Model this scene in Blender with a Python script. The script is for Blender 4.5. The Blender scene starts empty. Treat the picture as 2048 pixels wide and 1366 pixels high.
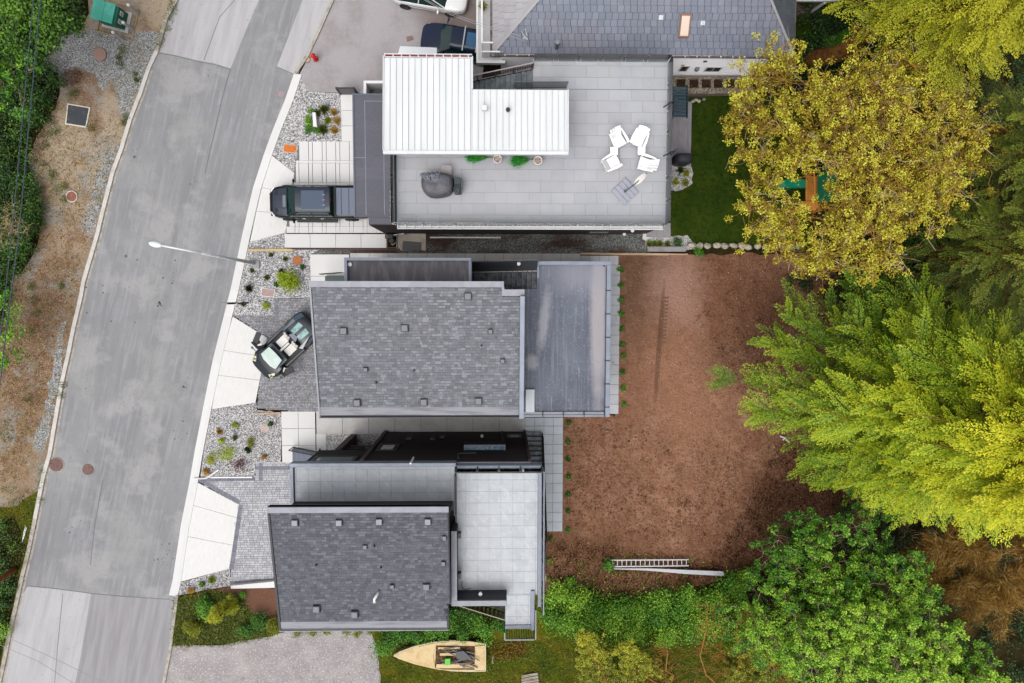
import bpy, math, random
import numpy as np
from mathutils import Vector, Matrix
random.seed(7); RNG = np.random.default_rng(11)
SC = bpy.context.scene; COL = SC.collection
PI = math.pi
# ---------------------------------------------------------------- camera, sky, sun, exposure
H = 43.0; F = 2048*24/36.0
ROT = Matrix.Rotation(-math.atan(93/F), 3, 'X') @ Matrix.Rotation(-math.atan(24/F), 3, 'Y')
cam_d = bpy.data.cameras.new('camera'); cam = bpy.data.objects.new('camera', cam_d); COL.objects.link(cam)
cam_d.lens = 24; cam_d.sensor_width = 36; cam_d.clip_start = 0.5; cam_d.clip_end = 900
cam.matrix_world = Matrix.Translation((0, 0, H)) @ ROT.to_4x4()
SC.camera = cam
SUN_EL = math.radians(66); SUN_AZ = math.radians(212)      # from the south south west
world = bpy.data.worlds.new('World'); SC.world = world; world.use_nodes = True
wn = world.node_tree.nodes; wl = world.node_tree.links
bg = wn['Background']
sky = wn.new('ShaderNodeTexSky'); sky.sky_type = 'NISHITA'; sky.sun_disc = False
sky.sun_elevation = SUN_EL; sky.sun_rotation = SUN_AZ; sky.dust_density = 4.0; sky.air_density = 1.0; sky.ozone_density = 0.5
hs = wn.new('ShaderNodeHueSaturation'); hs.inputs['Saturation'].default_value = 0.16; hs.inputs['Value'].default_value = 1.0
wl.new(sky.outputs[0], hs.inputs['Color'])
# broken white cloud over a pale sky
tc = wn.new('ShaderNodeTexCoord'); cn = wn.new('ShaderNodeTexNoise'); cn.inputs['Scale'].default_value = 2.2; cn.inputs['Detail'].default_value = 6
wl.new(tc.outputs['Generated'], cn.inputs['Vector'])
cm = wn.new('ShaderNodeMapRange'); cm.inputs[1].default_value = 0.35; cm.inputs[2].default_value = 0.65; cm.inputs[3].default_value = 0.8; cm.inputs[4].default_value = 1.25
wl.new(cn.outputs[0], cm.inputs[0])
mulc = wn.new('ShaderNodeVectorMath'); mulc.operation = 'SCALE'
wl.new(hs.outputs[0], mulc.inputs[0]); wl.new(cm.outputs[0], mulc.inputs['Scale'])
wl.new(mulc.outputs[0], bg.inputs['Color']); bg.inputs['Strength'].default_value = 0.15
sun_d = bpy.data.lights.new('sun', 'SUN'); sun = bpy.data.objects.new('sun', sun_d); COL.objects.link(sun)
sun_d.energy = 0.95; sun_d.angle = math.radians(58); sun_d.color = (1.0, 0.955, 0.88)
sd = Vector((math.sin(SUN_AZ)*math.cos(SUN_EL), math.cos(SUN_AZ)*math.cos(SUN_EL), math.sin(SUN_EL)))
sun.rotation_euler = sd.to_track_quat('Z', 'Y').to_euler(); sun.location = sd*60
SC.view_settings.view_transform = 'Standard'; SC.view_settings.look = 'None'
SC.view_settings.exposure = 0.97; SC.view_settings.gamma = 1; SC.view_settings.use_curve_mapping = False
# ---------------------------------------------------------------- helpers
def P(px, py, z=0.0):
    """photo pixel + real height -> world point"""
    d = ROT @ Vector(((px-1024)/F, -(py-683)/F, -1.0)); t = (z-H)/d.z
    return Vector((d.x*t, d.y*t, z))
def PW(pts, z=0.0): return [tuple(P(a, b, z)[:2]) for a, b in pts]
def lin(v):
    v /= 255.0; return v/12.92 if v <= 0.04045 else ((v+0.055)/1.055)**2.4
EXPO = 2.0
def C(r, g, b, k=1.0): return tuple(min(0.85, lin(x)/EXPO*k) for x in (r, g, b)) + (1.0,)
MATS = {}
def M(name, base, layers=(), rough=0.8, bump=None, metal=0.0, tone=0.0, spec=None, coat=0.0, ramp=None, transl=0.0, vor=None, rnd=0.0, emit=None):
    if name in MATS: return MATS[name]
    m = bpy.data.materials.new(name); m.use_nodes = True; nt = m.node_tree; N = nt.nodes; L = nt.links
    if spec is None: spec = .05 if rough >= .9 else (.15 if rough >= .75 else .3)
    b = N['Principled BSDF']; b.inputs['Roughness'].default_value = rough; b.inputs['Metallic'].default_value = metal
    b.inputs['Specular IOR Level'].default_value = spec; b.inputs['Coat Weight'].default_value = coat; b.inputs['Coat Roughness'].default_value = 0.05
    g = N.new('ShaderNodeNewGeometry'); pos = g.outputs['Position']
    def vmap(stretch=(1, 1), rot=0.0):
        if stretch == (1, 1) and not rot: return pos
        r = N.new('ShaderNodeMapping'); r.vector_type = 'TEXTURE'
        r.inputs['Rotation'].default_value = (0, 0, rot); r.inputs['Scale'].default_value = (stretch[0], stretch[1], 1); L.new(pos, r.inputs[0]); return r.outputs[0]
    def mix(fac, a, bcol, mode='MIX'):
        x = N.new('ShaderNodeMix'); x.data_type = 'RGBA'; x.blend_type = mode
        if isinstance(fac, (int, float)): x.inputs[0].default_value = fac
        else: L.new(fac, x.inputs[0])
        for sock, val in ((x.inputs[6], a), (x.inputs[7], bcol)):
            if isinstance(val, tuple): sock.default_value = val
            else: L.new(val, sock)
        return x.outputs[2]
    def mr(src, lo, hi, a=0.0, c=1.0):
        x = N.new('ShaderNodeMapRange'); x.inputs[1].default_value = lo; x.inputs[2].default_value = hi
        x.inputs[3].default_value = a; x.inputs[4].default_value = c; L.new(src, x.inputs[0]); return x.outputs[0]
    col = base
    if ramp:
        at = N.new('ShaderNodeAttribute'); at.attribute_name = 'tone'
        cr = N.new('ShaderNodeValToRGB'); e = cr.color_ramp.elements
        while len(e) < len(ramp): e.new(0.5)
        for i, (p_, c_) in enumerate(ramp): e[i].position = p_; e[i].color = c_
        L.new(at.outputs['Fac'], cr.inputs[0]); col = cr.outputs[0]
    if vor:
        v = N.new('ShaderNodeTexVoronoi'); v.inputs['Scale'].default_value = vor[0]; L.new(pos, v.inputs['Vector'])
        sx = N.new('ShaderNodeSeparateColor'); L.new(v.outputs['Color'], sx.inputs[0])
        cr = N.new('ShaderNodeValToRGB'); e = cr.color_ramp.elements
        while len(e) < len(vor[1]): e.new(0.5)
        for i, (p_, c_) in enumerate(vor[1]): e[i].position = p_; e[i].color = c_
        L.new(sx.outputs[0], cr.inputs[0]); col = cr.outputs[0]
    for ly in layers:
        if 'blob' in ly:
            cx, cy, rx, ry = ly['blob']
            s = N.new('ShaderNodeMapping'); s.vector_type = 'TEXTURE'; s.inputs['Location'].default_value = (cx, cy, 0); s.inputs['Scale'].default_value = (rx, ry, 50)
            s.inputs['Rotation'].default_value = (0, 0, ly.get('rot', 0))
            L.new(pos, s.inputs[0])
            ln = N.new('ShaderNodeVectorMath'); ln.operation = 'LENGTH'; L.new(s.outputs[0], ln.inputs[0])
            nz = N.new('ShaderNodeTexNoise'); nz.inputs['Scale'].default_value = ly.get('scale', 1.2); nz.inputs['Detail'].default_value = 6; L.new(pos, nz.inputs['Vector'])
            ad = N.new('ShaderNodeMath'); ad.operation = 'MULTIPLY_ADD'; ad.inputs[1].default_value = ly.get('dist', 1.0); L.new(nz.outputs[0], ad.inputs[0]); L.new(ln.outputs['Value'], ad.inputs[2])
            f = mr(ad.outputs[0], 1.0+ly.get('dist', 1.0)*0.5+ly.get('soft', .25), 1.0+ly.get('dist', 1.0)*0.5-ly.get('soft', .25), 0, ly.get('amt', 1.0))
        else:
            nz = N.new('ShaderNodeTexNoise'); nz.inputs['Scale'].default_value = ly['scale']; nz.inputs['Detail'].default_value = ly.get('detail', 5); nz.inputs['Roughness'].default_value = ly.get('nr', .6)
            L.new(vmap(ly.get('stretch', (1, 1)), ly.get('rot', 0)), nz.inputs['Vector'])
            f = mr(nz.outputs[0], ly.get('lo', .4), ly.get('hi', .6), 0, ly.get('amt', 1.0))
        col = mix(f, col, ly['col'])
    if tone or rnd:
        hv = N.new('ShaderNodeHueSaturation')
        if isinstance(col, tuple): hv.inputs['Color'].default_value = col
        else: L.new(col, hv.inputs['Color'])
        if tone:
            at = N.new('ShaderNodeAttribute'); at.attribute_name = 'tone'; src = at.outputs['Fac']; amt = tone
        else:
            oi = N.new('ShaderNodeObjectInfo'); src = oi.outputs['Random']; amt = rnd
        L.new(mr(src, 0, 1, 1-amt, 1+amt), hv.inputs['Value']); col = hv.outputs[0]
    if isinstance(col, tuple): b.inputs['Base Color'].default_value = col
    else: L.new(col, b.inputs['Base Color'])
    if bump:
        nz = N.new('ShaderNodeTexNoise'); nz.inputs['Scale'].default_value = bump[0]; nz.inputs['Detail'].default_value = 6; L.new(pos, nz.inputs['Vector'])
        bp = N.new('ShaderNodeBump'); bp.inputs['Strength'].default_value = bump[1]; bp.inputs['Distance'].default_value = bump[2] if len(bump) > 2 else 0.03
        L.new(nz.outputs[0], bp.inputs['Height']); L.new(bp.outputs[0], b.inputs['Normal'])
    if transl:
        tr = N.new('ShaderNodeBsdfTranslucent'); mx = N.new('ShaderNodeMixShader'); mx.inputs[0].default_value = transl
        if isinstance(col, tuple): tr.inputs[0].default_value = col
        else: L.new(col, tr.inputs[0])
        L.new(b.outputs[0], mx.inputs[1]); L.new(tr.outputs[0], mx.inputs[2]); L.new(mx.outputs[0], N['Material Output'].inputs['Surface'])
    if emit: b.inputs['Emission Color'].default_value = emit; b.inputs['Emission Strength'].default_value = 1.0
    MATS[name] = m; return m
def glass_mat(name, tint, alpha=0.8):
    m = bpy.data.materials.new(name); m.use_nodes = True; N = m.node_tree.nodes; L = m.node_tree.links
    N.remove(N['Principled BSDF']); t = N.new('ShaderNodeBsdfTransparent'); t.inputs[0].default_value = tint
    g = N.new('ShaderNodeBsdfGlossy'); g.inputs['Roughness'].default_value = 0.03
    lw = N.new('ShaderNodeFresnel'); lw.inputs[0].default_value = 1.5
    mr = N.new('ShaderNodeMapRange'); mr.inputs[3].default_value = 1-alpha; mr.inputs[4].default_value = 1.0; L.new(lw.outputs[0], mr.inputs[0])
    x = N.new('ShaderNodeMixShader'); L.new(mr.outputs[0], x.inputs[0]); L.new(t.outputs[0], x.inputs[1]); L.new(g.outputs[0], x.inputs[2])
    L.new(x.outputs[0], N['Material Output'].inputs['Surface']); MATS[name] = m; return m

class MB:
    def __init__(s): s.v = []; s.f = []; s.t = []
    def add(s, vs, fs, tone=0.5):
        o = len(s.v); s.v += [tuple(q) for q in vs]; s.f += [tuple(i+o for i in q) for q in fs]; s.t += [tone]*len(fs); return s
    def box(s, x0, y0, z0, x1, y1, z1, tone=0.5, rz=0.0):
        cx, cy = (x0+x1)/2, (y0+y1)/2; c, n = math.cos(rz), math.sin(rz)
        vs = []
        for z in (z0, z1):
            for x, y in ((x0, y0), (x1, y0), (x1, y1), (x0, y1)):
                dx, dy = x-cx, y-cy; vs.append((cx+dx*c-dy*n, cy+dx*n+dy*c, z))
        return s.add(vs, [(0, 3, 2, 1), (4, 5, 6, 7), (0, 1, 5, 4), (1, 2, 6, 5), (2, 3, 7, 6), (3, 0, 4, 7)], tone)
    def prism(s, poly, z0, z1, tone=0.5, bottom=True):
        a = sum(poly[i][0]*poly[(i+1) % len(poly)][1]-poly[(i+1) % len(poly)][0]*poly[i][1] for i in range(len(poly)))
        if a < 0: poly = poly[::-1]
        n = len(poly); f1 = z1 if callable(z1) else (lambda x, y: z1); f0 = z0 if callable(z0) else (lambda x, y: z0)
        vs = [(x, y, f0(x, y)) for x, y in poly]+[(x, y, f1(x, y)) for x, y in poly]
        fs = [tuple(range(n, 2*n))]+[(i, (i+1) % n, n+(i+1) % n, n+i) for i in range(n)]
        if bottom: fs.append(tuple(range(n-1, -1, -1)))
        return s.add(vs, fs, tone)
    def sheet(s, poly, z, tone=0.5):
        a = sum(poly[i][0]*poly[(i+1) % len(poly)][1]-poly[(i+1) % len(poly)][0]*poly[i][1] for i in range(len(poly)))
        if a < 0: poly = poly[::-1]
        f = z if callable(z) else (lambda x, y: z)
        return s.add([(x, y, f(x, y)) for x, y in poly], [tuple(range(len(poly)))], tone)
    def beam(s, a, b, w, h, tone=0.5):
        a, b = Vector(a), Vector(b); d = (b-a)
        if d.length < 1e-6: return s
        d.normalize(); up = Vector((0, 0, 1)) if abs(d.z) < 0.95 else Vector((0, 1, 0))
        sd_ = d.cross(up).normalized(); u = sd_.cross(d).normalized(); vs = []
        for q in (a, b):
            for i, j in ((-1, -1), (1, -1), (1, 1), (-1, 1)): vs.append(q+sd_*(i*w/2)+u*(j*h/2))
        return s.add(vs, [(0, 1, 2, 3), (7, 6, 5, 4), (0, 4, 5, 1), (1, 5, 6, 2), (2, 6, 7, 3), (3, 7, 4, 0)], tone)
    def tube(s, pts, r, n=6, tone=0.5, cap=True):
        pts = [Vector(q) for q in pts]; k = len(pts); rr = r if isinstance(r, (list, tuple)) else [r]*k
        vs = []; fs = []
        for i, q in enumerate(pts):
            d = (pts[min(i+1, k-1)]-pts[max(i-1, 0)]).normalized(); up = Vector((0, 0, 1)) if abs(d.z) < 0.9 else Vector((1, 0, 0))
            a = d.cross(up).normalized(); b = a.cross(d)
            for j in range(n):
                t = 2*PI*j/n; vs.append(q+a*(math.cos(t)*rr[i])+b*(math.sin(t)*rr[i]))
        for i in range(k-1):
            for j in range(n): fs.append((i*n+j, i*n+(j+1) % n, (i+1)*n+(j+1) % n, (i+1)*n+j))
        if cap: fs += [tuple(range(n-1, -1, -1)), tuple(range((k-1)*n, k*n))]
        return s.add(vs, fs, tone)
    def cyl(s, c, r, z0, z1, n=20, r1=None, tone=0.5):
        r1 = r if r1 is None else r1
        vs = [(c[0]+math.cos(2*PI*j/n)*q, c[1]+math.sin(2*PI*j/n)*q, z) for q, z in ((r, z0), (r1, z1)) for j in range(n)]
        return s.add(vs, [tuple(range(n-1, -1, -1)), tuple(range(n, 2*n))]+[(j, (j+1) % n, n+(j+1) % n, n+j) for j in range(n)], tone)
    def loft(s, secs, closed=True, cap=True, tone=0.5):
        n = len(secs[0]); vs = [q for sec in secs for q in sec]; fs = []
        m = n if closed else n-1
        for i in range(len(secs)-1):
            for j in range(m): fs.append((i*n+j, i*n+(j+1) % n, (i+1)*n+(j+1) % n, (i+1)*n+j))
        if cap: fs += [tuple(range(n-1, -1, -1)), tuple(range((len(secs)-1)*n, len(secs)*n))]
        return s.add(vs, fs, tone)
    def blob(s, c, rx, ry, rz_, nu=10, nv=6, jit=0.1, tone=0.5, rot=0.0, half=False):
        vs = []; fs = []; cr, sr = math.cos(rot), math.sin(rot)
        for i in range(nv+1):
            ph = (PI*0.5*i/nv) if half else PI*i/nv
            for j in range(nu):
                t = 2*PI*j/nu; k = 1+random.uniform(-jit, jit) if 0 < i < nv or half else 1
                x = math.sin(ph)*math.cos(t)*rx*k; y = math.sin(ph)*math.sin(t)*ry*k
                vs.append((c[0]+x*cr-y*sr, c[1]+x*sr+y*cr, c[2]+math.cos(ph)*rz_*k))
        for i in range(nv):
            for j in range(nu): fs.append((i*nu+j, (i+1)*nu+j, (i+1)*nu+(j+1) % nu, i*nu+(j+1) % nu))
        return s.add(vs, fs, tone)
    def mesh(s, name, mat, off=(0, 0, 0), smooth=False):
        me = bpy.data.meshes.new(name); ox, oy, oz = off
        me.from_pydata([(a-ox, b-oy, c-oz) for a, b, c in s.v], [], s.f)
        at = me.attributes.new('tone', 'FLOAT', 'FACE'); at.data.foreach_set('value', [float(t) for t in s.t])
        if smooth: me.polygons.foreach_set('use_smooth', [True]*len(s.f))
        if mat: me.materials.append(mat)
        me.update(); return me
ROOTS = {}
def tag(o, label=None, cat=None, group=None, kind=None):
    if label: o['label'] = label
    if cat: o['category'] = cat
    if group: o['group'] = group
    if kind: o['kind'] = kind
    return o
def thing(name, label, cat, loc, group=None, rz=0.0, local=False):
    o = bpy.data.objects.new(name, None); COL.objects.link(o); o.location = loc; o.rotation_euler = (0, 0, rz); o.empty_display_size = 0.3
    tag(o, label, cat, group); ROOTS[o.name] = Vector((0, 0, 0)) if local else Vector(loc); return o
def part(name, mb, mat, parent, label=None, kind=None, smooth=False, bev=0.0, sub=0):
    off = ROOTS[parent.name]; o = bpy.data.objects.new(name, mb.mesh(name, mat, off, smooth)); COL.objects.link(o)
    o.parent = parent; ROOTS[o.name] = off; tag(o, label, None, None, kind)
    if bev: 
        b = o.modifiers.new('bevel', 'BEVEL'); b.width = bev; b.segments = 2; b.limit_method = 'ANGLE'
    if sub:
        b = o.modifiers.new('sub', 'SUBSURF'); b.levels = sub; b.render_levels = sub
    return o
def single(name, label, cat, mb, mat, group=None, smooth=False, bev=0.0, kind=None):
    xs = [v[0] for v in mb.v]; ys = [v[1] for v in mb.v]; zs = [v[2] for v in mb.v]
    off = Vector(((min(xs)+max(xs))/2, (min(ys)+max(ys))/2, min(zs)))
    o = bpy.data.objects.new(name, mb.mesh(name, mat, off, smooth)); COL.objects.link(o); o.location = off; ROOTS[o.name] = off
    if bev:
        b = o.modifiers.new('bevel', 'BEVEL'); b.width = bev; b.segments = 2; b.limit_method = 'ANGLE'
    return tag(o, label, cat, group, kind)
def struct(name, mb, mat, label=None, smooth=False):
    o = bpy.data.objects.new(name, mb.mesh(name, mat, (0, 0, 0), smooth)); COL.objects.link(o); ROOTS[o.name] = Vector((0, 0, 0)); o['kind'] = 'structure'
    if label: o['label'] = label
    return o
MESHC = {}
def piece(name, key, maker, mat, parent, loc, rot=(0, 0, 0)):
    """one separate piece; alike pieces share their mesh"""
    k = (name, mat.name)+tuple(key)
    if k not in MESHC: MESHC[k] = maker().mesh(name, mat)
    o = bpy.data.objects.new(name, MESHC[k]); COL.objects.link(o); o.parent = parent
    off = ROOTS[parent.name]; o.location = (loc[0]-off[0], loc[1]-off[1], loc[2]-off[2]); o.rotation_euler = rot; return o
def rough_poly(pts, amp=0.12, step=0.5):
    out = []
    for i in range(len(pts)):
        a = Vector(pts[i]); b = Vector(pts[(i+1) % len(pts)]); n = max(1, int((b-a).length/step))
        for k in range(n):
            q = a.lerp(b, k/n); out.append((q.x+random.uniform(-amp, amp), q.y+random.uniform(-amp, amp)))
    return out
def inpoly(x, y, poly):
    c = False; n = len(poly)
    for i in range(n):
        x0, y0 = poly[i]; x1, y1 = poly[(i+1) % n]
        if (y0 > y) != (y1 > y) and x < (x1-x0)*(y-y0)/(y1-y0)+x0: c = not c
    return c
def sample(poly, n):
    xs = [q[0] for q in poly]; ys = [q[1] for q in poly]; out = []; g = 0
    while len(out) < n and g < n*60:
        g += 1; x = random.uniform(min(xs), max(xs)); y = random.uniform(min(ys), max(ys))
        if inpoly(x, y, poly): out.append((x, y))
    return out
def np_mesh(name, V, Fq, tone, mat, off):
    """V (n,3), quads (m,4)"""
    me = bpy.data.meshes.new(name); V = V-np.array(off, dtype=float)
    me.vertices.add(len(V)); me.vertices.foreach_set('co', V.astype(np.float32).ravel())
    m = len(Fq); me.loops.add(m*4); me.loops.foreach_set('vertex_index', Fq.astype(np.int32).ravel())
    me.polygons.add(m); me.polygons.foreach_set('loop_start', np.arange(0, m*4, 4, dtype=np.int32))
    me.update(calc_edges=True)
    at = me.attributes.new('tone', 'FLOAT', 'FACE'); at.data.foreach_set('value', np.asarray(tone, dtype=np.float32))
    me.materials.append(mat); me.validate(); return me
def leaf_quads(Pn, D, S, ln, wd, fold=0.25):
    """rhombic leaves: base, side, tip, side"""
    n = len(Pn); ln = np.broadcast_to(ln, n)[:, None]; wd = np.broadcast_to(wd, n)[:, None]
    D = D/np.linalg.norm(D, axis=1, keepdims=True); S = S-D*np.sum(S*D, axis=1, keepdims=True); S = S/np.maximum(1e-6, np.linalg.norm(S, axis=1, keepdims=True))
    Nn = np.cross(D, S); Vv = np.empty((n, 4, 3))
    Vv[:, 0] = Pn; Vv[:, 1] = Pn+D*ln*.45+S*wd*.5+Nn*wd*fold; Vv[:, 2] = Pn+D*ln; Vv[:, 3] = Pn+D*ln*.45-S*wd*.5+Nn*wd*fold
    return Vv.reshape(-1, 3), np.arange(n*4).reshape(-1, 4)
def rand_dirs(n, up=0.0):
    v = RNG.normal(size=(n, 3)); v[:, 2] += up; return v/np.linalg.norm(v, axis=1, keepdims=True)
class Leaves:
    def __init__(s): s.V = []; s.T = []
    def add(s, Pn, D, S, ln, wd, tone):
        V, _ = leaf_quads(Pn, D, S, ln, wd); s.V.append(V); s.T.append(np.broadcast_to(tone, len(Pn)).astype(float))
    def clump(s, c, rx, ry, rz_, n, size, tone, tj=0.15, flat=0.6, up=0.9):
        u = rand_dirs(n)*(RNG.random((n, 1))**0.45); Pn = np.array(c)+u*np.array([rx, ry, rz_])
        D = rand_dirs(n)+u*0.8; D[:, 2] *= flat; S = np.cross(D, rand_dirs(n, up*2)); sz = size*(0.7+0.6*RNG.random(n))
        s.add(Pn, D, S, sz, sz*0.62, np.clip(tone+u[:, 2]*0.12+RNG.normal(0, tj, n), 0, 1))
    def mesh(s, name, mat, off=(0, 0, 0)):
        V = np.concatenate(s.V); T = np.concatenate(s.T); return np_mesh(name, V, np.arange(len(V)).reshape(-1, 4), T, mat, off)
def leaf_part(name, lv, mat, parent, kind=None, label=None):
    off = ROOTS[parent.name]; o = bpy.data.objects.new(name, lv.mesh(name, mat, off)); COL.objects.link(o); o.parent = parent; ROOTS[o.name] = off; tag(o, label, None, None, kind); return o
def leaf_top(name, lv, mat, label=None, cat=None, group=None, kind=None, off=(0, 0, 0)):
    o = bpy.data.objects.new(name, lv.mesh(name, mat, off)); COL.objects.link(o); o.location = off; return tag(o, label, cat, group, kind)
ORD = ['first', 'second', 'third', 'fourth', 'fifth', 'sixth', 'seventh', 'eighth', 'ninth', 'tenth', 'eleventh', 'twelfth', 'thirteenth', 'fourteenth', 'fifteenth', 'sixteenth', 'seventeenth', 'eighteenth', 'nineteenth', 'twentieth']
# ================================================================ GROUND
GR = [(0, C(90, 88, 90)), (.25, C(150, 148, 150)), (.6, C(205, 203, 204)), (1, C(250, 248, 246))]
m_soil = M('forest_soil', C(52, 44, 22), [dict(scale=.5, col=C(34, 36, 16), lo=.42, hi=.6), dict(scale=6, col=C(80, 62, 34), lo=.5, hi=.7, amt=.6)], bump=(8, .8, .1), rough=.95)
m_verge = M('dry_verge_soil', C(180, 162, 140), [dict(blob=(P(70, 700)[0], P(70, 700)[1], 3.4, 8.5), rot=-.18, col=C(134, 102, 80), amt=.8, soft=.5, dist=1.2), dict(blob=(P(150, 160)[0], P(150, 160)[1], 1.6, 1.5), col=C(126, 90, 70), amt=.8, soft=.4), dict(blob=(P(60, 900)[0], P(60, 900)[1], 2.5, 2.5), col=C(150, 122, 96), amt=.8, soft=.5),
    dict(scale=.7, col=C(124, 88, 66), lo=.5, hi=.66, amt=.7), dict(scale=.5, col=C(162, 158, 152), lo=.52, hi=.62, amt=.8), dict(scale=9, col=C(208, 190, 166), lo=.5, hi=.75, amt=.6),
    dict(scale=4, col=C(112, 96, 70), lo=.54, hi=.7, amt=.6), dict(scale=40, col=C(90, 76, 60), lo=.55, hi=.7, amt=.5), dict(scale=26, col=C(238, 226, 208), lo=.64, hi=.72, amt=.6)], bump=(22, .8, .06), rough=.95)
m_asph = M('asphalt', C(151, 151, 154), [
    dict(scale=.5, stretch=(.45, 6), rot=math.radians(-15), col=C(138, 138, 141), lo=.44, hi=.58, amt=.75), dict(scale=1.8, stretch=(.35, 7), rot=math.radians(-14), col=C(168, 168, 172), lo=.5, hi=.62, amt=.6),
    dict(scale=.22, col=C(166, 166, 166), lo=.5, hi=.62, amt=.7), dict(scale=3.2, stretch=(.16, 4), rot=math.radians(-14), col=C(133, 133, 136), lo=.54, hi=.66, amt=.45), dict(scale=.9, col=C(144, 143, 146), lo=.5, hi=.62, amt=.5), dict(scale=.33, col=C(176, 175, 175), lo=.52, hi=.6, amt=.6), dict(scale=5, col=C(136, 135, 138), lo=.58, hi=.68, amt=.5),
    dict(scale=42, col=C(112, 111, 114), lo=.5, hi=.72, amt=.55), dict(scale=70, col=C(200, 200, 202), lo=.6, hi=.72, amt=.5), dict(scale=2.6, col=C(104, 102, 106), lo=.70, hi=.74, amt=.8)], bump=(60, .25, .01), rough=.9)
m_asph_old = M('old_pale_asphalt', C(192, 191, 193), [dict(scale=1.0, stretch=(.4, 4), rot=math.radians(-15), col=C(178, 176, 180), lo=.4, hi=.65), dict(scale=30, col=C(160, 158, 160), lo=.5, hi=.7, amt=.5), dict(scale=3.5, col=C(158, 155, 158), lo=.62, hi=.72, amt=.7)], bump=(50, .3, .01), rough=.92)
m_asph_mid = M('mid_grey_asphalt', C(165, 163, 166), [dict(scale=1.0, stretch=(.35, 5), rot=math.radians(-12), col=C(150, 148, 152), lo=.4, hi=.62), dict(scale=35, col=C(140, 138, 142), lo=.5, hi=.7, amt=.5)], bump=(50, .3, .01), rough=.92)
m_drive_old = M('worn_exposed_concrete', C(160, 154, 155), [dict(scale=.8, col=C(182, 178, 176), lo=.45, hi=.65, amt=.8), dict(scale=14, col=C(138, 131, 132), lo=.45, hi=.65, amt=.5), dict(scale=9, col=C(214, 208, 204), lo=.55, hi=.62, amt=.75), dict(scale=16, col=C(232, 228, 224), lo=.6, hi=.66, amt=.7), dict(scale=2, col=C(146, 132, 130), lo=.55, hi=.7, amt=.7)], bump=(30, .5, .02), rough=.95)
m_drive_top = M('weathered_neighbour_asphalt', C(174, 170, 173), [dict(scale=.6, col=C(156, 149, 150), lo=.45, hi=.62, amt=.8), dict(scale=20, col=C(146, 141, 144), lo=.45, hi=.65, amt=.5), dict(scale=5, col=C(186, 176, 176), lo=.52, hi=.7, amt=.5),
    dict(blob=(P(925, 40)[0], P(925, 40)[1], 2.6, 1.6), col=C(128, 112, 104), amt=.7)], bump=(30, .4, .02), rough=.95)
m_conc = M('pale_concrete', C(228, 227, 226), [dict(scale=1.2, col=C(224, 223, 222), lo=.4, hi=.65, amt=.7), dict(scale=12, col=C(226, 225, 226), lo=.5, hi=.7, amt=.5)], bump=(25, .15, .01), rough=.85, rnd=.035)
m_conc_w = M('worn_shaded_concrete', C(212, 209, 207), [dict(scale=1.4, col=C(194, 190, 188), lo=.42, hi=.66, amt=.8), dict(scale=9, col=C(168, 160, 154), lo=.6, hi=.72, amt=.6), dict(scale=30, col=C(200, 196, 194), lo=.5, hi=.7, amt=.4)], bump=(25, .2, .01), rough=.88, rnd=.05)  # duller than the pale concrete: stains plus house shade put into the tone
m_kerb = M('kerb_concrete', C(214, 210, 206), [dict(scale=2, col=C(196, 190, 184), lo=.45, hi=.65, amt=.8), dict(scale=14, col=C(176, 170, 162), lo=.58, hi=.7, amt=.6)], bump=(20, .3, .02), rough=.9)
m_kerb_old = M('old_kerb_concrete', C(190, 182, 172), [dict(scale=2.5, col=C(158, 148, 138), lo=.45, hi=.62, amt=.8), dict(scale=10, col=C(120, 110, 98), lo=.58, hi=.68, amt=.7)], bump=(18, .5, .03), rough=.93)
m_gravel = M('pale_gravel', C(170, 168, 170), [dict(scale=1.0, col=C(190, 182, 180), lo=.5, hi=.7, amt=.3)], vor=(26, GR), bump=(30, .8, .05), rough=.9)
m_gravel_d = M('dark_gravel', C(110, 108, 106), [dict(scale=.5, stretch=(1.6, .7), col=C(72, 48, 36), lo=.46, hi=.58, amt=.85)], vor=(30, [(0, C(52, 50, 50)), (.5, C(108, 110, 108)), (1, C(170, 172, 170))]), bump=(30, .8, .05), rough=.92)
m_gravel_b = M('bluish_verge_gravel', C(150, 154, 158), [dict(scale=.6, col=C(150, 134, 118), lo=.5, hi=.66, amt=.6)], vor=(22, [(0, C(98, 98, 98)), (.5, C(150, 151, 152)), (1, C(205, 205, 203))]), bump=(26, .8, .05), rough=.92)
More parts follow.
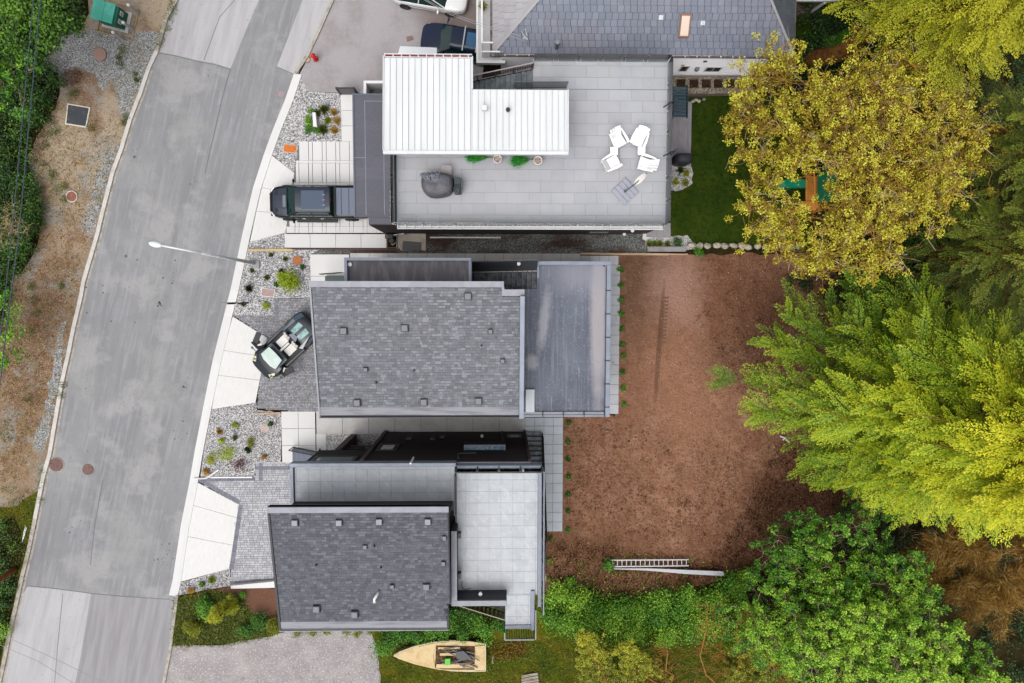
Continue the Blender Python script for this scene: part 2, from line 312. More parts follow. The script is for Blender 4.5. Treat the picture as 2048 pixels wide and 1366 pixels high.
m_dirt = M('bare_reddish_soil', C(156, 115, 90), [
    dict(scale=.16, col=C(130, 92, 70), lo=.42, hi=.6, amt=.7), dict(scale=1.1, stretch=(1, 1.6), rot=.6, col=C(178, 138, 114), lo=.46, hi=.66, amt=.6), dict(scale=2.2, col=C(112, 74, 54), lo=.5, hi=.64, amt=.6), dict(scale=5, col=C(90, 58, 42), lo=.53, hi=.64, amt=.7),
    dict(scale=16, col=C(112, 76, 62), lo=.5, hi=.66, amt=.5), dict(scale=48, col=C(186, 150, 130), lo=.6, hi=.72, amt=.5),
    dict(blob=(P(1450, 590)[0], P(1450, 590)[1], 4.2, 3.6), col=C(92, 60, 42), amt=.6, soft=.6), dict(blob=(P(1290, 570)[0], P(1290, 570)[1], 1.7, 3.4), col=C(96, 76, 62), amt=.6, soft=.5),
    dict(blob=(P(1352, 572)[0], P(1352, 572)[1], 1.5, 2.2), col=C(176, 142, 128), amt=.65, soft=.6, scale=2.2), dict(blob=(P(1366, 612)[0], P(1366, 612)[1], 2.0, .7), rot=-.9, col=C(168, 134, 120), amt=.6, soft=.5, scale=2.2), dict(blob=(P(1600, 1010)[0], P(1600, 1010)[1], 3.2, 4.4), col=C(112, 76, 52), amt=.35, dist=2.0, soft=.7, scale=2), dict(blob=(P(1480, 1140)[0], P(1480, 1140)[1], 6.5, 1.4), col=C(104, 68, 46), amt=.5, soft=.5, scale=2),
    dict(blob=(P(1180, 1110)[0], P(1180, 1110)[1], 3.4, 1.5), col=C(108, 78, 54), amt=.6, soft=.5, scale=2), dict(blob=(P(1318, 700)[0], P(1318, 700)[1], .16, 3.6), rot=-.06, col=C(58, 36, 28), amt=.95, dist=.3, soft=.35, scale=3),
    dict(blob=(P(1350, 750)[0], P(1350, 750)[1], 3.0, 5.0), rot=0.1, col=C(170, 126, 102), amt=.45, soft=.7, scale=1.4)], bump=(7, .9, .12), rough=.97)
m_lawn = M('dark_lawn', C(56, 78, 14), [dict(scale=.9, col=C(74, 90, 20), lo=.45, hi=.6, amt=.8), dict(scale=3.5, col=C(36, 56, 8), lo=.5, hi=.62, amt=.7), dict(scale=20, col=C(26, 42, 8), lo=.45, hi=.65, amt=.7), dict(scale=60, col=C(78, 96, 30), lo=.56, hi=.7, amt=.5)], bump=(40, .9, .05), rough=.95)
m_grass = M('rough_grass', C(98, 106, 22), [dict(scale=.7, col=C(128, 112, 30), lo=.46, hi=.62, amt=.85), dict(scale=.5, col=C(62, 84, 18), lo=.5, hi=.64, amt=.8), dict(scale=14, col=C(56, 66, 14), lo=.48, hi=.66, amt=.6), dict(scale=50, col=C(150, 142, 50), lo=.56, hi=.7, amt=.5)], bump=(30, 1, .08), rough=.95)
m_bark = M('bark_mulch', C(128, 92, 76), [dict(scale=14, col=C(82, 54, 42), lo=.48, hi=.66, amt=.8), dict(scale=40, col=C(178, 146, 126), lo=.58, hi=.7, amt=.7)], bump=(30, 1, .05), rough=.95)
m_paver = M('grey_pavers', C(158, 158, 163), [dict(scale=.7, col=C(164, 162, 166), lo=.45, hi=.65, amt=.5)], tone=.3, rough=.85)
m_paver_b = M('dark_border_pavers', C(128, 129, 140), [], tone=.14, rough=.85)
m_joint = M('paver_joint_sand', C(128, 126, 128), [], rough=.95)

m_jointd = M('dark_joint_sand', C(92, 90, 94), rough=.95)
def sheet(name, pts, z, mat, rough=0.0, step=.5, label=None):
    w = PW(pts, 0.0)
    if rough: w = rough_poly(w, rough, step)
    m = MB(); m.sheet(w, z); return struct(name, m, mat, label)
g = MB(); g.sheet([(-400, -400), (400, -400), (400, 400), (-400, 400)], -0.08); struct('ground', g, m_soil, 'dark forest soil under the trees')
# street
KL = [(352, 0), (333, 34), (313, 103), (297, 137), (280, 188), (260, 239), (243, 297), (226, 342), (205, 424), (195, 467), (185, 501), (167, 563), (161, 597), (147, 655), (137, 706), (123, 768), (113, 826), (99, 909), (87, 950), (70, 1036), (56, 1104), (44, 1152), (31, 1213), (20, 1258), (7, 1326), (-2, 1366)]
KR = [(663, 0), (639, 55), (612, 113), (588, 147), (570, 200), (547, 256), (528, 308), (506, 376), (485, 467), (461, 580), (448, 631), (425, 723), (407, 812), (390, 899), (379, 964), (362, 1049), (345, 1162), (338, 1190)]
KR2 = [(352, 1190), (343, 1258), (338, 1299), (325, 1366)]
def ext(pl, top=True, d=260):
    (x0, y0), (x1, y1) = (pl[0], pl[1]) if top else (pl[-1], pl[-2]); k = d/max(1, abs(y1-y0)); return (x0-(x1-x0)*k, y0-(y1-y0)*k)
roadpoly = [ext(KL)]+KL+[ext(KL, False)]+[ext(KR2, False)]+KR2[::-1]+KR[::-1]+[ext(KR)]
r = MB(); r.sheet(PW(roadpoly), 0.0); struct('road', r, m_asph, 'grey asphalt street with tyre streaks')
r = MB(); r.sheet(PW([ext(KL), (352, 0), (333, 34), (313, 103), (352, 110), (395, 121), (430, 127), (461, 137), (490, 65), (518, 0), (575, -140), (620, -260)]), .004); struct('road_patch', r, m_asph_old, 'pale worn asphalt at the top of the street')
r = MB(); r.sheet(PW([(605, 0), (580, 66), (554, 133), (586, 147), (595, 150), (612, 113), (639, 55), (663, 0), (760, -240), (700, -240)]), .004); struct('road_patch', r, m_asph_old, 'pale asphalt strip beside the neighbour driveway')
r = MB(); r.sheet(PW([(55, 1173), (100, 1177), (182, 1187), (172, 1250), (160, 1320), (150, 1366), (110, 1560), (-120, 1560), (-4, 1366), (18, 1260), (31, 1213)]), .004); struct('road_patch', r, m_asph_old, 'pale asphalt lane at the bottom of the street')
r = MB(); r.sheet(PW([(182, 1187.5), (250, 1194), (338, 1198), (352, 1191), (343, 1258), (338, 1299), (325, 1366), (290, 1560), (111, 1560), (151, 1366), (161, 1320), (173, 1250)]), .006); struct('road_patch', r, m_asph_mid, 'mid grey asphalt lane at the bottom of the street')
m_seam = M('tar_seam', C(112, 110, 114), rough=.7)
s = MB()
for a in ([(317, 106), (352, 112), (395, 123), (430, 129), (461, 139)], [(462, 137), (452, 170), (440, 215), (425, 285), (410, 345)], [(470, 0), (440, 34), (408, 120)], [(554, 134), (588, 148)], [(55, 1172), (100, 1176), (182, 1187), (250, 1193), (340, 1199)], [(205, 960), (190, 1050), (180, 1130)], [(126, 1187), (117, 1280), (110, 1366)]):
    pts = [P(x+random.uniform(-1, 1), y, .008) for x, y in a]
    for q, w in zip(pts, pts[1:]): s.beam(q, w, .035, .004)
struct('tar_seams', s, m_seam)
s = MB()
for cx, cy, n, sp in ((270, 305, 8, 6), (320, 610, 10, 4), (372, 770, 9, 8), (320, 1110, 16, 22), (255, 600, 6, 30), (345, 545, 7, 14), (200, 620, 4, 30), (360, 865, 9, 9), (150, 1060, 5, 14), (440, 130, 3, 20), (390, 370, 3, 12)):
    for i in range(n):
        p = P(cx+random.gauss(0, sp)*.6, cy+random.gauss(0, sp)); rr = random.uniform(.02, .07); s.cyl(p, rr, .006, .0095, 7)
p = P(252, 512); s.cyl(p, .1, .006, .0095, 8)
struct('oil_spots', s, M('oil_stain', C(96, 95, 99), rough=.6))
# kerbs
def offset_px(pl, d): # shift right edge polyline outward in px (horizontal)
    return [(x+d, y) for x, y in pl]
def kerb(name, inner, outer, z, mat, label, seglen=3):
    t = thing(name, label, 'kerb', P(*inner[len(inner)//2]), 'kerbs along the street')
    for i in range(0, len(inner)-1, 1):
        k = MB(); poly = PW([inner[i], inner[i+1], outer[i+1], outer[i]]); k.prism(poly, -.05, z); part('kerb_stone', k, mat, t, bev=.012)
    return t
def lerp_pl(a, b, t): return [(x0+(x1-x0)*t, y0+(y1-y0)*t) for (x0, y0), (x1, y1) in zip(a, b)]
KLx = [ext(KL)]+KL+[ext(KL, False)]
KLi = [(x+5.5, y+1) for x, y in KLx]; KLo = [(x-2, y-1) for x, y in KLx]
kerb('kerb', KLi[3:21], KLo[3:21], .12, m_kerb, 'long pale concrete kerb on the left side of the street')
kerb('kerb', KLi[:4], KLo[:4], .12, m_kerb_old, 'old crumbling kerb beside the green transformer')
kerb('kerb', KLi[20:], KLo[20:], .10, m_kerb_old, 'broken old kerb at the bottom left of the street')
s = MB()
gl = [(x+10, y+1.5) for x, y in KL[3:]]; s.sheet(PW([(x+5, y+1) for x, y in KL[3:]]+gl[::-1]), .005); struct('gutter', s, m_kerb_old, 'narrow concrete gutter strip along the left kerb')
wR = [14, 13, 13, 12, 13, 14, 15, 15, 16, 17, 17, 17, 18, 18, 16, 15, 14, 14]
gut = KR[3:]; gi = []
for i, (x, y) in enumerate(gut): gi.append((x+10, y+1.5))
go = [(x+16+.1*i, y+2.5) for i, (x, y) in enumerate(gut)]
t = thing('gutter', 'pale concrete gutter band along the right side of the street', 'gutter', P(461, 580))
for i in range(len(gut)-1):
    a, b, c2, d2 = gut[i], gut[i+1], gi[i+1], gi[i]
    k = MB(); k.prism(PW([a, b, c2, d2]), -.05, .012); part('gutter_slab', k, m_conc, t)
kerb('kerb', gi, go, .055, m_conc, 'smooth pale kerb in front of the three modern houses')
kerb('kerb', [ext(KR)]+KR[:4], [(x+5, y+2) for x, y in [ext(KR)]+KR[:4]], .1, m_kerb_old, 'old kerb beside the red fire hydrant')
kerb('kerb', KR2+[ext(KR2, False)], [(x+6, y+1) for x, y in KR2+[ext(KR2, False)]], .1, m_kerb_old, 'old kerb beside the conifer shrub garden')
# verge left of the street
vl = [(-500, -300)]+[(x-1, y) for x, y in KLx]+[(-500, 1600)]
sheet('verge', vl, -.03, m_verge, label='dry sandy verge left of the street')
sheet('gravel_patch', [(85, 100), (110, 72), (190, 62), (255, 75), (310, 60), (322, 85), (300, 125), (285, 160), (268, 200), (262, 232), (250, 240), (235, 200), (225, 160), (205, 185), (190, 150), (150, 140), (120, 145), (95, 125)], -.02, m_gravel_b, .18, .35, 'blue grey gravel around the transformer')
sheet('gravel_patch', [(238, 285), (232, 300), (205, 395), (190, 455), (172, 465), (182, 400), (205, 320)], -.02, m_gravel_b, .2, .4, 'gravel strip along the left kerb')
sheet('gravel_patch', [(135, 640), (128, 700), (112, 790), (100, 860), (86, 905), (70, 890), (92, 790), (112, 700), (120, 640)], -.02, m_gravel_b, .2, .4, 'gravel strip along the lower left kerb')
sheet('grass_verge', [(-60, 1020), (30, 1010), (75, 985), (86, 960), (69, 1036), (54, 1104), (42, 1152), (30, 1213), (18, 1258), (0, 1340), (-80, 1560), (-300, 1560)], -.02, m_grass, .12, .5, 'weedy grass at the bottom left')
# neighbour asphalt, top
sheet('driveway', [(668, 0), (643, 57), (617, 115), (598, 150), (590, 178), (618, 184), (700, 186), (960, 190), (1010, -200), (760, -240)], -.006, m_drive_top, label='weathered grey asphalt yard of the neighbour')
# gravel beds
sheet('gravel_bed', [(598, 152), (620, 184), (682, 187), (682, 284), (598, 284), (588, 346), (544, 309), (563, 256), (586, 200)], .0, m_gravel, label='pale gravel bed in front of the top house')
sheet('gravel_bed', [(499, 484), (572, 465), (572, 497), (640, 499), (622, 508), (622, 598), (549, 597), (549, 632), (466, 630), (477, 582), (488, 530)], .0, m_gravel, label='pale gravel bed around the street lamp')
sheet('gravel_bed', [(424, 815), (512, 803), (514, 820), (563, 826), (562, 925), (510, 925), (509, 960), (400, 960), (408, 900)], .0, m_gravel, label='pale gravel bed with the red shrub')
sheet('gravel_bed', [(359, 1166), (459, 1137), (461, 1172), (420, 1178), (357, 1191)], .0, m_gravel, label='small pale gravel wedge beside the lowest apron')
sheet('gravel_bed', [(652, 866), (768, 866), (768, 905), (652, 900)], .0, m_gravel, label='gravel pocket beside the brown planter wall')
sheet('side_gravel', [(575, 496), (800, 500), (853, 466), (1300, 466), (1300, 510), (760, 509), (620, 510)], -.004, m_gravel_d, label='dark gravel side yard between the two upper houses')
sheet('gravel_bed', [(1290, 472), (1376, 472), (1392, 488), (1392, 500), (1290, 498)], .004, m_gravel, .05, .3, label='gravel edging with yellow plants')
sheet('lawn', [(1338, 190), (1620, 190), (1620, 490), (1376, 490), (1340, 474)], .0, m_lawn, label='dark green lawn behind the top house')
sheet('lawn', [(1580, -200), (1900, -200), (1900, 130), (1580, 130)], -.004, m_lawn, label='shaded lawn behind the slate roofed house')
sheet('gravel_bed', [(1338, 325), (1380, 325), (1386, 345), (1384, 366), (1370, 378), (1350, 383), (1338, 380)], .008, m_gravel, .05, .3, label='rounded pebble bed beside the lawn')
# back yard
sheet('bare_soil', [(1228, 508), (1600, 508), (1700, 560), (1760, 760), (1760, 960), (1740, 1060), (1560, 1130), (1300, 1200), (1085, 1200), (1085, 1060), (1120, 1060), (1120, 830), (1228, 830)], -.02, m_dirt, .1, .6, 'bare reddish brown back yard')
sheet('grass', [(740, 1255), (1090, 1180), (1300, 1180), (1500, 1200), (1560, 1420), (740, 1420)], -.03, m_grass, .12, .5, 'patchy yellow green grass at the bottom')
# bottom garden
sheet('grass', [(352, 1196), (420, 1178), (480, 1180), (560, 1180), (560, 1270), (500, 1285), (345, 1292)], -.006, m_grass, .08, .4, 'rough grass around the golden conifer')
sheet('mulch_bed', [(395, 1186), (461, 1173), (550, 1176), (556, 1235), (520, 1240), (492, 1215), (484, 1192), (440, 1186)], .0, m_bark, .08, .3, 'bark mulch bed beside the shingled roof')
sheet('parking_pad', [(344, 1292), (400, 1291), (450, 1289), (500, 1280), (540, 1272), (580, 1262), (740, 1258), (755, 1300), (762, 1366), (762, 1560), (300, 1560), (330, 1366)], .0, m_drive_old, .04, .4, 'worn speckled concrete parking pad')
# aprons
def slab(parent, name, pts, z, mat, bev=.01):
    k = MB(); k.prism(PW(pts), -.05, z); return part(name, k, mat, parent, bev=bev)
m_apron = M('white_broom_concrete', C(233, 232, 231), [dict(scale=6, stretch=(.12, 3), rot=math.radians(-12), col=C(216, 214, 212), lo=.45, hi=.6, amt=.8), dict(scale=1, col=C(232, 231, 230), lo=.45, hi=.65, amt=.6)], bump=(25, .15, .01), rough=.85)
t = thing('driveway_apron', 'white concrete apron in front of the black pickup', 'apron', P(545, 400))
slab(t, 'slab', [(544, 311), (589, 346), (583, 384), (524, 375)], .03, m_apron); slab(t, 'slab', [(523.8, 375.4), (583, 384.4), (577, 427.3), (513, 422.3)], .03, m_apron); slab(t, 'slab', [(512.9, 422.7), (577, 427.7), (571, 465), (500, 484)], .03, m_apron)
t = thing('driveway_apron', 'white concrete apron in front of the black sports car', 'apron', P(480, 720))
slab(t, 'slab', [(466, 633), (535, 676), (528, 713), (445, 700)], .03, m_apron); slab(t, 'slab', [(444.9, 700.4), (528, 713.4), (520, 760), (435, 750)], .03, m_apron); slab(t, 'slab', [(434.9, 750.4), (519.9, 760.4), (511, 805), (424, 818)], .03, m_apron)
t = thing('driveway_apron', 'lowest white concrete apron beside the pale block paving', 'apron', P(410, 1070))
slab(t, 'slab', [(396, 965), (478, 1009), (474, 1035), (386, 1010)], .03, m_apron); slab(t, 'slab', [(385.9, 1010.4), (474, 1035.4), (466, 1090), (374, 1072)], .03, m_apron); slab(t, 'slab', [(373.9, 1072.4), (466, 1090.4), (458.5, 1137), (359, 1164)], .03, m_apron)
# top house driveway of large slabs with narrow bands
t = thing('slab_driveway', 'pale slab driveway under the black pickup', 'driveway', P(660, 380))
xs = [571, 580, 598]
x = 598
cols = []
x = 579.0
pat = [(8.2, 1), (19, 0)]
edges = [563.0]
while edges[-1] < 790: edges += [edges[-1]+8.2, edges[-1]+27.2]
rows = [283, 321, 326.5, 365, 370.5, 410, 415.5, 453, 466]
def clipx(y):  # left edge of slab field
    return 598-(y-283)*.147 if y < 347 else 588.5-(y-347)*.147
for j in range(len(rows)-1):
    for i in range(len(edges)-1):
        x0, x1 = edges[i], edges[i+1]; lx = max(clipx(rows[j]), clipx(rows[j+1]))
        if x1 < lx+3: continue
        x0 = max(x0, lx)
        a = P(x0, rows[j]); b = P(x1, rows[j+1]); w, h = abs(b.x-a.x)-.012, abs(a.y-b.y)-.012
        key = (round(w, 2), round(h, 2)); piece('slab', key, lambda: MB().box(-key[0]/2, -key[1]/2, -.03, key[0]/2, key[1]/2, .02), m_conc, t, ((a.x+b.x)/2, (a.y+b.y)/2, 0.01+random.uniform(0, .004)))
s = MB(); s.sheet(PW([(598, 283), (790, 283), (790, 466), (571, 466), (588, 347)]), -.002); struct('slab_bedding', s, m_joint)
def slab_row(name, label, cat, x0, x1, y0, y1, w, mat, z=.03, gap=.5, ny=1, loc=None):
    t = thing(name, label, cat, P((x0+x1)/2, (y0+y1)/2)); a0 = P(x0, y0, z); b0 = P(x1, y1, z); n = max(1, round((x1-x0)/w))
    W = (b0.x-a0.x)/n; Hh = (a0.y-b0.y)/ny
    for i in range(n):
        for j in range(ny):
            piece('slab', (round(W, 3), round(Hh, 3)), lambda: MB().box(-W/2+.012, -Hh/2+.012, -.06, W/2-.012, Hh/2-.012, 0), mat, t, (a0.x+W*(i+.5), a0.y-Hh*(j+.5), z+random.uniform(-.004, .004)))
    k = MB(); k.box(a0.x, b0.y, -.04, b0.x, a0.y, z-.03); part('slab_bed', k, m_joint, t)
    return t
slab_row('slab_path', 'white slab path below the pickup driveway', 'path', 569, 773, 467.5, 496, 51, m_conc, .05)
slab_row('slab_path', 'white slab path beside the dark garage roof', 'path', 681, 709, 189, 283, 28, m_conc, .05, ny=3)
slab_row('slab_path', 'white slabs beside the round brown lid of the middle house', 'path', 620, 700, 508.5, 596, 58, m_conc, .03, ny=2)
slab_row('slab_path', 'narrow slab path along the north side of the middle house', 'path', 700, 1160, 506, 540, 38, m_conc_w, .03)
m_tile_g = M('grey_patio_tile', C(188, 190, 196), [dict(scale=2, col=C(176, 178, 184), lo=.45, hi=.65, amt=.6)], bump=(25, .1, .01), rnd=.06, rough=.7)
slab_row('patio_path', 'grey tiles at the north east corner of the middle house', 'path', 1160, 1237, 511, 530, 19.5, m_tile_g, .03)
slab_row('patio_path', 'grey tile path along the east side of the middle house', 'path', 1212, 1237, 530, 828, 19.5, m_tile_g, .03, ny=15)
m_tile_b = M('blue_grey_patio_tile', C(198, 205, 213), [dict(scale=2, col=C(186, 193, 201), lo=.45, hi=.65, amt=.6)], bump=(25, .1, .01), rnd=.05, rough=.7)
slab_row('slab_path', 'long slab path between the middle and lowest houses, stains and house shade in its colour', 'path', 632, 1050, 822, 868, 52, m_conc_w, .03)
slab_row('slab_path', 'white slab plaza left of the long darkened path', 'path', 562, 632, 823, 925, 46, m_conc, .032, ny=3)
slab_row('slab_path', 'white slabs below the plaza beside the entrance stairs', 'path', 632, 653, 868, 925, 21, m_conc, .032, ny=1)
slab_row('patio_path', 'blue grey tiles below the dark deck', 'path', 1050, 1126, 835, 869, 19, m_tile_b, .03, ny=2)
slab_row('patio_path', 'blue grey tile path beside the long black stairs', 'path', 1086, 1125, 869, 1063, 19.5, m_tile_b, .031, ny=10)
# concrete pad with lid, top house side yard
t = single('concrete_pad', 'tan concrete pad beside the dark side wall of the top house', 'concrete pad', MB().prism(PW([(793, 466), (852, 466), (852, 501), (803, 501), (793, 497)]), -.04, .06), M('tan_concrete', C(205, 194, 180), [dict(scale=2, col=C(188, 176, 160), lo=.45, hi=.65)], rough=.9), bev=.01)
single('utility_cover', 'dark grey rectangular lid lying on the tan concrete pad', 'utility cover', MB().prism(PW([(806, 482), (843, 485), (841, 502), (805, 500)]), .062, .14), M('dark_lid', C(104, 103, 106), rough=.7), bev=.01)
m_wood_y = M('pale_timber', C(222, 200, 150), [dict(scale=3, stretch=(3, .3), col=C(200, 176, 130), lo=.45, hi=.6)], rough=.8)
m_wood_t = M('tan_timber', C(205, 176, 146), [dict(scale=3, stretch=(3, .3), col=C(176, 146, 118), lo=.45, hi=.6)], rough=.8)
single('timber_edging', 'pale yellow timber board on the gravel above the street lamp', 'timber board', MB().prism(PW([(497, 498), (582, 497.5), (590, 500), (582, 503), (497, 502.5)]), 0, .12), m_wood_y, bev=.01)
single('timber_edging', 'brown timber edging below the white slab path', 'timber board', MB().prism(PW([(582, 497), (800, 497), (800, 499.5), (582, 499.5)]), 0, .1), M('dark_timber', C(98, 84, 78), rough=.85))
single('timber_edging', 'long tan timber board along the north edge of the bare soil', 'timber board', MB().prism(PW([(1160, 505.5), (1337, 507), (1337, 511), (1160, 509.5)]), 0, .25), m_wood_t, bev=.01)
single('timber_edging', 'short tan timber board at the end of the long one', 'timber board', MB().prism(PW([(1338, 507.5), (1374, 507.5), (1374, 510), (1338, 510)]), 0, .22), m_wood_t, bev=.01)
single('concrete_bench_wall', 'low grey concrete block wall beside the yellow edging plants', 'low wall', MB().prism(PW([(1294, 493), (1372, 493), (1372, 503), (1296, 503)], .45), 0, .45), M('grey_block', C(160, 155, 158), [dict(scale=3, col=C(146, 138, 140), lo=.45, hi=.6)], rough=.9), bev=.015)
single('concrete_landing', 'grey ribbed concrete landing at the corner of the lawn', 'landing', MB().prism(PW([(1291, 446), (1341, 446), (1341, 475), (1291, 475)]), -.03, .05), M('grey_landing', C(164, 160, 164), [dict(scale=5, stretch=(.3, 3), col=C(150, 146, 150), lo=.45, hi=.6)], rough=.9), bev=.01)
single('concrete_kerb_wall', 'white angled concrete edge beside the grey landing', 'low wall', MB().prism(PW([(1287, 452), (1291.5, 452), (1292, 474), (1302, 475), (1290, 481), (1284, 478)]), -.03, .12), m_conc, bev=.01)
# ---- pavers (real blocks, too small to pick apart singly)
def pavers(name, label, poly_px, mat, w, h, loc, tj=.5, z=.03, skip=None):
    poly = PW(poly_px); xs = [p[0] for p in poly]; ys = [p[1] for p in poly]; m = MB(); y = min(ys); j = 0
    while y < max(ys):
        x = min(xs)-random.uniform(0, w)
        while x < max(xs):
            ww = random.choice([w, w, w*.5, w*.75]) if tj else w
            cx, cy = x+ww/2, y+h/2
            if inpoly(cx, cy, poly): m.box(x+.009, y+.009, z-.03, x+ww-.009, y+h-.009, z+random.uniform(-.003, .003), tone=random.random())
            x += ww
        y += h; j += 1
    t = thing(name, label, 'driveway', loc); part('paving_block', m, mat, t, kind='stuff'); b = MB(); b.sheet(poly, z-.012); part('bedding', b, m_jointd, t); return t
def border(parent, a, b, depth, mat, z=.036):
    """soldier course of blocks from px a to px b, laid to the left of a->b"""
    A, B = P(*a), P(*b); d = (B-A); L = d.length; d.normalize(); n = Vector((-d.y, d.x, 0)); m = MB(); k = int(L/.105)
    for i in range(k):
        o = A+d*(i*L/k); q = [o, o+d*(L/k-.012), o+d*(L/k-.012)+n*depth, o+n*depth]; m.prism([(v.x, v.y) for v in q], z-.03, z+random.uniform(-.002, .003), tone=random.random())
    part('border_course', m, mat, parent, kind='stuff')
m_paver2 = M('pale_block_paving', C(182, 182, 188), [dict(scale=.7, col=C(196, 195, 196), lo=.45, hi=.65, amt=.5)], tone=.2, rough=.85)
t = pavers('block_driveway', 'dark grey block paved driveway under the sports car', [(549, 597), (640, 596), (640, 826), (513, 817), (521, 756), (535, 676), (467, 631), (549, 631)], m_paver, .2, .1, P(580, 700))
border(t, (549, 597), (549, 631), .22, m_paver_b); border(t, (540, 636), (478, 636), .2, m_paver_b, .037) if False else None
t = pavers('block_driveway', 'pale grey block paved driveway of the lowest house', [(510, 925), (590, 925), (590, 1012), (560, 1015), (560, 1166), (461, 1172), (460, 1137), (478, 1010), (396, 962), (510, 961)], m_paver2, .3, .15, P(520, 1060))
border(t, (596, 932), (510, 932), .24, m_paver_b); border(t, (518, 926), (518, 962), .24, m_paver_b) ; border(t, (509, 961), (398, 964), -.24, m_paver_b, .037)
border(t, (398, 963), (479, 1009), .26, m_paver_b, .038); border(t, (478, 1009), (459, 1138), .26, m_paver_b, .039); border(t, (461, 1171), (556, 1165), .3, m_paver_b, .037)
single('low_wall', 'white low concrete wall below the pale block driveway', 'low wall', MB().prism(PW([(462, 1171), (550, 1162), (550, 1175), (462, 1177)], .3), -.03, .35), m_conc, bev=.015)
# pebbles on the pale beds (real stones)
m_peb = M('pebbles', C(180, 178, 180), ramp=[(0, C(96, 94, 98)), (.35, C(160, 158, 162)), (.7, C(218, 216, 218)), (1, C(250, 248, 246))], rough=.8)
def pebbles(name, regions, mat, size, z0=.0, kindname='gravel'):
    V = []; T = []
    octa = np.array([(1, 0, 0), (0, 1, 0), (-1, 0, 0), (0, -1, 0), (0, 0, 1)], float)
    pts = []
    for poly, n in regions: pts += sample(PW(poly), n)
    n = len(pts); s = RNG.uniform(.6, 1.5, (n, 3))*size; s[:, 2] *= .8; a = RNG.uniform(0, 6.28, n)
    vs = octa[None]*s[:, None, :]; c, q = np.cos(a)[:, None], np.sin(a)[:, None]
    x = vs[:, :, 0]*c-vs[:, :, 1]*q; y = vs[:, :, 0]*q+vs[:, :, 1]*c; vs[:, :, 0] = x+np.array([p[0] for p in pts])[:, None]; vs[:, :, 1] = y+np.array([p[1] for p in pts])[:, None]; vs[:, :, 2] += z0
    fq = np.array([(0, 1, 4, 4), (1, 2, 4, 4), (2, 3, 4, 4), (3, 0, 4, 4)])
    me = bpy.data.meshes.new(kindname); faces = (np.array([(0, 1, 4), (1, 2, 4), (2, 3, 4), (3, 0, 4)])[None]+5*np.arange(n)[:, None, None]).reshape(-1, 3)
    me.from_pydata(vs.reshape(-1, 3).tolist(), [], faces.tolist()); at = me.attributes.new('tone', 'FLOAT', 'FACE'); at.data.foreach_set('value', np.repeat(RNG.random(n), 4).astype(np.float32)); me.materials.append(mat)
    o = bpy.data.objects.new(kindname, me); COL.objects.link(o); return tag(o, name, 'gravel', None, 'stuff')
pebbles('grey and white pebbles covering the front garden beds', [([(598, 155), (618, 186), (680, 189), (680, 283), (598, 283), (589, 343), (548, 309), (563, 256)], 3600), ([(501, 486), (570, 468), (572, 497), (620, 503), (620, 595), (548, 595), (548, 629), (470, 629), (480, 582), (490, 530)], 4600),
    ([(427, 816), (510, 806), (514, 822), (561, 828), (561, 922), (508, 923), (507, 958), (403, 958), (410, 900)], 5200), ([(362, 1166), (457, 1140), (459, 1170), (362, 1188)], 1200)], m_peb, .042)
m_peb2 = M('verge_stones', C(170, 168, 170), ramp=[(0, C(110, 104, 98)), (.6, C(170, 166, 160)), (1, C(240, 236, 228))], rough=.85)
pebbles('loose small stones scattered over the verge and the bare soil', [([(100, 70), (320, 60), (255, 260), (190, 460), (150, 620), (110, 800), (60, 1000), (10, 1000), (60, 700), (110, 500), (80, 280)], 3000), ([(1130, 840), (1240, 830), (1260, 520), (1560, 540), (1520, 760), (1640, 1000), (1450, 1110), (1130, 1140)], 900), ([(860, 470), (1290, 470), (1290, 502), (860, 502)], 2200)], m_peb2, .02, -.02)

m_clod = M('soil_clods', C(140, 100, 80), ramp=[(0, C(84, 54, 40)), (.6, C(150, 108, 86)), (1, C(196, 156, 130))], rough=.97)
pebbles('small clods of earth covering the bare soil', [([(1240, 515), (1580, 515), (1680, 580), (1740, 900), (1700, 1050), (1500, 1130), (1110, 1180), (1100, 1070), (1130, 1060), (1130, 840), (1235, 830)], 15000)], m_clod, .035, -.03)
k = MB()
for i in range(13):
    y0 = 592+i*7.4; a = P(1326-i*.5, y0, -.015); k.box(a.x, a.y-.16, -.02, a.x+.36, a.y-.05, .0, random.random())
tg = struct('track_print', k, M('pressed_soil', C(120, 92, 74), rough=.97), 'ladder like excavator track print pressed in the soil')
# ================================================================ BUILDINGS
m_black = M('black_siding', C(52, 48, 48), [dict(scale=2, stretch=(4, .4), col=C(64, 58, 56), lo=.4, hi=.6)], rough=.7)
m_brown = M('brown_siding', C(78, 62, 62), [dict(scale=2, stretch=(4, .4), col=C(90, 74, 72), lo=.4, hi=.6)], rough=.75)
m_flash = M('grey_blue_flashing', C(142, 150, 166), [dict(scale=1.2, col=C(128, 136, 152), lo=.4, hi=.65)], rough=.45, metal=.1)
m_flash_l = M('light_flashing', C(152, 154, 164), [dict(scale=2, col=C(138, 140, 150), lo=.4, hi=.65)], rough=.5)
m_dark = M('dark_metal', C(46, 48, 54), rough=.5)
m_darkrail = M('black_railing', C(34, 38, 44), rough=.45)
m_white = M('white_paint', C(238, 238, 240), [dict(scale=2, col=C(228, 228, 230), lo=.4, hi=.65)], rough=.5)
m_shingle = M('asphalt_shingle', C(129, 131, 138), [dict(scale=40, col=C(114, 114, 118), lo=.45, hi=.65, amt=.4), dict(scale=.35, col=C(132, 128, 136), lo=.5, hi=.7, amt=.4)], tone=.36, bump=(120, .3, .004), rough=.95)
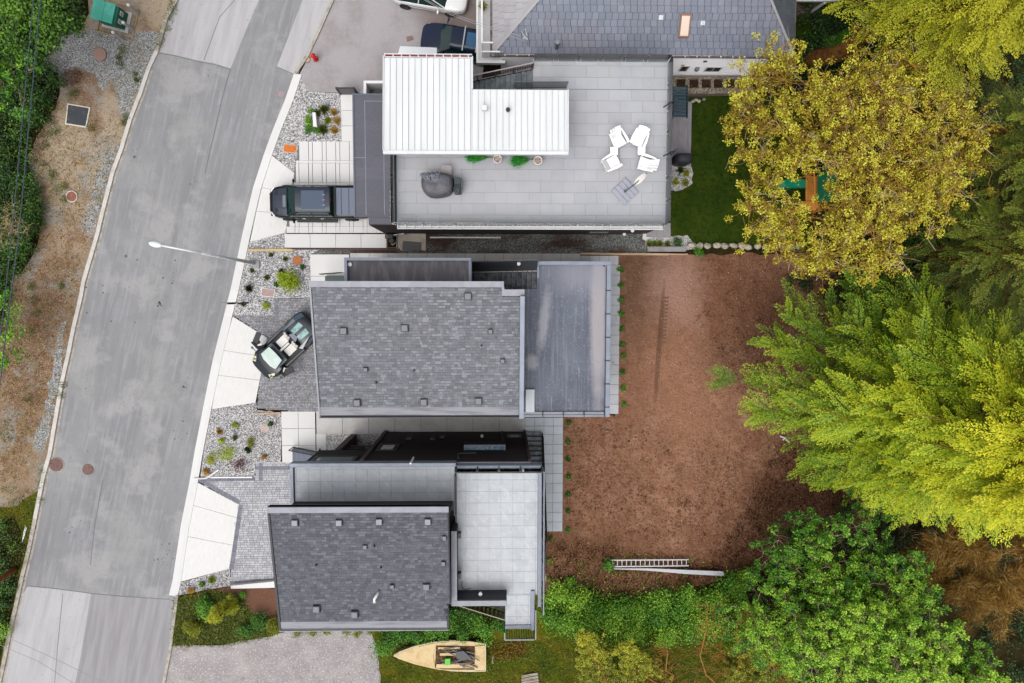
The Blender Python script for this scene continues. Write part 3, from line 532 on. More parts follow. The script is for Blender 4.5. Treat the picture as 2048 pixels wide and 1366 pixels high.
m_shingle2 = M('dark_asphalt_shingle', C(107, 109, 116), [dict(scale=40, col=C(78, 78, 88), lo=.45, hi=.65, amt=.4), dict(scale=.35, col=C(112, 110, 118), lo=.5, hi=.7, amt=.4)], tone=.36, bump=(120, .3, .004), rough=.95)
m_slate = M('rubber_slate', C(124, 130, 146), [dict(scale=1.5, col=C(136, 138, 150), lo=.45, hi=.65, amt=.6), dict(scale=.3, col=C(140, 134, 142), lo=.5, hi=.7, amt=.5)], tone=.12, rough=.7)
m_slate_w = M('pale_slate', C(176, 174, 178), [dict(scale=1.5, col=C(164, 162, 168), lo=.45, hi=.65, amt=.6)], tone=.06, rough=.75)
m_slate_e = M('dark_slate', C(96, 102, 108), [dict(scale=1.5, col=C(84, 90, 96), lo=.45, hi=.65, amt=.6)], tone=.14, rough=.75)
m_under = M('roof_underlay', C(70, 70, 78), rough=.9)
m_glass = glass_mat('rail_glass', (.80, .92, .90, 1), .93)
m_pane = M('window_pane', C(60, 66, 72), rough=.06, spec=.8)
m_pane_l = M('pale_window_pane', C(170, 174, 178), rough=.1, spec=.8)
m_steel = M('galvanised_steel', C(236, 240, 242), [dict(scale=6, col=C(206, 212, 216), lo=.4, hi=.6)], rough=.4)
m_ventm = M('vent_grey', C(128, 128, 138), rough=.6)
def XY(px, py, z): v = P(px, py, z); return v.x, v.y
def wallbox(name, poly_px, ztop, z0, z1, mat, parent, kind=None, bev=0):
    k = MB(); k.prism(PW(poly_px, ztop), z0, z1); return part(name, k, mat, parent, kind=kind, bev=bev)
def wall_siding(parent, a, b, z0, z1, mat, pitch=.2, th=.05, holes=()):
    """lap siding between world points a, b (bottom plan line); boards joined in one part"""
    A, B = Vector((a[0], a[1], 0)), Vector((b[0], b[1], 0)); d = (B-A).normalized(); n = Vector((d.y, -d.x, 0)); m = MB(); z = z0
    while z < z1-.01:
        h = min(pitch, z1-z); q = [A, B]
        vs = [A+n*.0+Vector((0, 0, z)), B+Vector((0, 0, z)), B+Vector((0, 0, z+h)), A+Vector((0, 0, z+h)), A+n*th+Vector((0, 0, z)), B+n*th+Vector((0, 0, z)), B+n*.012+Vector((0, 0, z+h-.003)), A+n*.012+Vector((0, 0, z+h-.003))]
        m.add(vs, [(4, 5, 6, 7), (0, 1, 5, 4), (2, 3, 7, 6), (1, 2, 6, 5), (0, 4, 7, 3)], random.random()); z += h
    return part('siding_board', m, mat, parent, kind='stuff')
def shingled(parent, x0, x1, y0, y1, zf, mat, expo=.143, wmin=.14, wmax=.32, limit=300, name='shingle', thick=.016, clip=None, slope_axis='y', jag=True, lim=None):
    """rows along x climbing in +y; zf(x,y) plane height. the first `limit` pieces nearest the camera axis are separate parts"""
    sl = (zf(0, 1)-zf(0, 0)); lst = []
    y = y0; r = 0
    while y < y1-.02:
        x = x0-random.uniform(0, wmax); 
        while x < x1:
            w = random.choice([wmin, wmin*1.3, wmin*1.7, wmax*.8, wmax]) if jag else wmin
            xa, xb = max(x, x0), min(x+w, x1)
            if lim: xa, xb = max(xa, lim(y+expo*.5)[0]), min(xb, lim(y+expo*.5)[1])
            if xb-xa > .03 and (clip is None or clip((xa+xb)/2, y+expo/2)): lst.append((xa, xb, y, min(y+expo, y1)))
            x += w
        y += expo; r += 1
    lst.sort(key=lambda q: ((q[0]+q[1])/2)**2*.4+((q[2]+q[3])/2)**2); m = MB(); tilt = math.atan(sl)
    def body(mb, xa, xb, ya, yb, hf, tn, lift):
        g = .004 if jag else .012
        v = [(xa+g, ya, hf(xa, ya)), (xb-g, ya, hf(xb, ya)), (xb-g, yb, hf(xb, yb)), (xa+g, yb, hf(xa, yb)),
             (xa+g, ya, hf(xa, ya)+thick+lift), (xb-g, ya, hf(xb, ya)+thick+lift), (xb-g, yb, hf(xb, yb)+.003), (xa+g, yb, hf(xa, yb)+.003)]
        mb.add(v, [(4, 5, 6, 7), (0, 1, 5, 4), (1, 2, 6, 5), (3, 0, 4, 7)], tn)
        s = max(0, tn-.65)*0
        if random.random() < .62 and jag:   # dark printed shadow band of the laminated shingle
            f = .2; yy = ya+(yb-ya)*(1-f); e = .0016
            hh = lambda t: hf(xa, t)+(thick+lift)*(1-(t-ya)/(yb-ya))+.003*(t-ya)/(yb-ya)+e
            mb.add([(xa+g, yy, hh(yy)), (xb-g, yy, hh(yy)), (xb-g, yb, hh(yb)), (xa+g, yb, hh(yb))], [(0, 1, 2, 3)], max(0.0, tn*.35-.3))
    for i, (xa, xb, ya, yb) in enumerate(lst):
        tn = min(1, max(0, random.choice([.25, .38, .45, .55, .62, .95])+random.uniform(-.06, .06)))
        if i < limit:
            tq = round(tn*6)/6; key = (round(xb-xa, 2), round(yb-ya, 2), tq, round(sl, 3)); w, h = key[0], key[1]
            piece(name, key, lambda: (lambda mb: (body(mb, 0, w, 0, h, lambda x, y: y*sl, tq, random.choice([0, .01])), mb)[1])(MB()), mat, parent, (xa, ya, zf(xa, ya)))
        else: body(m, xa, xb, ya, yb, zf, tn, random.choice([0, 0, .01]))
    if m.v: part(name, m, mat, parent, kind='stuff')
def sq_vent(parent, px, py, zf, size=.3, mat=None, h=.2):
    x, y = XY(px, py, zf)
    v = MB(); v.box(x-size*.6, y-size*.6, zf-.25, x+size*.6, y+size*.6, zf+h*.75, 0.5); o = part('roof_vent', v, m_dark, parent, bev=.01)
    v = MB(); v.box(x-size*.48, y-size*.48, zf+h*.75, x+size*.48, y+size*.48, zf+h, .5); part('vent_cap', v, mat or m_ventm, o, bev=.015); return o
def pipe_vent(parent, px, py, zf, r=.05, h=.3, mat=None):
    x, y = XY(px, py, zf); v = MB(); v.cyl((x, y), r*2, zf-.15, zf+.03, 12, r*1.5); v.cyl((x, y), r, zf, zf+h, 12); return part('vent_pipe', v, mat or m_dark, parent)
def rail(parent, a, b, z0, z1, n, mat, name='railing', post=.05, bal=.02, zs=None, top=.05, mid=True):
    """railing from a to b (xyz of the base line)"""
    A, B = Vector(a), Vector(b); h = z1; m = MB()
    m.beam(A+Vector((0, 0, h)), B+Vector((0, 0, h)), top, top*.8)
    if mid: m.beam(A+Vector((0, 0, .1)), B+Vector((0, 0, .1)), .03, .03)
    for i in range(n+1):
        q = A.lerp(B, i/n); w = post if i % 6 == 0 or i == n else bal; m.beam(q+Vector((0, 0, z0)), q+Vector((0, 0, h)), w, w)
    return part(name, m, mat, parent)
def tiles(parent, rects, W, Hh, z, mat, org, bond=False, name='deck_tile', th=.03, gap=.009):
    """rects in world [x0,y0,x1,y1]; grid anchored at org"""
    for (x0, y0, x1, y1) in rects:
        j0 = math.floor((y0-org[1])/Hh); j = j0
        while org[1]+j*Hh < y1-.02:
            ya, yb = max(y0, org[1]+j*Hh), min(y1, org[1]+(j+1)*Hh)
            sh = (W*.5 if (bond and j % 2) else 0)+org[0]; i = math.floor((x0-sh)/W)
            while sh+i*W < x1-.02:
                xa, xb = max(x0, sh+i*W), min(x1, sh+(i+1)*W); w, h = round(xb-xa-gap, 3), round(yb-ya-gap, 3)
                if w > .03 and h > .03: piece(name, (w, h), lambda: MB().box(-w/2, -h/2, -th, w/2, h/2, 0), mat, parent, ((xa+xb)/2, (ya+yb)/2, z+random.uniform(-.0015, .0015)))
                i += 1
            j += 1
def lamp_small(parent, c, mat=None):
    v = MB(); v.cyl((c[0], c[1]), .06, c[2]-.12, c[2]+.1, 10, .1); return part('wall_lamp', v, mat or m_white, parent)
# ---------------------------------------------------------------- TOP HOUSE
ZD = 5.6
th_ = thing('modern_house', 'top modern house with white metal roof and large grey tiled roof deck', 'house', P(1060, 285))
xW = XY(737, 434, ZD-.35)[0]; yS = XY(1000, 449, ZD)[1]; xE = XY(1334, 300, ZD)[0]; yN = XY(1100, 121, ZD)[1]; xG = XY(710, 300, ZD-.35)[0]
yN2 = XY(1000, 177, ZD)[1]; xst0 = XY(944, 177, ZD)[0]; xst1 = XY(1065, 130, ZD)[0]; ySt = XY(1000, 178, ZD)[1]
k = MB(); k.box(xst1, ySt, -.05, xE, yN, ZD-.05); k.box(XY(786, 300, ZD)[0]+.02, yS+.02, -.05, xE, ySt, ZD-.05)
part('wall', k, m_black, th_)
m_sid = M('black_lap_siding', C(60, 56, 56), tone=.12, rough=.65)
wall_siding(th_, (xW+.02, yS+.015), (XY(1290, 449, ZD)[0], yS+.015), 0, ZD-.35, m_sid, .17, .035)
ne = MB(); ne.box(xE+.002, yS, 0, xE+.03, yN, ZD-.3); part('east_cladding', ne, m_black, th_)
# garage roof (dark membrane) over the drive
m_memb = M('dark_roof_membrane', C(98, 98, 108), [dict(scale=.5, stretch=(3, .6), col=C(112, 108, 118), lo=.45, hi=.65, amt=.8), dict(scale=9, col=C(80, 82, 94), lo=.5, hi=.7, amt=.5)], rough=.7, spec=.2)
gz = ZD-.35; gx0, gy0 = XY(709, 434, gz); gx1, gy1 = XY(792, 188, gz)
k = MB(); xgr = XY(785, 300, gz)[0]; k.box(gx0, gy0, gz-.3, xgr, gy1, gz); k.box(xW, yS+.02, gz-.3, xgr, gy0-.001, gz); part('garage_roof', k, m_memb, th_, bev=.02)
k = MB()
for dx in (.62, 1.62): k.box(gx0+dx, gy0+.1, gz, gx0+dx+.03, gy1-.35, gz+.006)
k.box(gx0+.62, gy1-.4, gz, xW+1.0, gy1-.37, gz+.006); k.box(gx0, gy1-3.4, gz, gx0+.62, gy1-3.37, gz+.006); part('membrane_seam', k, m_flash, th_)
m_memb_l = M('membrane_edge', C(100, 110, 124), rough=.5); k = MB(); k.box(gx0-.02, gy0, gz-.32, gx0+.05, gy1, gz+.05); k.box(gx0+.05, gy1-.06, gz-.32, xW+1.05, gy1, gz+.05); part('roof_edge', k, m_memb_l, th_)
k = MB(); k.box(gx0+.9, gy0+.05, -.05, xW-.01, gy0+.18, gz-.31); part('white_wing_wall', k, m_white, th_)
k = MB(); k.box(xW-.6, gy0+.3, -.05, xW+.9, yN2-.3, gz-.31); part('garage_wall', k, m_white, th_)
k = MB(); k.box(xW+.02, yS+.03, -.05, xW+1.0, gy0+.3, gz-.31); part('dark_corner_wall', k, m_black, th_)
# deck slab, tiles
k = MB(); k.box(XY(786, 300, ZD)[0], yS, ZD-.3, xE, ySt, ZD-.035); k.box(xst1, ySt, ZD-.3, xE, yN, ZD-.035); part('deck_slab', k, M('deck_slab_grey', C(150, 153, 158), rough=.8), th_)
m_dtile = M('grey_deck_tile', C(180, 181, 187), [dict(scale=1.0, col=C(171, 173, 181), lo=.45, hi=.65, amt=.6), dict(scale=.35, col=C(180, 176, 177), lo=.5, hi=.7, amt=.6)], bump=(30, .1, .005), rnd=.05, rough=.6)
tiles(th_, [(XY(793, 300, ZD)[0], yS+.05, xE-.03, ySt), (xst1, ySt, xE-.03, yN-.04)], 1.22, .61, ZD, m_dtile, (XY(1150, 180, ZD)[0], XY(1150, 178, ZD)[1]), bond=True)
# dark channel beside west rail
k = MB(); k.box(XY(788, 300, ZD)[0], yS+.1, ZD, XY(792, 300, ZD)[0], XY(800, 308, ZD)[1], ZD+.03); part('drain_channel', k, m_darkrail, th_)
def glassrail(a, b, n, z=ZD, h=1.08, name='glass_panel', th=.025, parent=None):
    A, B = Vector(a), Vector(b); d = (B-A); L = d.length; d.normalize(); nn = Vector((-d.y, d.x, 0))
    for i in range(n):
        p0 = A+d*(L*i/n+.02); p1 = A+d*(L*(i+1)/n-.02); q = [(p0-nn*th/2), (p1-nn*th/2), (p1+nn*th/2), (p0+nn*th/2)]
        m = MB(); m.prism([(v.x, v.y) for v in q], z+.04, z+h); part(name, m, m_glass, parent or th_)
    m = MB()
    for i in range(n+1):
        q = A+d*(L*i/n)
        for f in ((-.12, .12) if 0 < i < n else (.0,)): m.cyl((q.x+d.x*f, q.y+d.y*f), .028, z-.02, z+.16, 8)
    part('glass_clamp', m, m_steel, parent or th_)
glassrail((xst1+.05, yN-.02, 0), (xE-.05, yN-.02, 0), 6, ZD-.02); glassrail((xE-.02, yN-.05, 0), (xE-.02, yS+.05, 0), 7)
glassrail((XY(788, 300, ZD)[0]-.03, XY(790, 300, ZD)[1], 0), (XY(788, 440, ZD)[0]-.03, yS, 0), 3); glassrail((XY(790, 300, ZD)[0], yS-.03, 0), (xE-.1, yS-.03, 0), 9)
k = MB()
x = XY(792, 449, ZD)[0]
k.box(x, yS-.22, ZD-.5, xE-.05, yS-.17, ZD-.38); k.box(x, yS-.22, ZD-.54, xE-.05, yS+.0, ZD-.5)
while x < xE: k.box(x, yS-.2, ZD-.5, x+.05, yS+.02, ZD-.38); x += .45
part('gutter', k, m_white, th_)
# white metal roof
zr = lambda x, y: 7.75+(yRN-y)*.085
yRN = XY(850, 112, 7.75)[1]; yRN2 = XY(1040, 177, 8.0)[1]; yRS = XY(950, 306, 8.5)[1]; rx0 = XY(768, 112, 7.75)[0]; rx1 = XY(944, 112, 7.75)[0]; rx2 = XY(1137, 306, 8.5)[0]
m_wroof = M('white_metal_roof', C(236, 238, 240), [dict(scale=.6, stretch=(.3, 3), col=C(226, 230, 231), lo=.4, hi=.65), dict(scale=6, col=C(214, 216, 216), lo=.6, hi=.75, amt=.5)], rough=.45, spec=.2)
def rp(x0, x1, ya, yb, name, parent, mat=m_wroof):
    k = MB(); k.prism([(x0+.005, ya), (x1-.005, ya), (x1-.005, yb), (x0+.005, yb)], lambda x, y: zr(x, y)-.05, zr); k.prism([(x1-.035, ya), (x1-.005, ya), (x1-.005, yb), (x1-.035, yb)], zr, lambda x, y: zr(x, y)+.05); return part(name, k, mat, parent)
x = rx0
while x < rx1-.05: rp(x, min(x+.31, rx1), yRS+.18, yRN-.1, 'roof_panel', th_); x += .31
x = rx1
while x < rx2-.05: rp(x, min(x+.31, rx2), yRS+.18, yRN2-.03, 'roof_panel', th_); x += .31
k = MB()
for poly in ([(rx0-.03, yRS), (rx2+.03, yRS), (rx2+.03, yRS+.17), (rx0-.03, yRS+.17)], [(rx0-.05, yRS+.17), (rx0, yRS+.17), (rx0, yRN), (rx0-.05, yRN)], [(rx2, yRS+.17), (rx2+.05, yRS+.17), (rx2+.05, yRN2), (rx2, yRN2)], [(rx1, yRN2), (rx1+.05, yRN2), (rx1+.05, yRN), (rx1, yRN)]): k.prism(poly, lambda x, y: zr(x, y)-.18, lambda x, y: zr(x, y)+.07)
part('roof_fascia', k, m_wroof, th_, bev=.01)
k = MB(); m_red = M('dark_red_gutter_inside', C(140, 24, 50), rough=.6); k.box(rx0, yRN-.02, 7.55, rx1, yRN+.1, 7.6); gut_ = part('gutter', k, m_red, th_)
k = MB(); k.box(rx0, yRN+.1, 7.5, rx1, yRN+.13, 7.72); k.box(rx0, yRN-.06, 7.5, rx1, yRN-.02, 7.72)
x = rx0
while x < rx1: k.box(x, yRN-.02, 7.62, x+.05, yRN+.1, 7.7); x += .42
part('gutter_strap', k, m_white, gut_)
k = MB(); k.box(rx0+.7, yRS+.9, ZD-.05, rx2-.35, yRN2-.3, 7.9); k.box(rx0+.7, yRN2-.3, gz-.1, rx1-.2, yRN-.5, 7.55); part('penthouse_wall', k, m_white, th_)
v = MB(); a = XY(969, 217, 8.2); v.box(a[0]-.12, a[1]-.12, 8.1, a[0]+.12, a[1]+.12, 8.42); part('roof_vent', v, m_white, th_, bev=.02)
a = XY(1016, 219, 8.25); v = MB(); v.cyl(a, .045, 8.1, 8.5, 12); v.cyl(a, .11, 8.15, 8.27, 14); part('vent_pipe', v, m_dark, th_)
# slatted screens round the stair head
def slat_rail(name, a, b, n, h, mat, w=.03):
    A, B = Vector(a), Vector(b); m = MB(); m.beam(A+Vector((0, 0, h)), B+Vector((0, 0, h)), .05, .04); m.beam(A+Vector((0, 0, .06)), B+Vector((0, 0, .06)), .04, .04)
    o = part(name, m, mat, th_)
    for i in range(n):
        q = A.lerp(B, (i+.5)/n); piece('slat', (round(h, 2), w), lambda: MB().box(-w/2, -w/2, .06, w/2, w/2, h), mat, o, q)
    return o
m_slat = M('grey_slat', C(92, 96, 102), rough=.5)
slat_rail('slatted_screen', (*XY(1027, 176, ZD), ZD), (*XY(1133, 176, ZD), ZD), 46, 1.05, m_slat)
# stairs up to the deck
st = thing('deck_staircase', 'grey outdoor staircase with pink grey handrails beside the white metal roof', 'staircase', P(1005, 170))
m_tread = M('grey_tread', C(128, 138, 142), [dict(scale=3, col=C(98, 106, 112), lo=.4, hi=.6)], rough=.7)
m_rise = M('dark_riser', C(52, 56, 60), rough=.7)
nt = 14; y1 = XY(1065, 136, ZD)[1]; y0 = ySt-1.2
for i in range(nt):
    xa = xst1-(i+1)*.285; z = ZD-.19*(i+1)+.1
    piece('tread', (1,), lambda: MB().box(0, 0, -.05, .275, y1-y0-.1, 0), m_tread, st, (xa, y0, z)); piece('riser', (1,), lambda: MB().box(.27, 0.01, -.19, .283, y1-y0-.12, -.052), m_rise, st, (xa, y0, z+.19))
m_hr = M('worn_handrail', C(176, 166, 170), rough=.6); m_bal = M('dark_bronze_baluster', C(84, 70, 72), rough=.6)
for yy, nm in ((y1-.06, 1),):
    A = Vector((xst1, yy, ZD)); B = Vector((xst1-nt*.285, yy, ZD-nt*.19)); m = MB(); m.beam(A+Vector((0, 0, 1.0)), B+Vector((0, 0, 1.0)), .06, .05); m.beam(A+Vector((0, 0, .12)), B+Vector((0, 0, .12)), .05, .04); part('handrail', m, m_hr, st)
    m = MB(); m.beam(A+Vector((0, 0, .55)), B+Vector((0, 0, .55)), .03, .03)
    for i in range(45): q = A.lerp(B, i/44); m.beam(q+Vector((0, 0, .1)), q+Vector((0, 0, 1.0)), .03 if i % 11 else .07, .03 if i % 11 else .07)
    part('baluster', m, m_bal, st)
    m = MB(); m.beam(A+Vector((0, .03, -.1)), B+Vector((0, .03, -.1)), .05, .28); part('stringer', m, m_bal, st)
# parapet alcove and low canopy
al = MB(); z = 4.2
for pts in ([(727, 161), (768, 161), (768, 166.5), (727, 166.5)], [(727, 166.6), (732.5, 166.6), (732.5, 190), (727, 190)]): al.prism(PW(pts, z), z-1.2, z)
part('entry_parapet', al, m_white, th_, bev=.01)
al = MB(); al.prism(PW([(733, 167), (790, 167), (790, 192), (733, 192)], z-1.0), z-1.4, z-1.15); part('entry_roof', al, M('wet_dark_roof', C(92, 88, 86), [dict(scale=2, col=C(128, 124, 118), lo=.5, hi=.65)], rough=.4), th_)
cn_ = single('shed_canopy', 'low white flat canopy beside the black wagon', 'canopy', MB().prism([*PW([(800, 92), (874, 95)], 4.0), *PW([(874, 130), (790, 130)], 4.0)], 3.75, 4.0), M('white_canopy', C(222, 226, 230), rough=.5), bev=.02)
k = MB()
for q in PW([(805, 97), (868, 99)], 4.0): k.box(q[0]-.06, q[1]-.06, -.05, q[0]+.06, q[1]+.06, 3.75)
part('post', k, m_white, cn_)
# dark privacy screen at front
pv = thing('privacy_screen', 'dark plum privacy screen beside the front gravel bed', 'screen', P(700, 188))
A, B = XY(683.5, 189.5, 0), XY(715, 189.5, 0); k = MB(); k.box(A[0], A[1], 0, B[0], A[1]+.05, 1.25); part('panel', k, M('plum_panel', C(112, 102, 112), rough=.6), pv)
k = MB(); k.box(A[0]-.08, A[1]-.03, 0, A[0]-.002, A[1]+.09, 1.3); k.box(B[0]+.002, A[1]-.03, 0, B[0]+.08, A[1]+.09, 1.3); k.box(A[0], A[1]-.02, 1.252, B[0], A[1]+.07, 1.3); part('frame', k, m_dark, pv)
# details on the dark south wall and east end
lamp_small(th_, (XY(1263, 459, 3)[0], yS-.1, 3.2)); lamp_small(th_, (XY(1247, 467, .6)[0], yS-.08, .8))
k = MB(); a = XY(1200, 464, 1.2)[0]; k.box(a-.7, yS-.06, 1.2, a+.4, yS-.02, 1.9); w_ = part('window', k, m_pane_l, th_); k = MB(); k.box(a-.78, yS-.05, 1.1, a+.48, yS-.025, 2.0); part('window_frame', k, m_dark, w_)
k = MB(); a = XY(930, 464, .4); k.box(a[0]-2.2, yS-.28, .0, a[0]+2.2, yS-.2, .05); part('wall_flashing', k, m_white, th_)
# junk/meters at corner
mt = thing('gas_meter', 'dark utility meters and pipes at the corner of the garage wall', 'meter', P(785, 473))
k = MB(); a = P(783, 473); k.box(a.x-.28, a.y-.2, 0, a.x+.2, a.y+.1, .8); k.cyl((a.x+.1, a.y-.3), .16, .2, .7, 14); part('meter_box', k, m_dark, mt, bev=.03)
k = MB(); k.tube([(a.x+.3, a.y, .1), (a.x+.3, a.y, 1.0), (a.x+.9, a.y+.1, 1.0), (a.x+.9, a.y+.1, .1)], .025, 6); k.tube([(a.x, a.y-.35, .3), (a.x+.1, a.y-.55, .3), (a.x+.3, a.y-.4, .3)], .02, 6); part('pipe', k, m_steel, mt)
single('gate_frame', 'rusty brown gate frame standing across the white slab path end', 'gate', MB().beam(P(774, 469, 1.2), P(774, 497, 1.2), .05, .05).beam(P(774, 469, 0), P(774, 469, 1.2), .05, .05).beam(P(774, 497, 0), P(774, 497, 1.2), .05, .05).beam(P(795, 469, 0), P(795, 469, 1.1), .04, .04).beam(P(795, 469, 1.1), P(795, 500, 1.1), .04, .04).beam(P(774, 495, .05), P(797, 495, .05), .05, .05), M('rusty_bronze', C(110, 90, 70), rough=.7))
# ---------------------------------------------------------------- SLATE HOUSE (top)
ZE = 3.5
sh_ = thing('slate_roofed_house', 'white house with hipped blue grey slate roof at the top', 'house', P(1290, 60))
ex0, ey0 = XY(985, 107.5, ZE); ex1, _ = XY(1587, 107.5, ZE); ridge_dy = 9.0; sl = .42
zs = lambda x, y: ZE+(y-ey0)*sl
hipL = lambda y: ex0+(y-ey0)*1.0; hipR = lambda y: ex1-(y-ey0)*.70
pt = [(ex0, ey0), (ex1, ey0), (hipR(ey0+ridge_dy), ey0+ridge_dy), (hipL(ey0+ridge_dy), ey0+ridge_dy)]
yR = ey0+ridge_dy; zR = zs(0, yR)
k = MB(); k.add([(ex0, ey0, ZE), (ex1, ey0, ZE), (hipR(yR), yR, zR), (hipL(yR), yR, zR), (ex0, yR+9, ZE), (ex1, yR+9, ZE), (hipL(yR), yR, zR), (hipR(yR), yR, zR)],
      [(0, 1, 2, 3), (0, 3, 4), (1, 5, 2), (4, 3, 2, 5), (0, 4, 5, 1)], .3); part('roof', k, m_under, sh_)
shingled(sh_, ex0, ex1, ey0, yR, lambda x, y: zs(x, y)+.01, m_slate, expo=.33, wmin=.37, wmax=.37, name='slate_tile', thick=.03, clip=lambda x, y: hipL(y)-.1 < x < hipR(y)+.1, jag=False, lim=lambda y: (hipL(y), hipR(y)))
# side slopes: slate colour set per side, paler west and darker east
def side_slates(west, mat):
    m = MB(); 
    kx = 1.0 if west else .70; rise = (zR-ZE)/(hipL(yR)-ex0 if west else ex1-hipR(yR)); n = int((hipL(yR)-ex0 if west else ex1-hipR(yR))/.33); e = []
    for r in range(n):
        d0 = r*.33; d1 = d0+.33; xa = ex0+d0 if west else ex1-d0; xb = ex0+d1 if west else ex1-d1
        y = ey0+(d1/kx)+random.uniform(0, .2); first = True
        while y < yR+4:
            w = .36; za, zb = ZE+d0*rise, ZE+d1*rise
            g = .006; q = [(xa, (ey0+d0/kx if first else y)+g, za+.03), (xa, y+w-g, za+.03), (xb, y+w-g, zb+.004), (xb, (ey0+d1/kx if first else y)+g, zb+.004), (xa, (ey0+d0/kx if first else y)+g, za-.02), (xa, y+w-g, za-.02)]
            e.append(q); y += w; first = False
    e.sort(key=lambda q: q[0][1])
    for i, q in enumerate(e):
        k2 = m if i >= 120 else MB(); k2.add([(a, b, c+.01) for a, b, c in q], [(0, 1, 2, 3), (0, 4, 5, 1)], random.random())
        if i < 120: part('slate_tile', k2, mat, sh_)
    part('slate_tile', m, mat, sh_, kind='stuff')
side_slates(True, m_slate_w); side_slates(False, m_slate_e)
k = MB(); k.beam((ex0, ey0, ZE+.06), (hipL(yR), yR, zR+.08), .16, .03); part('hip_cap', k, m_slate_w, sh_); k = MB(); k.beam((ex1, ey0, ZE+.06), (hipR(yR), yR, zR+.08), .14, .03); part('hip_cap', k, m_slate_w, sh_)
m_gut = M('rusty_gutter', C(120, 104, 104), [dict(scale=3, col=C(88, 68, 64), lo=.45, hi=.6), dict(scale=9, col=C(150, 150, 140), lo=.6, hi=.7)], rough=.7)
k = MB(); k.box(ex0-.1, ey0-.13, ZE-.12, ex1+.1, ey0-.1, ZE+.01); k.box(ex0-.1, ey0-.1, ZE-.12, ex1+.1, ey0-.01, ZE-.1); g_ = part('gutter', k, m_gut, sh_)
k = MB(); x = ex0
while x < ex1: k.box(x, ey0-.12, ZE-.02, x+.05, ey0-.01, ZE+.012); x += .68
part('gutter_bracket', k, m_white, g_)
k = MB(); k.box(ex0-.13, ey0-.1, ZE-.12, ex0-.02, yR+6, ZE-.03); k.box(ex1+.02, ey0-.1, ZE-.12, ex1+.1, yR+6, ZE-.03); part('side_gutter', k, m_gut, sh_)
m_wwall = M('white_lap_siding', C(244, 242, 248, 1.7), tone=.05, rough=.7)
wx0, wx1 = XY(1002, 150, 0)[0], XY(1494, 152, 0)[0]; wy = XY(1400, 152.5, 0)[1]
k = MB(); k.box(wx0, wy, -.05, wx1, wy+15, ZE-.14); part('wall', k, m_white, sh_); wall_siding(sh_, (wx0, wy-.0), (wx1, wy-.0), 0, ZE-.15, m_wwall, .15, .03)
def win(parent, pxc, z0, z1, w, y, mat=m_pane, fr=m_white, mull=1, zpx=None):
    x = XY(pxc, 130, (z0+z1)/2)[0]; k = MB(); k.box(x-w/2-.06, y-.05, z0-.06, x+w/2+.06, y-.03, z1+.06); f = part('window', k, fr, parent)
    for i in range(mull):
        k = MB(); xa = x-w/2+w*i/mull+.02; k.box(xa, y-.065, z0, xa+w/mull-.04, y-.052, z1); part('pane', k, mat, f)
win(sh_, 1368, 1.1, 1.9, .42, wy-.0); win(sh_, 1426, 1.1, 1.75, .85, wy-.0, mull=2)
k = MB(); a = XY(1394, 128, 1.6)[0]; k.cyl((a, wy-.1), .13, 1.5, 1.75, 8); part('wall_vent', k, m_ventm, sh_); k = MB(); a = XY(1366, 125, 2.2)[0]; k.box(a-.08, wy-.09, 2.1, a+.1, wy-.04, 2.25); part('utility_box', k, M('brass_box', C(200, 180, 120), rough=.5), sh_)
k = MB(); a = XY(1410, 118, 2.8)[0]; k.box(a-.1, wy-.08, 2.75, a+.1, wy-.04, 2.9); part('wall_vent', k, m_dark, sh_)
k = MB(); k.tube([(wx1+.05, wy-.08, 0), (wx1+.05, wy-.08, ZE-.3), (wx1+.1, ey0-.05, ZE-.1)], .05, 8); part('downpipe', k, m_white, sh_)
# skylight
zc = zs(0, XY(1367, 55, 5)[1]); a = XY(1367, 55, zc); k = MB(); y0, y1 = XY(1367, 80, zc-.3)[1], XY(1367, 31, zc+.3)[1]; w = .29
k.prism([(a[0]-w, y0), (a[0]+w, y0), (a[0]+w, y1), (a[0]-w, y1)], lambda x, y: zs(x, y)-.05, lambda x, y: zs(x, y)+.14); s_ = part('skylight', k, M('rusty_skylight_frame', C(150, 104, 84), rough=.6), sh_)
k = MB(); k.prism([(a[0]-w+.06, y0+.06), (a[0]+w-.06, y0+.06), (a[0]+w-.06, y1-.1), (a[0]-w+.06, y1-.1)], lambda x, y: zs(x, y)+.141, lambda x, y: zs(x, y)+.19); part('skylight_dome', k, M('yellowed_acrylic', C(222, 198, 178), rough=.2, spec=.6), s_, bev=.02)
for px, py in ((1321, 38), (1404, 49)):
    zc = zs(0, XY(px, py, 5)[1]); a = XY(px, py, zc); k = MB(); k.prism([(a[0]-.14, a[1]-.1), (a[0]+.1, a[1]-.1), (a[0]+.1, a[1]+.1), (a[0]-.14, a[1]+.1)], lambda x, y: zs(x, y)+.03, lambda x, y: zs(x, y)+.07); k.cyl(a, .05, zc, zc+.25, 10); part('vent_pipe', k, m_steel, sh_)
zc = zs(0, XY(1112, 98, 4)[1]); a = XY(1112, 97, zc); k = MB(); k.cyl(a, .2, zc-.1, zc+.06, 16, .14); k.cyl(a, .1, zc, zc+.85, 14); k.cyl(a, .15, zc+.85, zc+1.0, 14, .13); part('chimney_pipe', k, M('grey_flue', C(140, 152, 156), rough=.4, metal=.3), sh_)
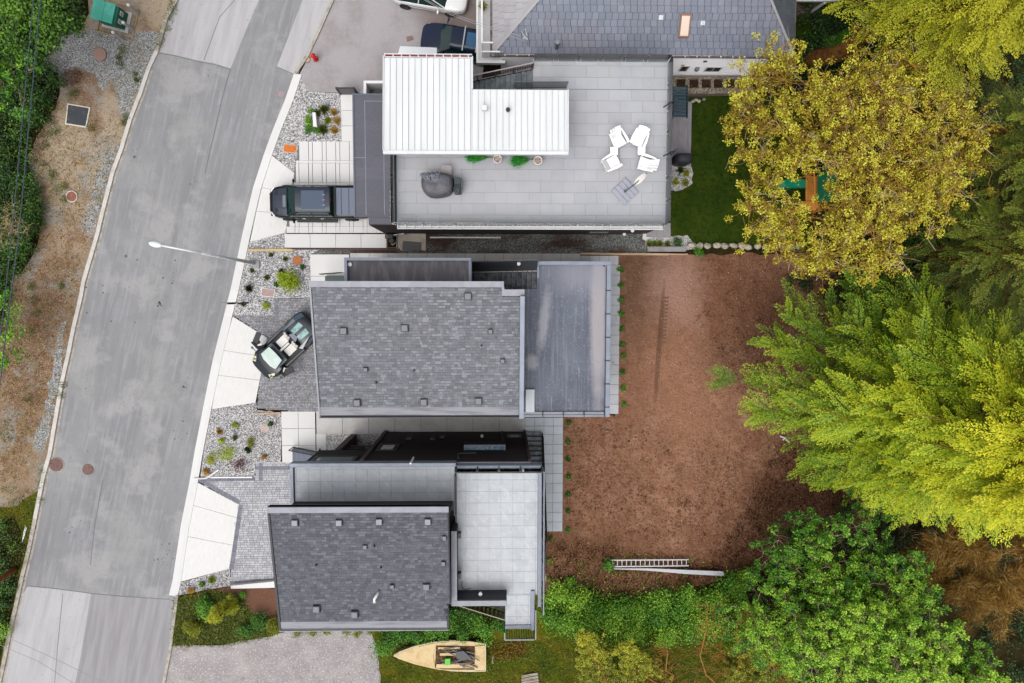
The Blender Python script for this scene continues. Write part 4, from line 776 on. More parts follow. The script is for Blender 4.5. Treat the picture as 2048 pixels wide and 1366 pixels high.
k = MB(); zc = zs(0, XY(1050, 90, 4)[1]); a = XY(1053, 90, zc); k.tube([(a[0], a[1], zc-.1), (a[0], a[1], zc+.9)], .035, 8); k.tube([(a[0], a[1], zc+.9), (a[0]-.12, a[1]+.1, zc+1.0), (a[0]-.2, a[1]+.02, zc+.85)], .03, 6); k.tube([(a[0], a[1], zc+.6), (a[0]-.3, a[1]+.4, zc+.9), (a[0]-.1, a[1]+.6, zc+.8), (a[0], a[1]+.3, zc+.6)], .015, 5); part('service_mast', k, m_steel, sh_)
# rear sunroom corner at the right
k = MB(); k.prism(PW([(1590, -10), (1636, -10), (1636, 34), (1590, 34)]), -.05, .3); part('back_step', k, M('brown_stoop', C(132, 118, 104), [dict(scale=3, col=C(112, 98, 86), lo=.4, hi=.6)], rough=.9), sh_)
k = MB(); k.prism(PW([(1588, -60), (1679, -60), (1679, 1), (1588, 1)], 3.0), 2.8, 3.0); part('porch_roof', k, m_white, sh_)
k = MB(); k.tube([P(1622, 24, .3), (P(1650, 4, 2.75))], .09, 8); part('porch_post', k, m_white, sh_)
# balcony on the west side
bl = thing('balcony', 'narrow white balcony along the west side of the slate roofed house', 'balcony', P(968, 60)); bz = 3.0
bx0, by0 = XY(957, 121, bz); bx1 = XY(990, 60, bz)[0]; bx2 = XY(1000, 115, bz)[0]
m_bfloor = M('pale_vinyl_deck', C(214, 213, 215), [dict(scale=1, col=C(204, 203, 205), lo=.4, hi=.65)], rough=.6)
k = MB(); k.box(bx0, by0, bz-.25, bx1+.4, by0+14, bz); part('floor', k, m_bfloor, bl)
k = MB(); k.box(bx0-.12, by0-.15, bz-.3, bx0-.002, by0+14, bz+.05); k.box(bx0, by0-.15, bz-.3, bx2+.3, by0-.002, bz+.05); part('fascia', k, m_white, bl)
k = MB(); k.box(bx0+.18, by0+.6, bz+.9, bx0+.27, by0+14, bz+1.0); k.box(bx0+.18, by0+.12, bz+.95, bx2, by0+.2, bz+1.0); k.box(bx0+.27, by0+.62, bz+.9, bx1-.1, by0+.7, bz+.97)
part('top_rail', k, m_white, bl)
for i in range(14): piece('picket', (1,), lambda: MB().box(-.02, -.015, 0, .02, .015, .95), m_white, bl, (bx0+.25+i*.085, by0+.16, bz))
for i in range(60): piece('picket', (1,), lambda: MB().box(-.02, -.015, 0, .02, .015, .95), m_white, bl, (bx0+.225, by0+.3+i*.13, bz))
lv = Leaves(); a = XY(966, 11, bz+.4); lv.clump((a[0], a[1], bz+.4), .2, .2, .2, 120, .12, .5)
M('leaf_olive', C(150, 150, 40), ramp=[(0, C(80, 84, 20)), (.5, C(140, 142, 38)), (1, C(200, 196, 70))], transl=.2, rough=.6)
pp = thing('potted_plant', 'small olive green potted plant on the narrow white balcony', 'potted plant', (a[0], a[1], bz)); k = MB(); k.cyl(a, .1, bz, bz+.22, 14, .14); part('pot', k, M('terracotta', C(150, 96, 60), rough=.8), pp); leaf_part('leaves', lv, MATS['leaf_olive'], pp)
# planters and steps behind
m_agg = M('exposed_aggregate', C(130, 116, 102), vor=(22, [(0, C(84, 74, 64)), (.5, C(134, 120, 104)), (1, C(184, 174, 158))]), bump=(26, .7, .03), rough=.9)
pl = thing('planter_wall', 'exposed aggregate planter wall with six square soil pockets', 'planter', P(1420, 170))
xs_ = [1350, 1376, 1401, 1425, 1449, 1473]; k = MB(); zt = .5
k.prism(PW([(1338, 153), (1510, 153), (1510, 158), (1338, 158)], zt), 0, zt); k.prism(PW([(1338, 175.5), (1510, 175.5), (1510, 187), (1338, 187)], zt), 0, zt)
prev = 1338
for x in xs_+[1498]:
    k.prism(PW([(prev, 158), (x+3, 158), (x+3, 175.5), (prev, 175.5)], zt), 0, zt); prev = x+21
part('wall', k, m_agg, pl); m_psoil = M('planter_soil', C(62, 48, 36), [dict(scale=5, col=C(90, 70, 50), lo=.5, hi=.65)], bump=(12, 1, .05), rough=.95)
for x in xs_: k = MB(); k.prism(PW([(x+3.2, 158.2), (x+20.8, 158.2), (x+20.8, 175.3), (x+3.2, 175.3)], zt-.15), 0, zt-.18); part('soil_pocket', k, m_psoil, pl)
single('retaining_wall', 'black retaining wall strip below the aggregate planters', 'low wall', MB().prism(PW([(1373, 188), (1418, 188), (1408, 196), (1373, 196)]), 0, .15), m_black)
mst = thing('metal_steps', 'black metal slat steps at the corner of the glass railed deck', 'steps', P(1358, 202)); m_teal = M('teal_black_metal', C(62, 88, 100), rough=.4, metal=.3)
for i in range(10): a = P(1346, 176+i*6.2, 1.6-.16*i); piece('tread', (1,), lambda: MB().box(0, -.07, -.03, .92, .07, 0), m_teal, mst, a)
k = MB(); k.beam(P(1345, 171, 1.65), P(1345, 236, .05), .05, .16); k.beam(P(1373.5, 171, 1.65), P(1373.5, 236, .05), .05, .16); k.prism(PW([(1345, 172), (1373, 172), (1373, 235), (1345, 235)]), .0, .02); part('stringer', k, m_darkrail, mst)
wd = thing('timber_walkway', 'grey composite plank walkway between the glass rail and the lawn', 'walkway', P(1362, 270)); m_plank = M('grey_plank', C(162, 158, 164), [dict(scale=4, stretch=(.2, 3), col=C(140, 134, 140), lo=.4, hi=.62)], rough=.8, rnd=.07)
a0 = P(1338, 330, .12); a1 = P(1384, 203, .12); nn = 10
for i in range(nn):
    w = (a1.x-a0.x)/nn; L = a1.y-a0.y
    for j in range(3): piece('plank', (j,), lambda: MB().box(.004, 0, -.04, w-.004, L/3-.006, 0), m_plank, wd, (a0.x+w*i, a0.y+L/3*j, .12))
# wall fittings on east glass rail (dark brackets)
for py in (214, 311):
    a = P(1335, py, ZD+.1); k = MB(); k.tube([(a.x-.25, a.y-.05, ZD+.25), (a.x+.02, a.y, ZD+1.2), (a.x+.2, a.y+.1, ZD+1.25), (a.x+.05, a.y-.05, ZD+.5)], .035, 6); part('rail_bracket', k, m_darkrail, th_)
# ---------------------------------------------------------------- MIDDLE HOUSE
mh = thing('modern_house', 'middle modern house with grey shingle roof and flat dark membrane deck', 'house', P(900, 690))
ZN, ZS = 9.2, 7.8
nx0, ny0 = XY(622, 562, ZN); sx0, sy0 = XY(637, 835, ZS); sl_m = (ZN-ZS)/(ny0-sy0)
zm = lambda x, y: ZS+(y-sy0)*sl_m
rxE = XY(1047, 700, 8.5)[0]; rxs = XY(1008, 570, ZN)[0]; ys_ = XY(1020, 579, ZN-.1)[1]; x0 = (nx0+sx0)/2
k = MB(); k.prism([(x0, sy0), (rxE, sy0), (rxE, ys_), (rxs, ys_), (rxs, ny0), (x0, ny0)], lambda x, y: zm(x, y)-.3, zm); part('roof', k, m_under, mh)
shingled(mh, x0+.08, rxE-.2, sy0+.55, ny0-.28, lambda x, y: zm(x, y)+.005, m_shingle, clip=lambda x, y: x < rxs-.1 or y < ys_-.35)
k = MB(); k.prism([(x0-.03, ny0-.3), (rxs, ny0-.3), (rxs, ny0), (x0-.03, ny0)], lambda x, y: zm(x, y)-.3, lambda x, y: zm(x, y)+.1); part('roof_flashing', k, m_flash_l, mh, bev=.01)
k = MB(); k.prism([(rxs-.1, ys_-.32), (rxE+.02, ys_-.32), (rxE+.02, ys_), (rxs-.1, ys_)], lambda x, y: zm(x, y)-.3, lambda x, y: zm(x, y)+.12); k.prism([(rxs-.12, ys_), (rxs+.02, ys_), (rxs+.02, ny0-.3), (rxs-.12, ny0-.3)], lambda x, y: zm(x, y)-.3, lambda x, y: zm(x, y)+.11); part('roof_flashing', k, m_flash_l, mh)
k = MB(); k.prism([(rxE-.2, sy0-.03), (rxE+.03, sy0-.03), (rxE+.03, ys_-.33), (rxE-.2, ys_-.33)], lambda x, y: zm(x, y)-.3, lambda x, y: zm(x, y)+.35); part('parapet', k, m_flash, mh, bev=.01)
k = MB(); k.prism([(x0-.04, sy0+.02), (x0+.05, sy0+.02), (x0+.05, ny0-.3), (x0-.04, ny0-.3)], lambda x, y: zm(x, y)-.32, lambda x, y: zm(x, y)+.05); part('gutter', k, m_flash_l, mh)
k = MB(); k.prism([(x0, sy0+.12), (rxE-.21, sy0+.12), (rxE-.21, sy0+.55), (x0, sy0+.55)], zm, lambda x, y: zm(x, y)+.02); part('eave_flashing', k, M('eave_membrane', C(146, 146, 154), [dict(scale=1.5, stretch=(3, .3), col=C(116, 116, 126), lo=.45, hi=.62)], rough=.6), mh)
k = MB(); k.box(x0, sy0-.02, ZS-.3, rxE-.21, sy0+.03, ZS+.08); k.box(x0, sy0+.03, ZS-.3, rxE-.21, sy0+.12, ZS-.1); part('gutter', k, m_dark, mh)
for px, py in ((688, 662), (810, 656), (936, 593), (715, 805), (848, 804), (957, 802)): sq_vent(mh, px, py, zm(0, XY(px, py, 8.5)[1]), .31)
for px, py in ((981, 663), (1005, 722), (732, 739)): sq_vent(mh, px, py, zm(0, XY(px, py, 8.5)[1]), .2)
for px, py in ((963, 691), (752, 765), (828, 741)): pipe_vent(mh, px, py, zm(0, XY(px, py, 8.5)[1]), .05, .2)
wb = MB(); ya, yb = XY(1040, 768, 8.2)[1], XY(1040, 616, 8.8)[1]; xa = XY(1040, 700, 8.5)[0]
wb.prism([(xa-.02, ya), (xa+.12, ya), (xa+.12, yb), (xa-.02, yb)], lambda x, y: zm(x, y)+.03, lambda x, y: zm(x, y)+.12); single('timber_board', 'long pale timber board lying against the parapet of the shingle roof', 'timber board', wb, m_wood_y)
k = MB(); k.prism([(x0+.5, sy0+.5), (rxE-.05, sy0+.5), (rxE-.05, ys_-.1), (x0+.5, ys_-.1)], 0-.05, lambda x, y: zm(x, y)-.31); part('wall', k, m_brown, mh)
# lower north roof with parapet
z = 6.3; ax0, ay1 = XY(688, 515, z); ax1, _ = XY(943, 515, z); yb = ny0-.05
m_memb2 = M('dusty_dark_membrane', C(92, 88, 96), [dict(scale=1.3, stretch=(.5, 2), col=C(124, 118, 122), lo=.46, hi=.66), dict(scale=2.6, stretch=(.3, 1.6), col=C(165, 152, 150), lo=.66, hi=.76, amt=.7), dict(scale=50, col=C(180, 176, 176), lo=.7, hi=.76, amt=.7)], rough=.6)
k = MB(); k.box(ax0+.15, yb-1, z-.5, ax1-.15, ay1-.15, z-.22); part('lower_roof', k, m_memb2, mh)
k = MB(); k.box(ax0, ay1-.16, -.05 if False else z-.9, ax1, ay1, z); k.box(ax0, yb-1, z-.9, ax0+.16, ay1-.161, z); k.box(ax1-.16, yb-1, z-.9, ax1, ay1-.161, z); part('parapet', k, m_flash, mh, bev=.01)
k = MB(); k.box(ax0+.4, yb-1.2, -.05, ax1-.1, ay1-.1, z-.5); part('wall', k, m_brown, mh)
k = MB(); a = XY(700, 529, z-.2); k.cyl(a, .11, z-.22, z-.15, 16); part('roof_drain', k, m_white, mh)
# deck (membrane)
z = 5.7; dx1, dy1 = XY(1222, 523, z); _, dy0 = XY(1222, 833, z); dxa = XY(1074, 530, z)[0]; dya = XY(1060, 578, z)[1]
m_memb3 = M('scuffed_membrane', C(112, 118, 132), [dict(scale=.35, col=C(98, 102, 116), lo=.42, hi=.6), dict(scale=1.2, stretch=(.16, 3), col=C(134, 138, 152), lo=.5, hi=.66, amt=.7), dict(scale=1.8, stretch=(.2, 2.2), col=C(164, 166, 176), lo=.63, hi=.74, amt=.6),
   dict(scale=60, col=C(170, 172, 180), lo=.66, hi=.74, amt=.5), dict(blob=(P(1197, 620, z)[0], P(1197, 620, z)[1], .42, 5.2), col=C(178, 172, 176), amt=.8, dist=.5, soft=.35, scale=1.5), dict(scale=7, col=C(150, 152, 160), lo=.56, hi=.66, amt=.5), dict(blob=(P(1160, 545, z)[0], P(1160, 545, z)[1], 1.6, 1.0), col=C(150, 150, 162), amt=.6, soft=.6),
   dict(blob=(P(1088, 640, z)[0], P(1088, 640, z)[1], .25, 1.5), rot=-.12, col=C(176, 176, 184), amt=.7, dist=.9, soft=.4, scale=3), dict(blob=(P(1064, 725, z)[0], P(1064, 725, z)[1], .3, .4), col=C(186, 186, 192), amt=.6, dist=1, soft=.4, scale=5)], rough=.75, spec=.15)
k = MB(); k.box(dxa, dya, z-.3, dx1-.25, dy1-.2, z); k.box(rxE-.2, dy0+.15, z-.3, dx1-.25, dya, z); part('deck_membrane', k, m_memb3, mh)
k = MB(); k.box(dxa+.1, dya, -.05, dx1-.12, dy1-.1, z-.31); k.box(rxE-.3, dy0+.12, -.05, dx1-.12, dya, z-.31); part('wall', k, m_brown, mh)
k = MB(); k.box(dxa, dy1-.2, z-.45, dx1, dy1, z+.22); k.box(dx1-.25, dy0, z-.45, dx1, dy1-.201, z+.16); k.box(dxa, dy1-.9, z-.3, dxa+.12, dy1-.201, z+.14); part('parapet', k, m_flash, mh, bev=.012)
k = MB(); k.box(dx1-.27, dy0, z+.0, dx1-.255, dy1-.3, z+.17); part('parapet_liner', k, m_darkrail, mh)
k = MB()
for i in range(7): yy = dy1-1.6-i*1.28; k.box(dx1-.3, yy, z+.05, dx1-.02, yy+.05, z+.2)
part('rail_bracket', k, m_darkrail, mh)
k = MB(); k.box(rxE, dy0, z-.45, dx1-.26, dy0+.1, z+.1); part('parapet', k, m_flash, mh)
for i in range(4): xa = rxE+.05+i*(dx1-.3-rxE)/4; k = MB(); k.box(xa, dy0+.101, z-.0, xa+(dx1-.3-rxE)/4-.06, dy0+.26, z+.03); part('rail_panel', k, m_flash_l, mh)
k = MB(); 
for i in range(5): xa = rxE+i*(dx1-.3-rxE)/4; k.box(xa, dy0+.0, z+.03, xa+.05, dy0+.28, z+.13)
k.box(rxE, dy0+.262, z, dx1-.26, dy0+.31, z+.05); part('rail_post', k, m_darkrail, mh)
k = MB(); p0 = XY(1051, 824, z); p1 = XY(1069, 778, z); k.box(p0[0], p0[1], z+.002, p1[0], p1[1], z+.16); part('white_upstand', k, M('pale_metal_lid', C(196, 202, 208), rough=.4), mh, bev=.02)
for px, py in ((1208, 532), (1208, 822)): k = MB(); k.cyl(XY(px, py, z), .05, z, z+.01, 10); part('deck_drain', k, m_dark, mh)
# stairs mid
st = thing('deck_staircase', 'dark enclosed staircase climbing to the scuffed membrane deck', 'staircase', P(1010, 555)); ysn = XY(1000, 541, z)[1]; m_tr2 = M('charcoal_tread', C(104, 106, 114), [dict(scale=3, col=C(58, 56, 60), lo=.4, hi=.6)], rough=.7)
m_nose = M('tread_nosing', C(104, 112, 118), rough=.5)
ys0 = dya-1.0
for i in range(16):
    xa = dxa-(i+1)*.268; zz = z-.17*(i+1)+.05
    piece('tread', (2,), lambda: MB().box(0, 0, -.05, .262, ysn-ys0, 0), m_tr2, st, (xa, ys0, zz)); piece('nosing', (2,), lambda: MB().box(0, 0, 0, .02, ysn-ys0-.02, .006), m_nose, st, (xa, ys0, zz)); piece('riser', (3,), lambda: MB().box(.255, 0, -.17, .266, ysn-ys0-.02, -.051), m_rise, st, (xa, ys0, zz+.17))
k = MB(); A = Vector((dxa, ysn+.02, z+1.0)); L = 4.3
za, zb = z+1.05, z+1.05-2.5
k.add([(dxa, ysn, z-.1), (dxa-L, ysn, z-2.8), (dxa-L, ysn+.5, zb), (dxa, ysn+.5, za), (dxa, ysn+.06, z-.1), (dxa-L, ysn+.06, z-2.8), (dxa-L, ysn+.56, zb), (dxa, ysn+.56, za)], [(0, 1, 2, 3), (7, 6, 5, 4), (0, 4, 5, 1), (3, 2, 6, 7), (0, 3, 7, 4), (1, 5, 6, 2)]); part('guard_panel', k, M('smooth_dark_panel', C(66, 74, 82), [dict(scale=.6, col=C(84, 80, 86), lo=.4, hi=.65)], rough=.35, spec=.6), st)
k = MB(); k.beam((dxa, ysn-.02, z+.0), (dxa-L, ysn-.02, z-2.7), .05, .03); part('handrail', k, M('pale_handrail', C(200, 196, 196), rough=.4), st)
lamp_small(st, (dxa-1.0, ysn+.35, z+.2))
# entrance railing near west
er = thing('entrance_railing', 'short black slatted railing beside the round drain roof of the middle house', 'railing', P(668, 548)); rail(er, P(647, 549, 1.0), P(688, 546, 1.0), 0, 1.0, 12, m_darkrail); k = MB(); k.prism(PW([(653, 552), (700, 552), (700, 566), (653, 566)]), .04, .35); part('dark_step', k, M('green_black_step', C(66, 80, 78), rough=.6), er)
single('landscape_edging', 'low tan edging with a round brown pipe end by the dark block driveway', 'edging', MB().prism(PW([(508, 826), (562, 824), (562, 828), (508, 828.5)]), 0, .1).tube([P(530+i*3, 826-4*math.sin(i/6*PI), .12) for i in range(7)], .04, 6), m_wood_t)
# ---------------------------------------------------------------- LOWEST HOUSE
lh = thing('modern_house', 'lowest modern house with dark shingle roof and two pale tiled roof decks', 'house', P(800, 1080))
ZL = 8.1; ZRN, ZRS = 10.9, 9.5
yd = XY(800, 925, ZL)[1]; yd2 = XY(1000, 936, ZL)[1]
xa0 = XY(582, 960, ZL)[0]; xa1 = XY(910, 960, ZL)[0]; xb1 = XY(1083, 1000, ZL)[0]; yb0 = XY(1000, 1190, ZL)[1]
xm0 = XY(720, 922, ZL)[0]; xm1 = XY(1063, 925, ZL)[0]
k = MB(); k.box(xm0, XY(800, 1200, ZL)[1], -.05, xm1-.05, yd-.1, ZL-.35); k.box(xa0+.6, XY(700, 1190, ZL)[1], -.05, xm0, XY(700, 990, ZL)[1], ZL-.35); part('wall', k, m_brown, lh)
m_sid2 = M('dark_brown_lap_siding', C(50, 45, 44), tone=.14, rough=.7, layers=[dict(scale=.4, stretch=(3, .5), col=C(64, 54, 52), lo=.5, hi=.65, amt=.7)])
wall_siding(lh, (xm1-.05, yd-.05), (xm0, yd-.05), 0, ZL-.3, m_sid2, .19, .035)
def corner(x, y, z0, z1, w=.12, mat=m_brown): k = MB(); k.box(x-w/2, y-.03, z0, x+w/2, y+.1, z1); return part('corner_board', k, mat, lh)
corner(xm0+.02, yd-.02, 0, ZL-.3, .2, M('brown_trim', C(96, 80, 78), rough=.7)); corner(xm1-.08, yd-.02, 0, ZL-.3, .14)
# upper projecting volume at the west
k = MB(); k.box(xa0+.55, XY(700, 990, ZL)[1], 4.7, xm0-.1, yd-.18, ZL-.35); part('wall', k, m_brown, lh); wall_siding(lh, (xm0-.1, yd-.15), (xa0+.55, yd-.15), 4.7, ZL-.3, m_sid2, .19, .035)
m_trim = M('dark_window_trim', C(58, 58, 64), rough=.5)
def wwin(parent, x0, x1, y, z0, z1, pane=m_pane_l, mull=1, t=.14):
    k = MB(); k.box(x0-t, y, z0-t, x1+t, y+.04, z0-.002); k.box(x0-t, y, z1+.002, x1+t, y+.04, z1+t); k.box(x0-t, y, z0, x0-.002, y+.04, z1); k.box(x1+.002, y, z0, x1+t, y+.04, z1); f = part('window', k, m_trim, parent)
    for i in range(mull): w = (x1-x0)/mull; k = MB(); k.box(x0+w*i+.02, y-.02, z0, x0+w*(i+1)-.02, y+.012, z1); part('pane', k, pane, f)
zz = 7.0; a = XY(632, 918, zz)[0]; b = XY(705, 918, zz)[0]; wwin(lh, a, b, yd-.1, 6.5, 7.4, M('greenish_pane', C(150, 170, 165), rough=.08, spec=.8), 1, .2)
a = XY(764, 897, 4.3)[0]; b = XY(790, 897, 4.3)[0]; wwin(lh, a, b, yd-.01, 3.9, 5.2, m_pane_l, 1, .22)
a = XY(1019, 877, 1.4)[0]; b = XY(1038, 877, 1.4)[0]; wwin(lh, a, b, yd-.01, 1.1, 1.9, m_pane_l, 1, .14)
# blue glazed bay light well
zb = 5.2; bx0_, by_ = XY(928, 906, zb); bx1_, _ = XY(1011, 906, zb); byt = XY(970, 889.5, zb)[1]
k = MB(); k.box(bx0_, yd-.06, zb-1.0, bx1_, byt, zb-.1); part('bay', k, m_black, lh)
k = MB(); k.box(bx0_, byt-.08, zb-.1, bx1_, byt, zb+.05); k.box(bx0_, yd-.05, zb-.1, bx0_+.08, byt-.081, zb+.05); k.box(bx1_-.12, yd-.05, zb-.1, bx1_, byt-.081, zb+.05); bf = part('bay_frame', k, m_flash, lh)
k = MB(); k.box(bx0_+.09, yd-.04, zb-.08, bx1_-.13, byt-.09, zb-.02); part('bay_cover', k, M('blue_plastic_sheet', C(112, 142, 164), [dict(scale=2.5, stretch=(2, .6), col=C(150, 178, 196), lo=.45, hi=.6), dict(scale=5, col=C(220, 236, 244), lo=.62, hi=.68)], rough=.25, bump=(4, .8, .1)), bf)
lamp_small(lh, (XY(964, 876, 1.8)[0], yd+.12, 2.0)); k = MB(); a = XY(964, 870, 0)[0]
k = MB(); x_ = XY(916, 910, 6)[0]; k.beam((x_, yd+.02, 6.2), (x_+.1, yd+.02, 7.3), .08, .06); k.beam((x_, yd+.02, 6.2), (x_+1.0, yd+.02, 6.05), .06, .06); k.beam((XY(1003, 864, .3)[0], yd+.03, .2), (XY(1006, 890, 3)[0], yd+.03, 3.9), .09, .06); part('trim_board', k, M('grey_trim', C(86, 84, 84), rough=.7), lh)
# pipes and vents on wall
k = MB(); x_ = XY(764, 872, 1)[0]; k.tube([(x_, yd+.1, .6), (x_, yd+.1, 1.9)], .035, 6); part('wall_pipe', k, m_white, lh)
for px, z0 in ((818, 2.3), (885, 1.9), (866, 2.4)): x_ = XY(px, 880, z0)[0]; k = MB(); k.box(x_-.15, yd+.0, z0, x_+.15, yd+.14, z0+.3); part('wall_vent', k, m_dark, lh)
hb = thing('hose_bib', 'black hose fittings at the foot of the dark siding wall', 'tap', P(775, 866)); k = MB(); k.tube([P(764, 867, .3), P(772, 866, .45), P(780, 867, .4), P(795, 865, .3), P(797, 866, .2)], .05, 6); k.tube([P(788, 867, .15), P(788, 863, .7)], .03, 6); part('hose', k, m_dark, hb)
# decks
m_ltile = M('pale_deck_tile', C(194, 198, 204), [dict(scale=1.6, col=C(183, 188, 195), lo=.42, hi=.62, amt=.8), dict(scale=5, stretch=(1, 2), rot=.7, col=C(212, 214, 218), lo=.54, hi=.66, amt=.6)], bump=(20, .1, .005), rnd=.035, rough=.6)
m_grout = M('tile_gap', C(140, 148, 154), rough=.9)
yroofN = XY(800, 1003, ZL)[1]; xr0 = (XY(539, 1015, ZRN)[0]+XY(558, 1260, ZRS)[0])/2
k = MB(); k.box(xa0+.15, yroofN-.5, ZL-.35, xa1, yd-.2, ZL-.035); k.box(xa1, yb0, ZL-.35, xb1-.15, yd2-.05, ZL-.035); xs0, ys1 = XY(1010, 1250, ZL); xs1 = XY(1062, 1190, ZL)[0]; k.box(xs0, ys1, ZL-.35, xs1, yb0, ZL-.035); part('deck_slab', k, m_grout, lh)
org = (XY(931, 960, ZL)[0], XY(931, 960, ZL)[1])
tiles(lh, [(xa0+.2, yroofN+.02, xa1-.02, yd-.22)], .61, .61, ZL, m_ltile, (XY(641, 978, ZL)[0], XY(641, 963, ZL)[1]), gap=.008)
tiles(lh, [(xa1+.08, yb0, xb1-.2, yd2-.08)], .61, .61, ZL, m_ltile, org, gap=.008)
tiles(lh, [(xs0+.02, ys1+.02, xs1-.02, yb0-.01)], .61, .61, ZL, m_ltile, (XY(1033.5, 1210, ZL)[0], XY(1033, 1210.5, ZL)[1]), gap=.008)
k = MB(); k.box(xa0, yd-.2, ZL-.4, xa1+.06, yd, ZL+.15); k.box(xa0, yroofN-.3, ZL-.4, xa0+.16, yd-.201, ZL+.15); part('parapet', k, m_flash, lh, bev=.012)
k = MB(); k.box(xa1-.0, yroofN-.6, ZL-.04, xa1+.07, yd2-.3, ZL+.5); part('divider_screen', k, m_darkrail, lh)
k = MB(); k.box(xa1-.02, yroofN-.6, ZL+.45, xa1+.0, yd2-.3, ZL+.55); part('screen_cap', k, m_flash_l, lh)
k = MB(); k.box(xa1+.07, yd2-.02, ZL-.4, xb1, yd2+.16, ZL+.02); part('parapet', k, m_flash, lh)
k = MB(); k.box(xa1+.07, yd2+.17, ZL-.45, xm1+.0, yd2+.25, ZL-.3); part('edge_flashing', k, m_flash_l, lh)
k = MB(); n = 4; L = (xb1-xa1-.1)/n
for i in range(n+1): q = xa1+.08+i*L; k.box(q-.03, yd2+.03, ZL+.02, q+.03, yd2+.09, ZL+1.05)
k.box(xa1+.08, yd2+.0, ZL+1.0, xb1, yd2+.05, ZL+1.06); rp_ = part('railing', k, m_darkrail, lh)
for i in range(n): k = MB(); q = xa1+.12+i*L; k.box(q, yd2+.05, ZL+.1, q+L-.08, yd2+.065, ZL+.98); part('glass_panel', k, m_glass, rp_)
# east parapet and rail
yE0 = XY(1083, 1212, ZL)[1]
k = MB(); k.box(xb1-.18, yE0, ZL-.4, xb1, yd2-.021, ZL+.1); part('parapet', k, m_flash, lh)
k = MB(); k.box(xb1+.04, yE0, ZL+.98, xb1+.09, yd2+.05, ZL+1.03); n = 6
for i in range(n+1): q = yE0+(yd2-yE0)*i/n; k.box(xb1+.03, q-.03, ZL-.2, xb1+.09, q+.03, ZL+1.0)
rp_ = part('railing', k, m_flash_l, lh)
for i in range(n): k = MB(); q = yE0+(yd2-yE0)*i/n; k.box(xb1+.055, q+.05, ZL+.1, xb1+.07, q+(yd2-yE0)/n-.05, ZL+.96); part('glass_panel', k, m_glass, rp_)
# small south landing rails
k = MB(); k.box(xs1-.01, ys1-.25, ZL-.3, xs1+.18, yb0+.25, ZL+.12); k.box(xs0, ys1-.2, ZL-.3, xs1-.02, ys1+.0, ZL+.03); part('parapet', k, m_flash, lh)
yz = XY(1040, 1275, ZL+1)[1]
lr = thing('landing_railing', 'black picket railing round the small landing at the bottom of the pale deck', 'railing', (*XY(1040, 1255, ZL), ZL))
for (a, b, n) in (((xs0-.02, ys1-.28, ZL), (xs1+.12, ys1-.28, ZL), 12), ((xs1+.2, ys1-.28, ZL), (xs1+.2, yb0-.35, ZL), 8), ((xs0-.02, ys1-.28, ZL), (xs0-.02, ys1+.1, ZL), 2)):
    k = MB(); A, B = Vector(a), Vector(b); k.beam(A+Vector((0, 0, 1.02)), B+Vector((0, 0, 1.02)), .05, .05); part('top_rail', k, m_flash_l, lr)
    for i in range(n+1): q = A.lerp(B, i/n); piece('picket', (9,), lambda: MB().box(-.017, -.017, 0, .017, .017, 1.0), m_darkrail, lr, q)
# L shaped privacy wall
zp = ZL+1.15; px_ = XY(903, 1150, zp)[0]; py_ = XY(950, 1211, zp)[1]; pxe = XY(1013.5, 1205, zp)[0]; pyn = XY(905, 1062, zp)[1]
k = MB(); k.box(px_, py_, ZL-.4, pxe, py_+.26, zp); k.box(px_, py_+.261, ZL-.4, px_+.27, pyn, zp); part('privacy_wall', k, m_dark, lh)
k = MB(); k.box(px_-.01, py_-.01, zp+.002, pxe+.01, py_+.27, zp+.05); k.box(px_-.01, py_+.271, zp+.002, px_+.28, pyn, zp+.05); part('wall_cap', k, m_flash_l, lh, bev=.01)
k = MB(); k.box(px_+.272, py_+.262, ZL, pxe, py_+.3, zp-.01); part('wall_liner', k, M('navy_black_panel', C(44, 46, 54), rough=.5), lh)
lamp_small(lh, (XY(961, 1190, ZL+.6)[0], py_+.42, ZL+.7))
for py in (1068, 1148): a = XY(915, py, ZL+.4); k = MB(); k.box(px_+.28, a[1]-.13, ZL+.3, px_+.45, a[1]+.13, ZL+.7); part('wall_light', k, m_darkrail, lh)
single('garden_hose', 'black curved hose lying on the pale deck tiles', 'hose', MB().tube([Vector((*XY(x, y, ZL), ZL+.02)) for x, y in ((924.5, 1162), (923.5, 1170), (926, 1177), (931, 1179), (937, 1177.5), (941, 1176.5))], .018, 6), m_dark)
# main roof
yrn = XY(700, 1013, ZRN)[1]; yrs = XY(700, 1260, ZRS)[1]; sl_l = (ZRN-ZRS)/(yrn-yrs); zl = lambda x, y: ZRS+(y-yrs)*sl_l
xr1 = XY(914, 1013, ZRN)[0]; xr2 = XY(896, 1240, ZRS)[0]; yst = XY(900, 1207, ZRS+.2)[1]; xr1 = min(xr1, px_+.0)
k = MB(); k.prism([(xr0, yrs), (xr2, yrs), (xr2, yst), (xr1, yst), (xr1, yrn), (xr0, yrn)], lambda x, y: zl(x, y)-.3, zl); part('roof', k, m_under, lh)
shingled(lh, xr0+.08, xr1-.05, yrs+.5, yrn-.28, lambda x, y: zl(x, y)+.005, m_shingle2, clip=lambda x, y: x < xr2-.05 or y > yst+.05)
k = MB(); k.prism([(xr0-.03, yrn-.3), (xr1, yrn-.3), (xr1, yrn), (xr0-.03, yrn)], lambda x, y: zl(x, y)-.35, lambda x, y: zl(x, y)+.1); part('roof_flashing', k, m_flash_l, lh, bev=.01)
k = MB(); k.box(xr0+.4, yroofN-.12, ZL-.3, xr1-.02, yroofN, ZRN-.36); part('clerestory_wall', k, m_black, lh)
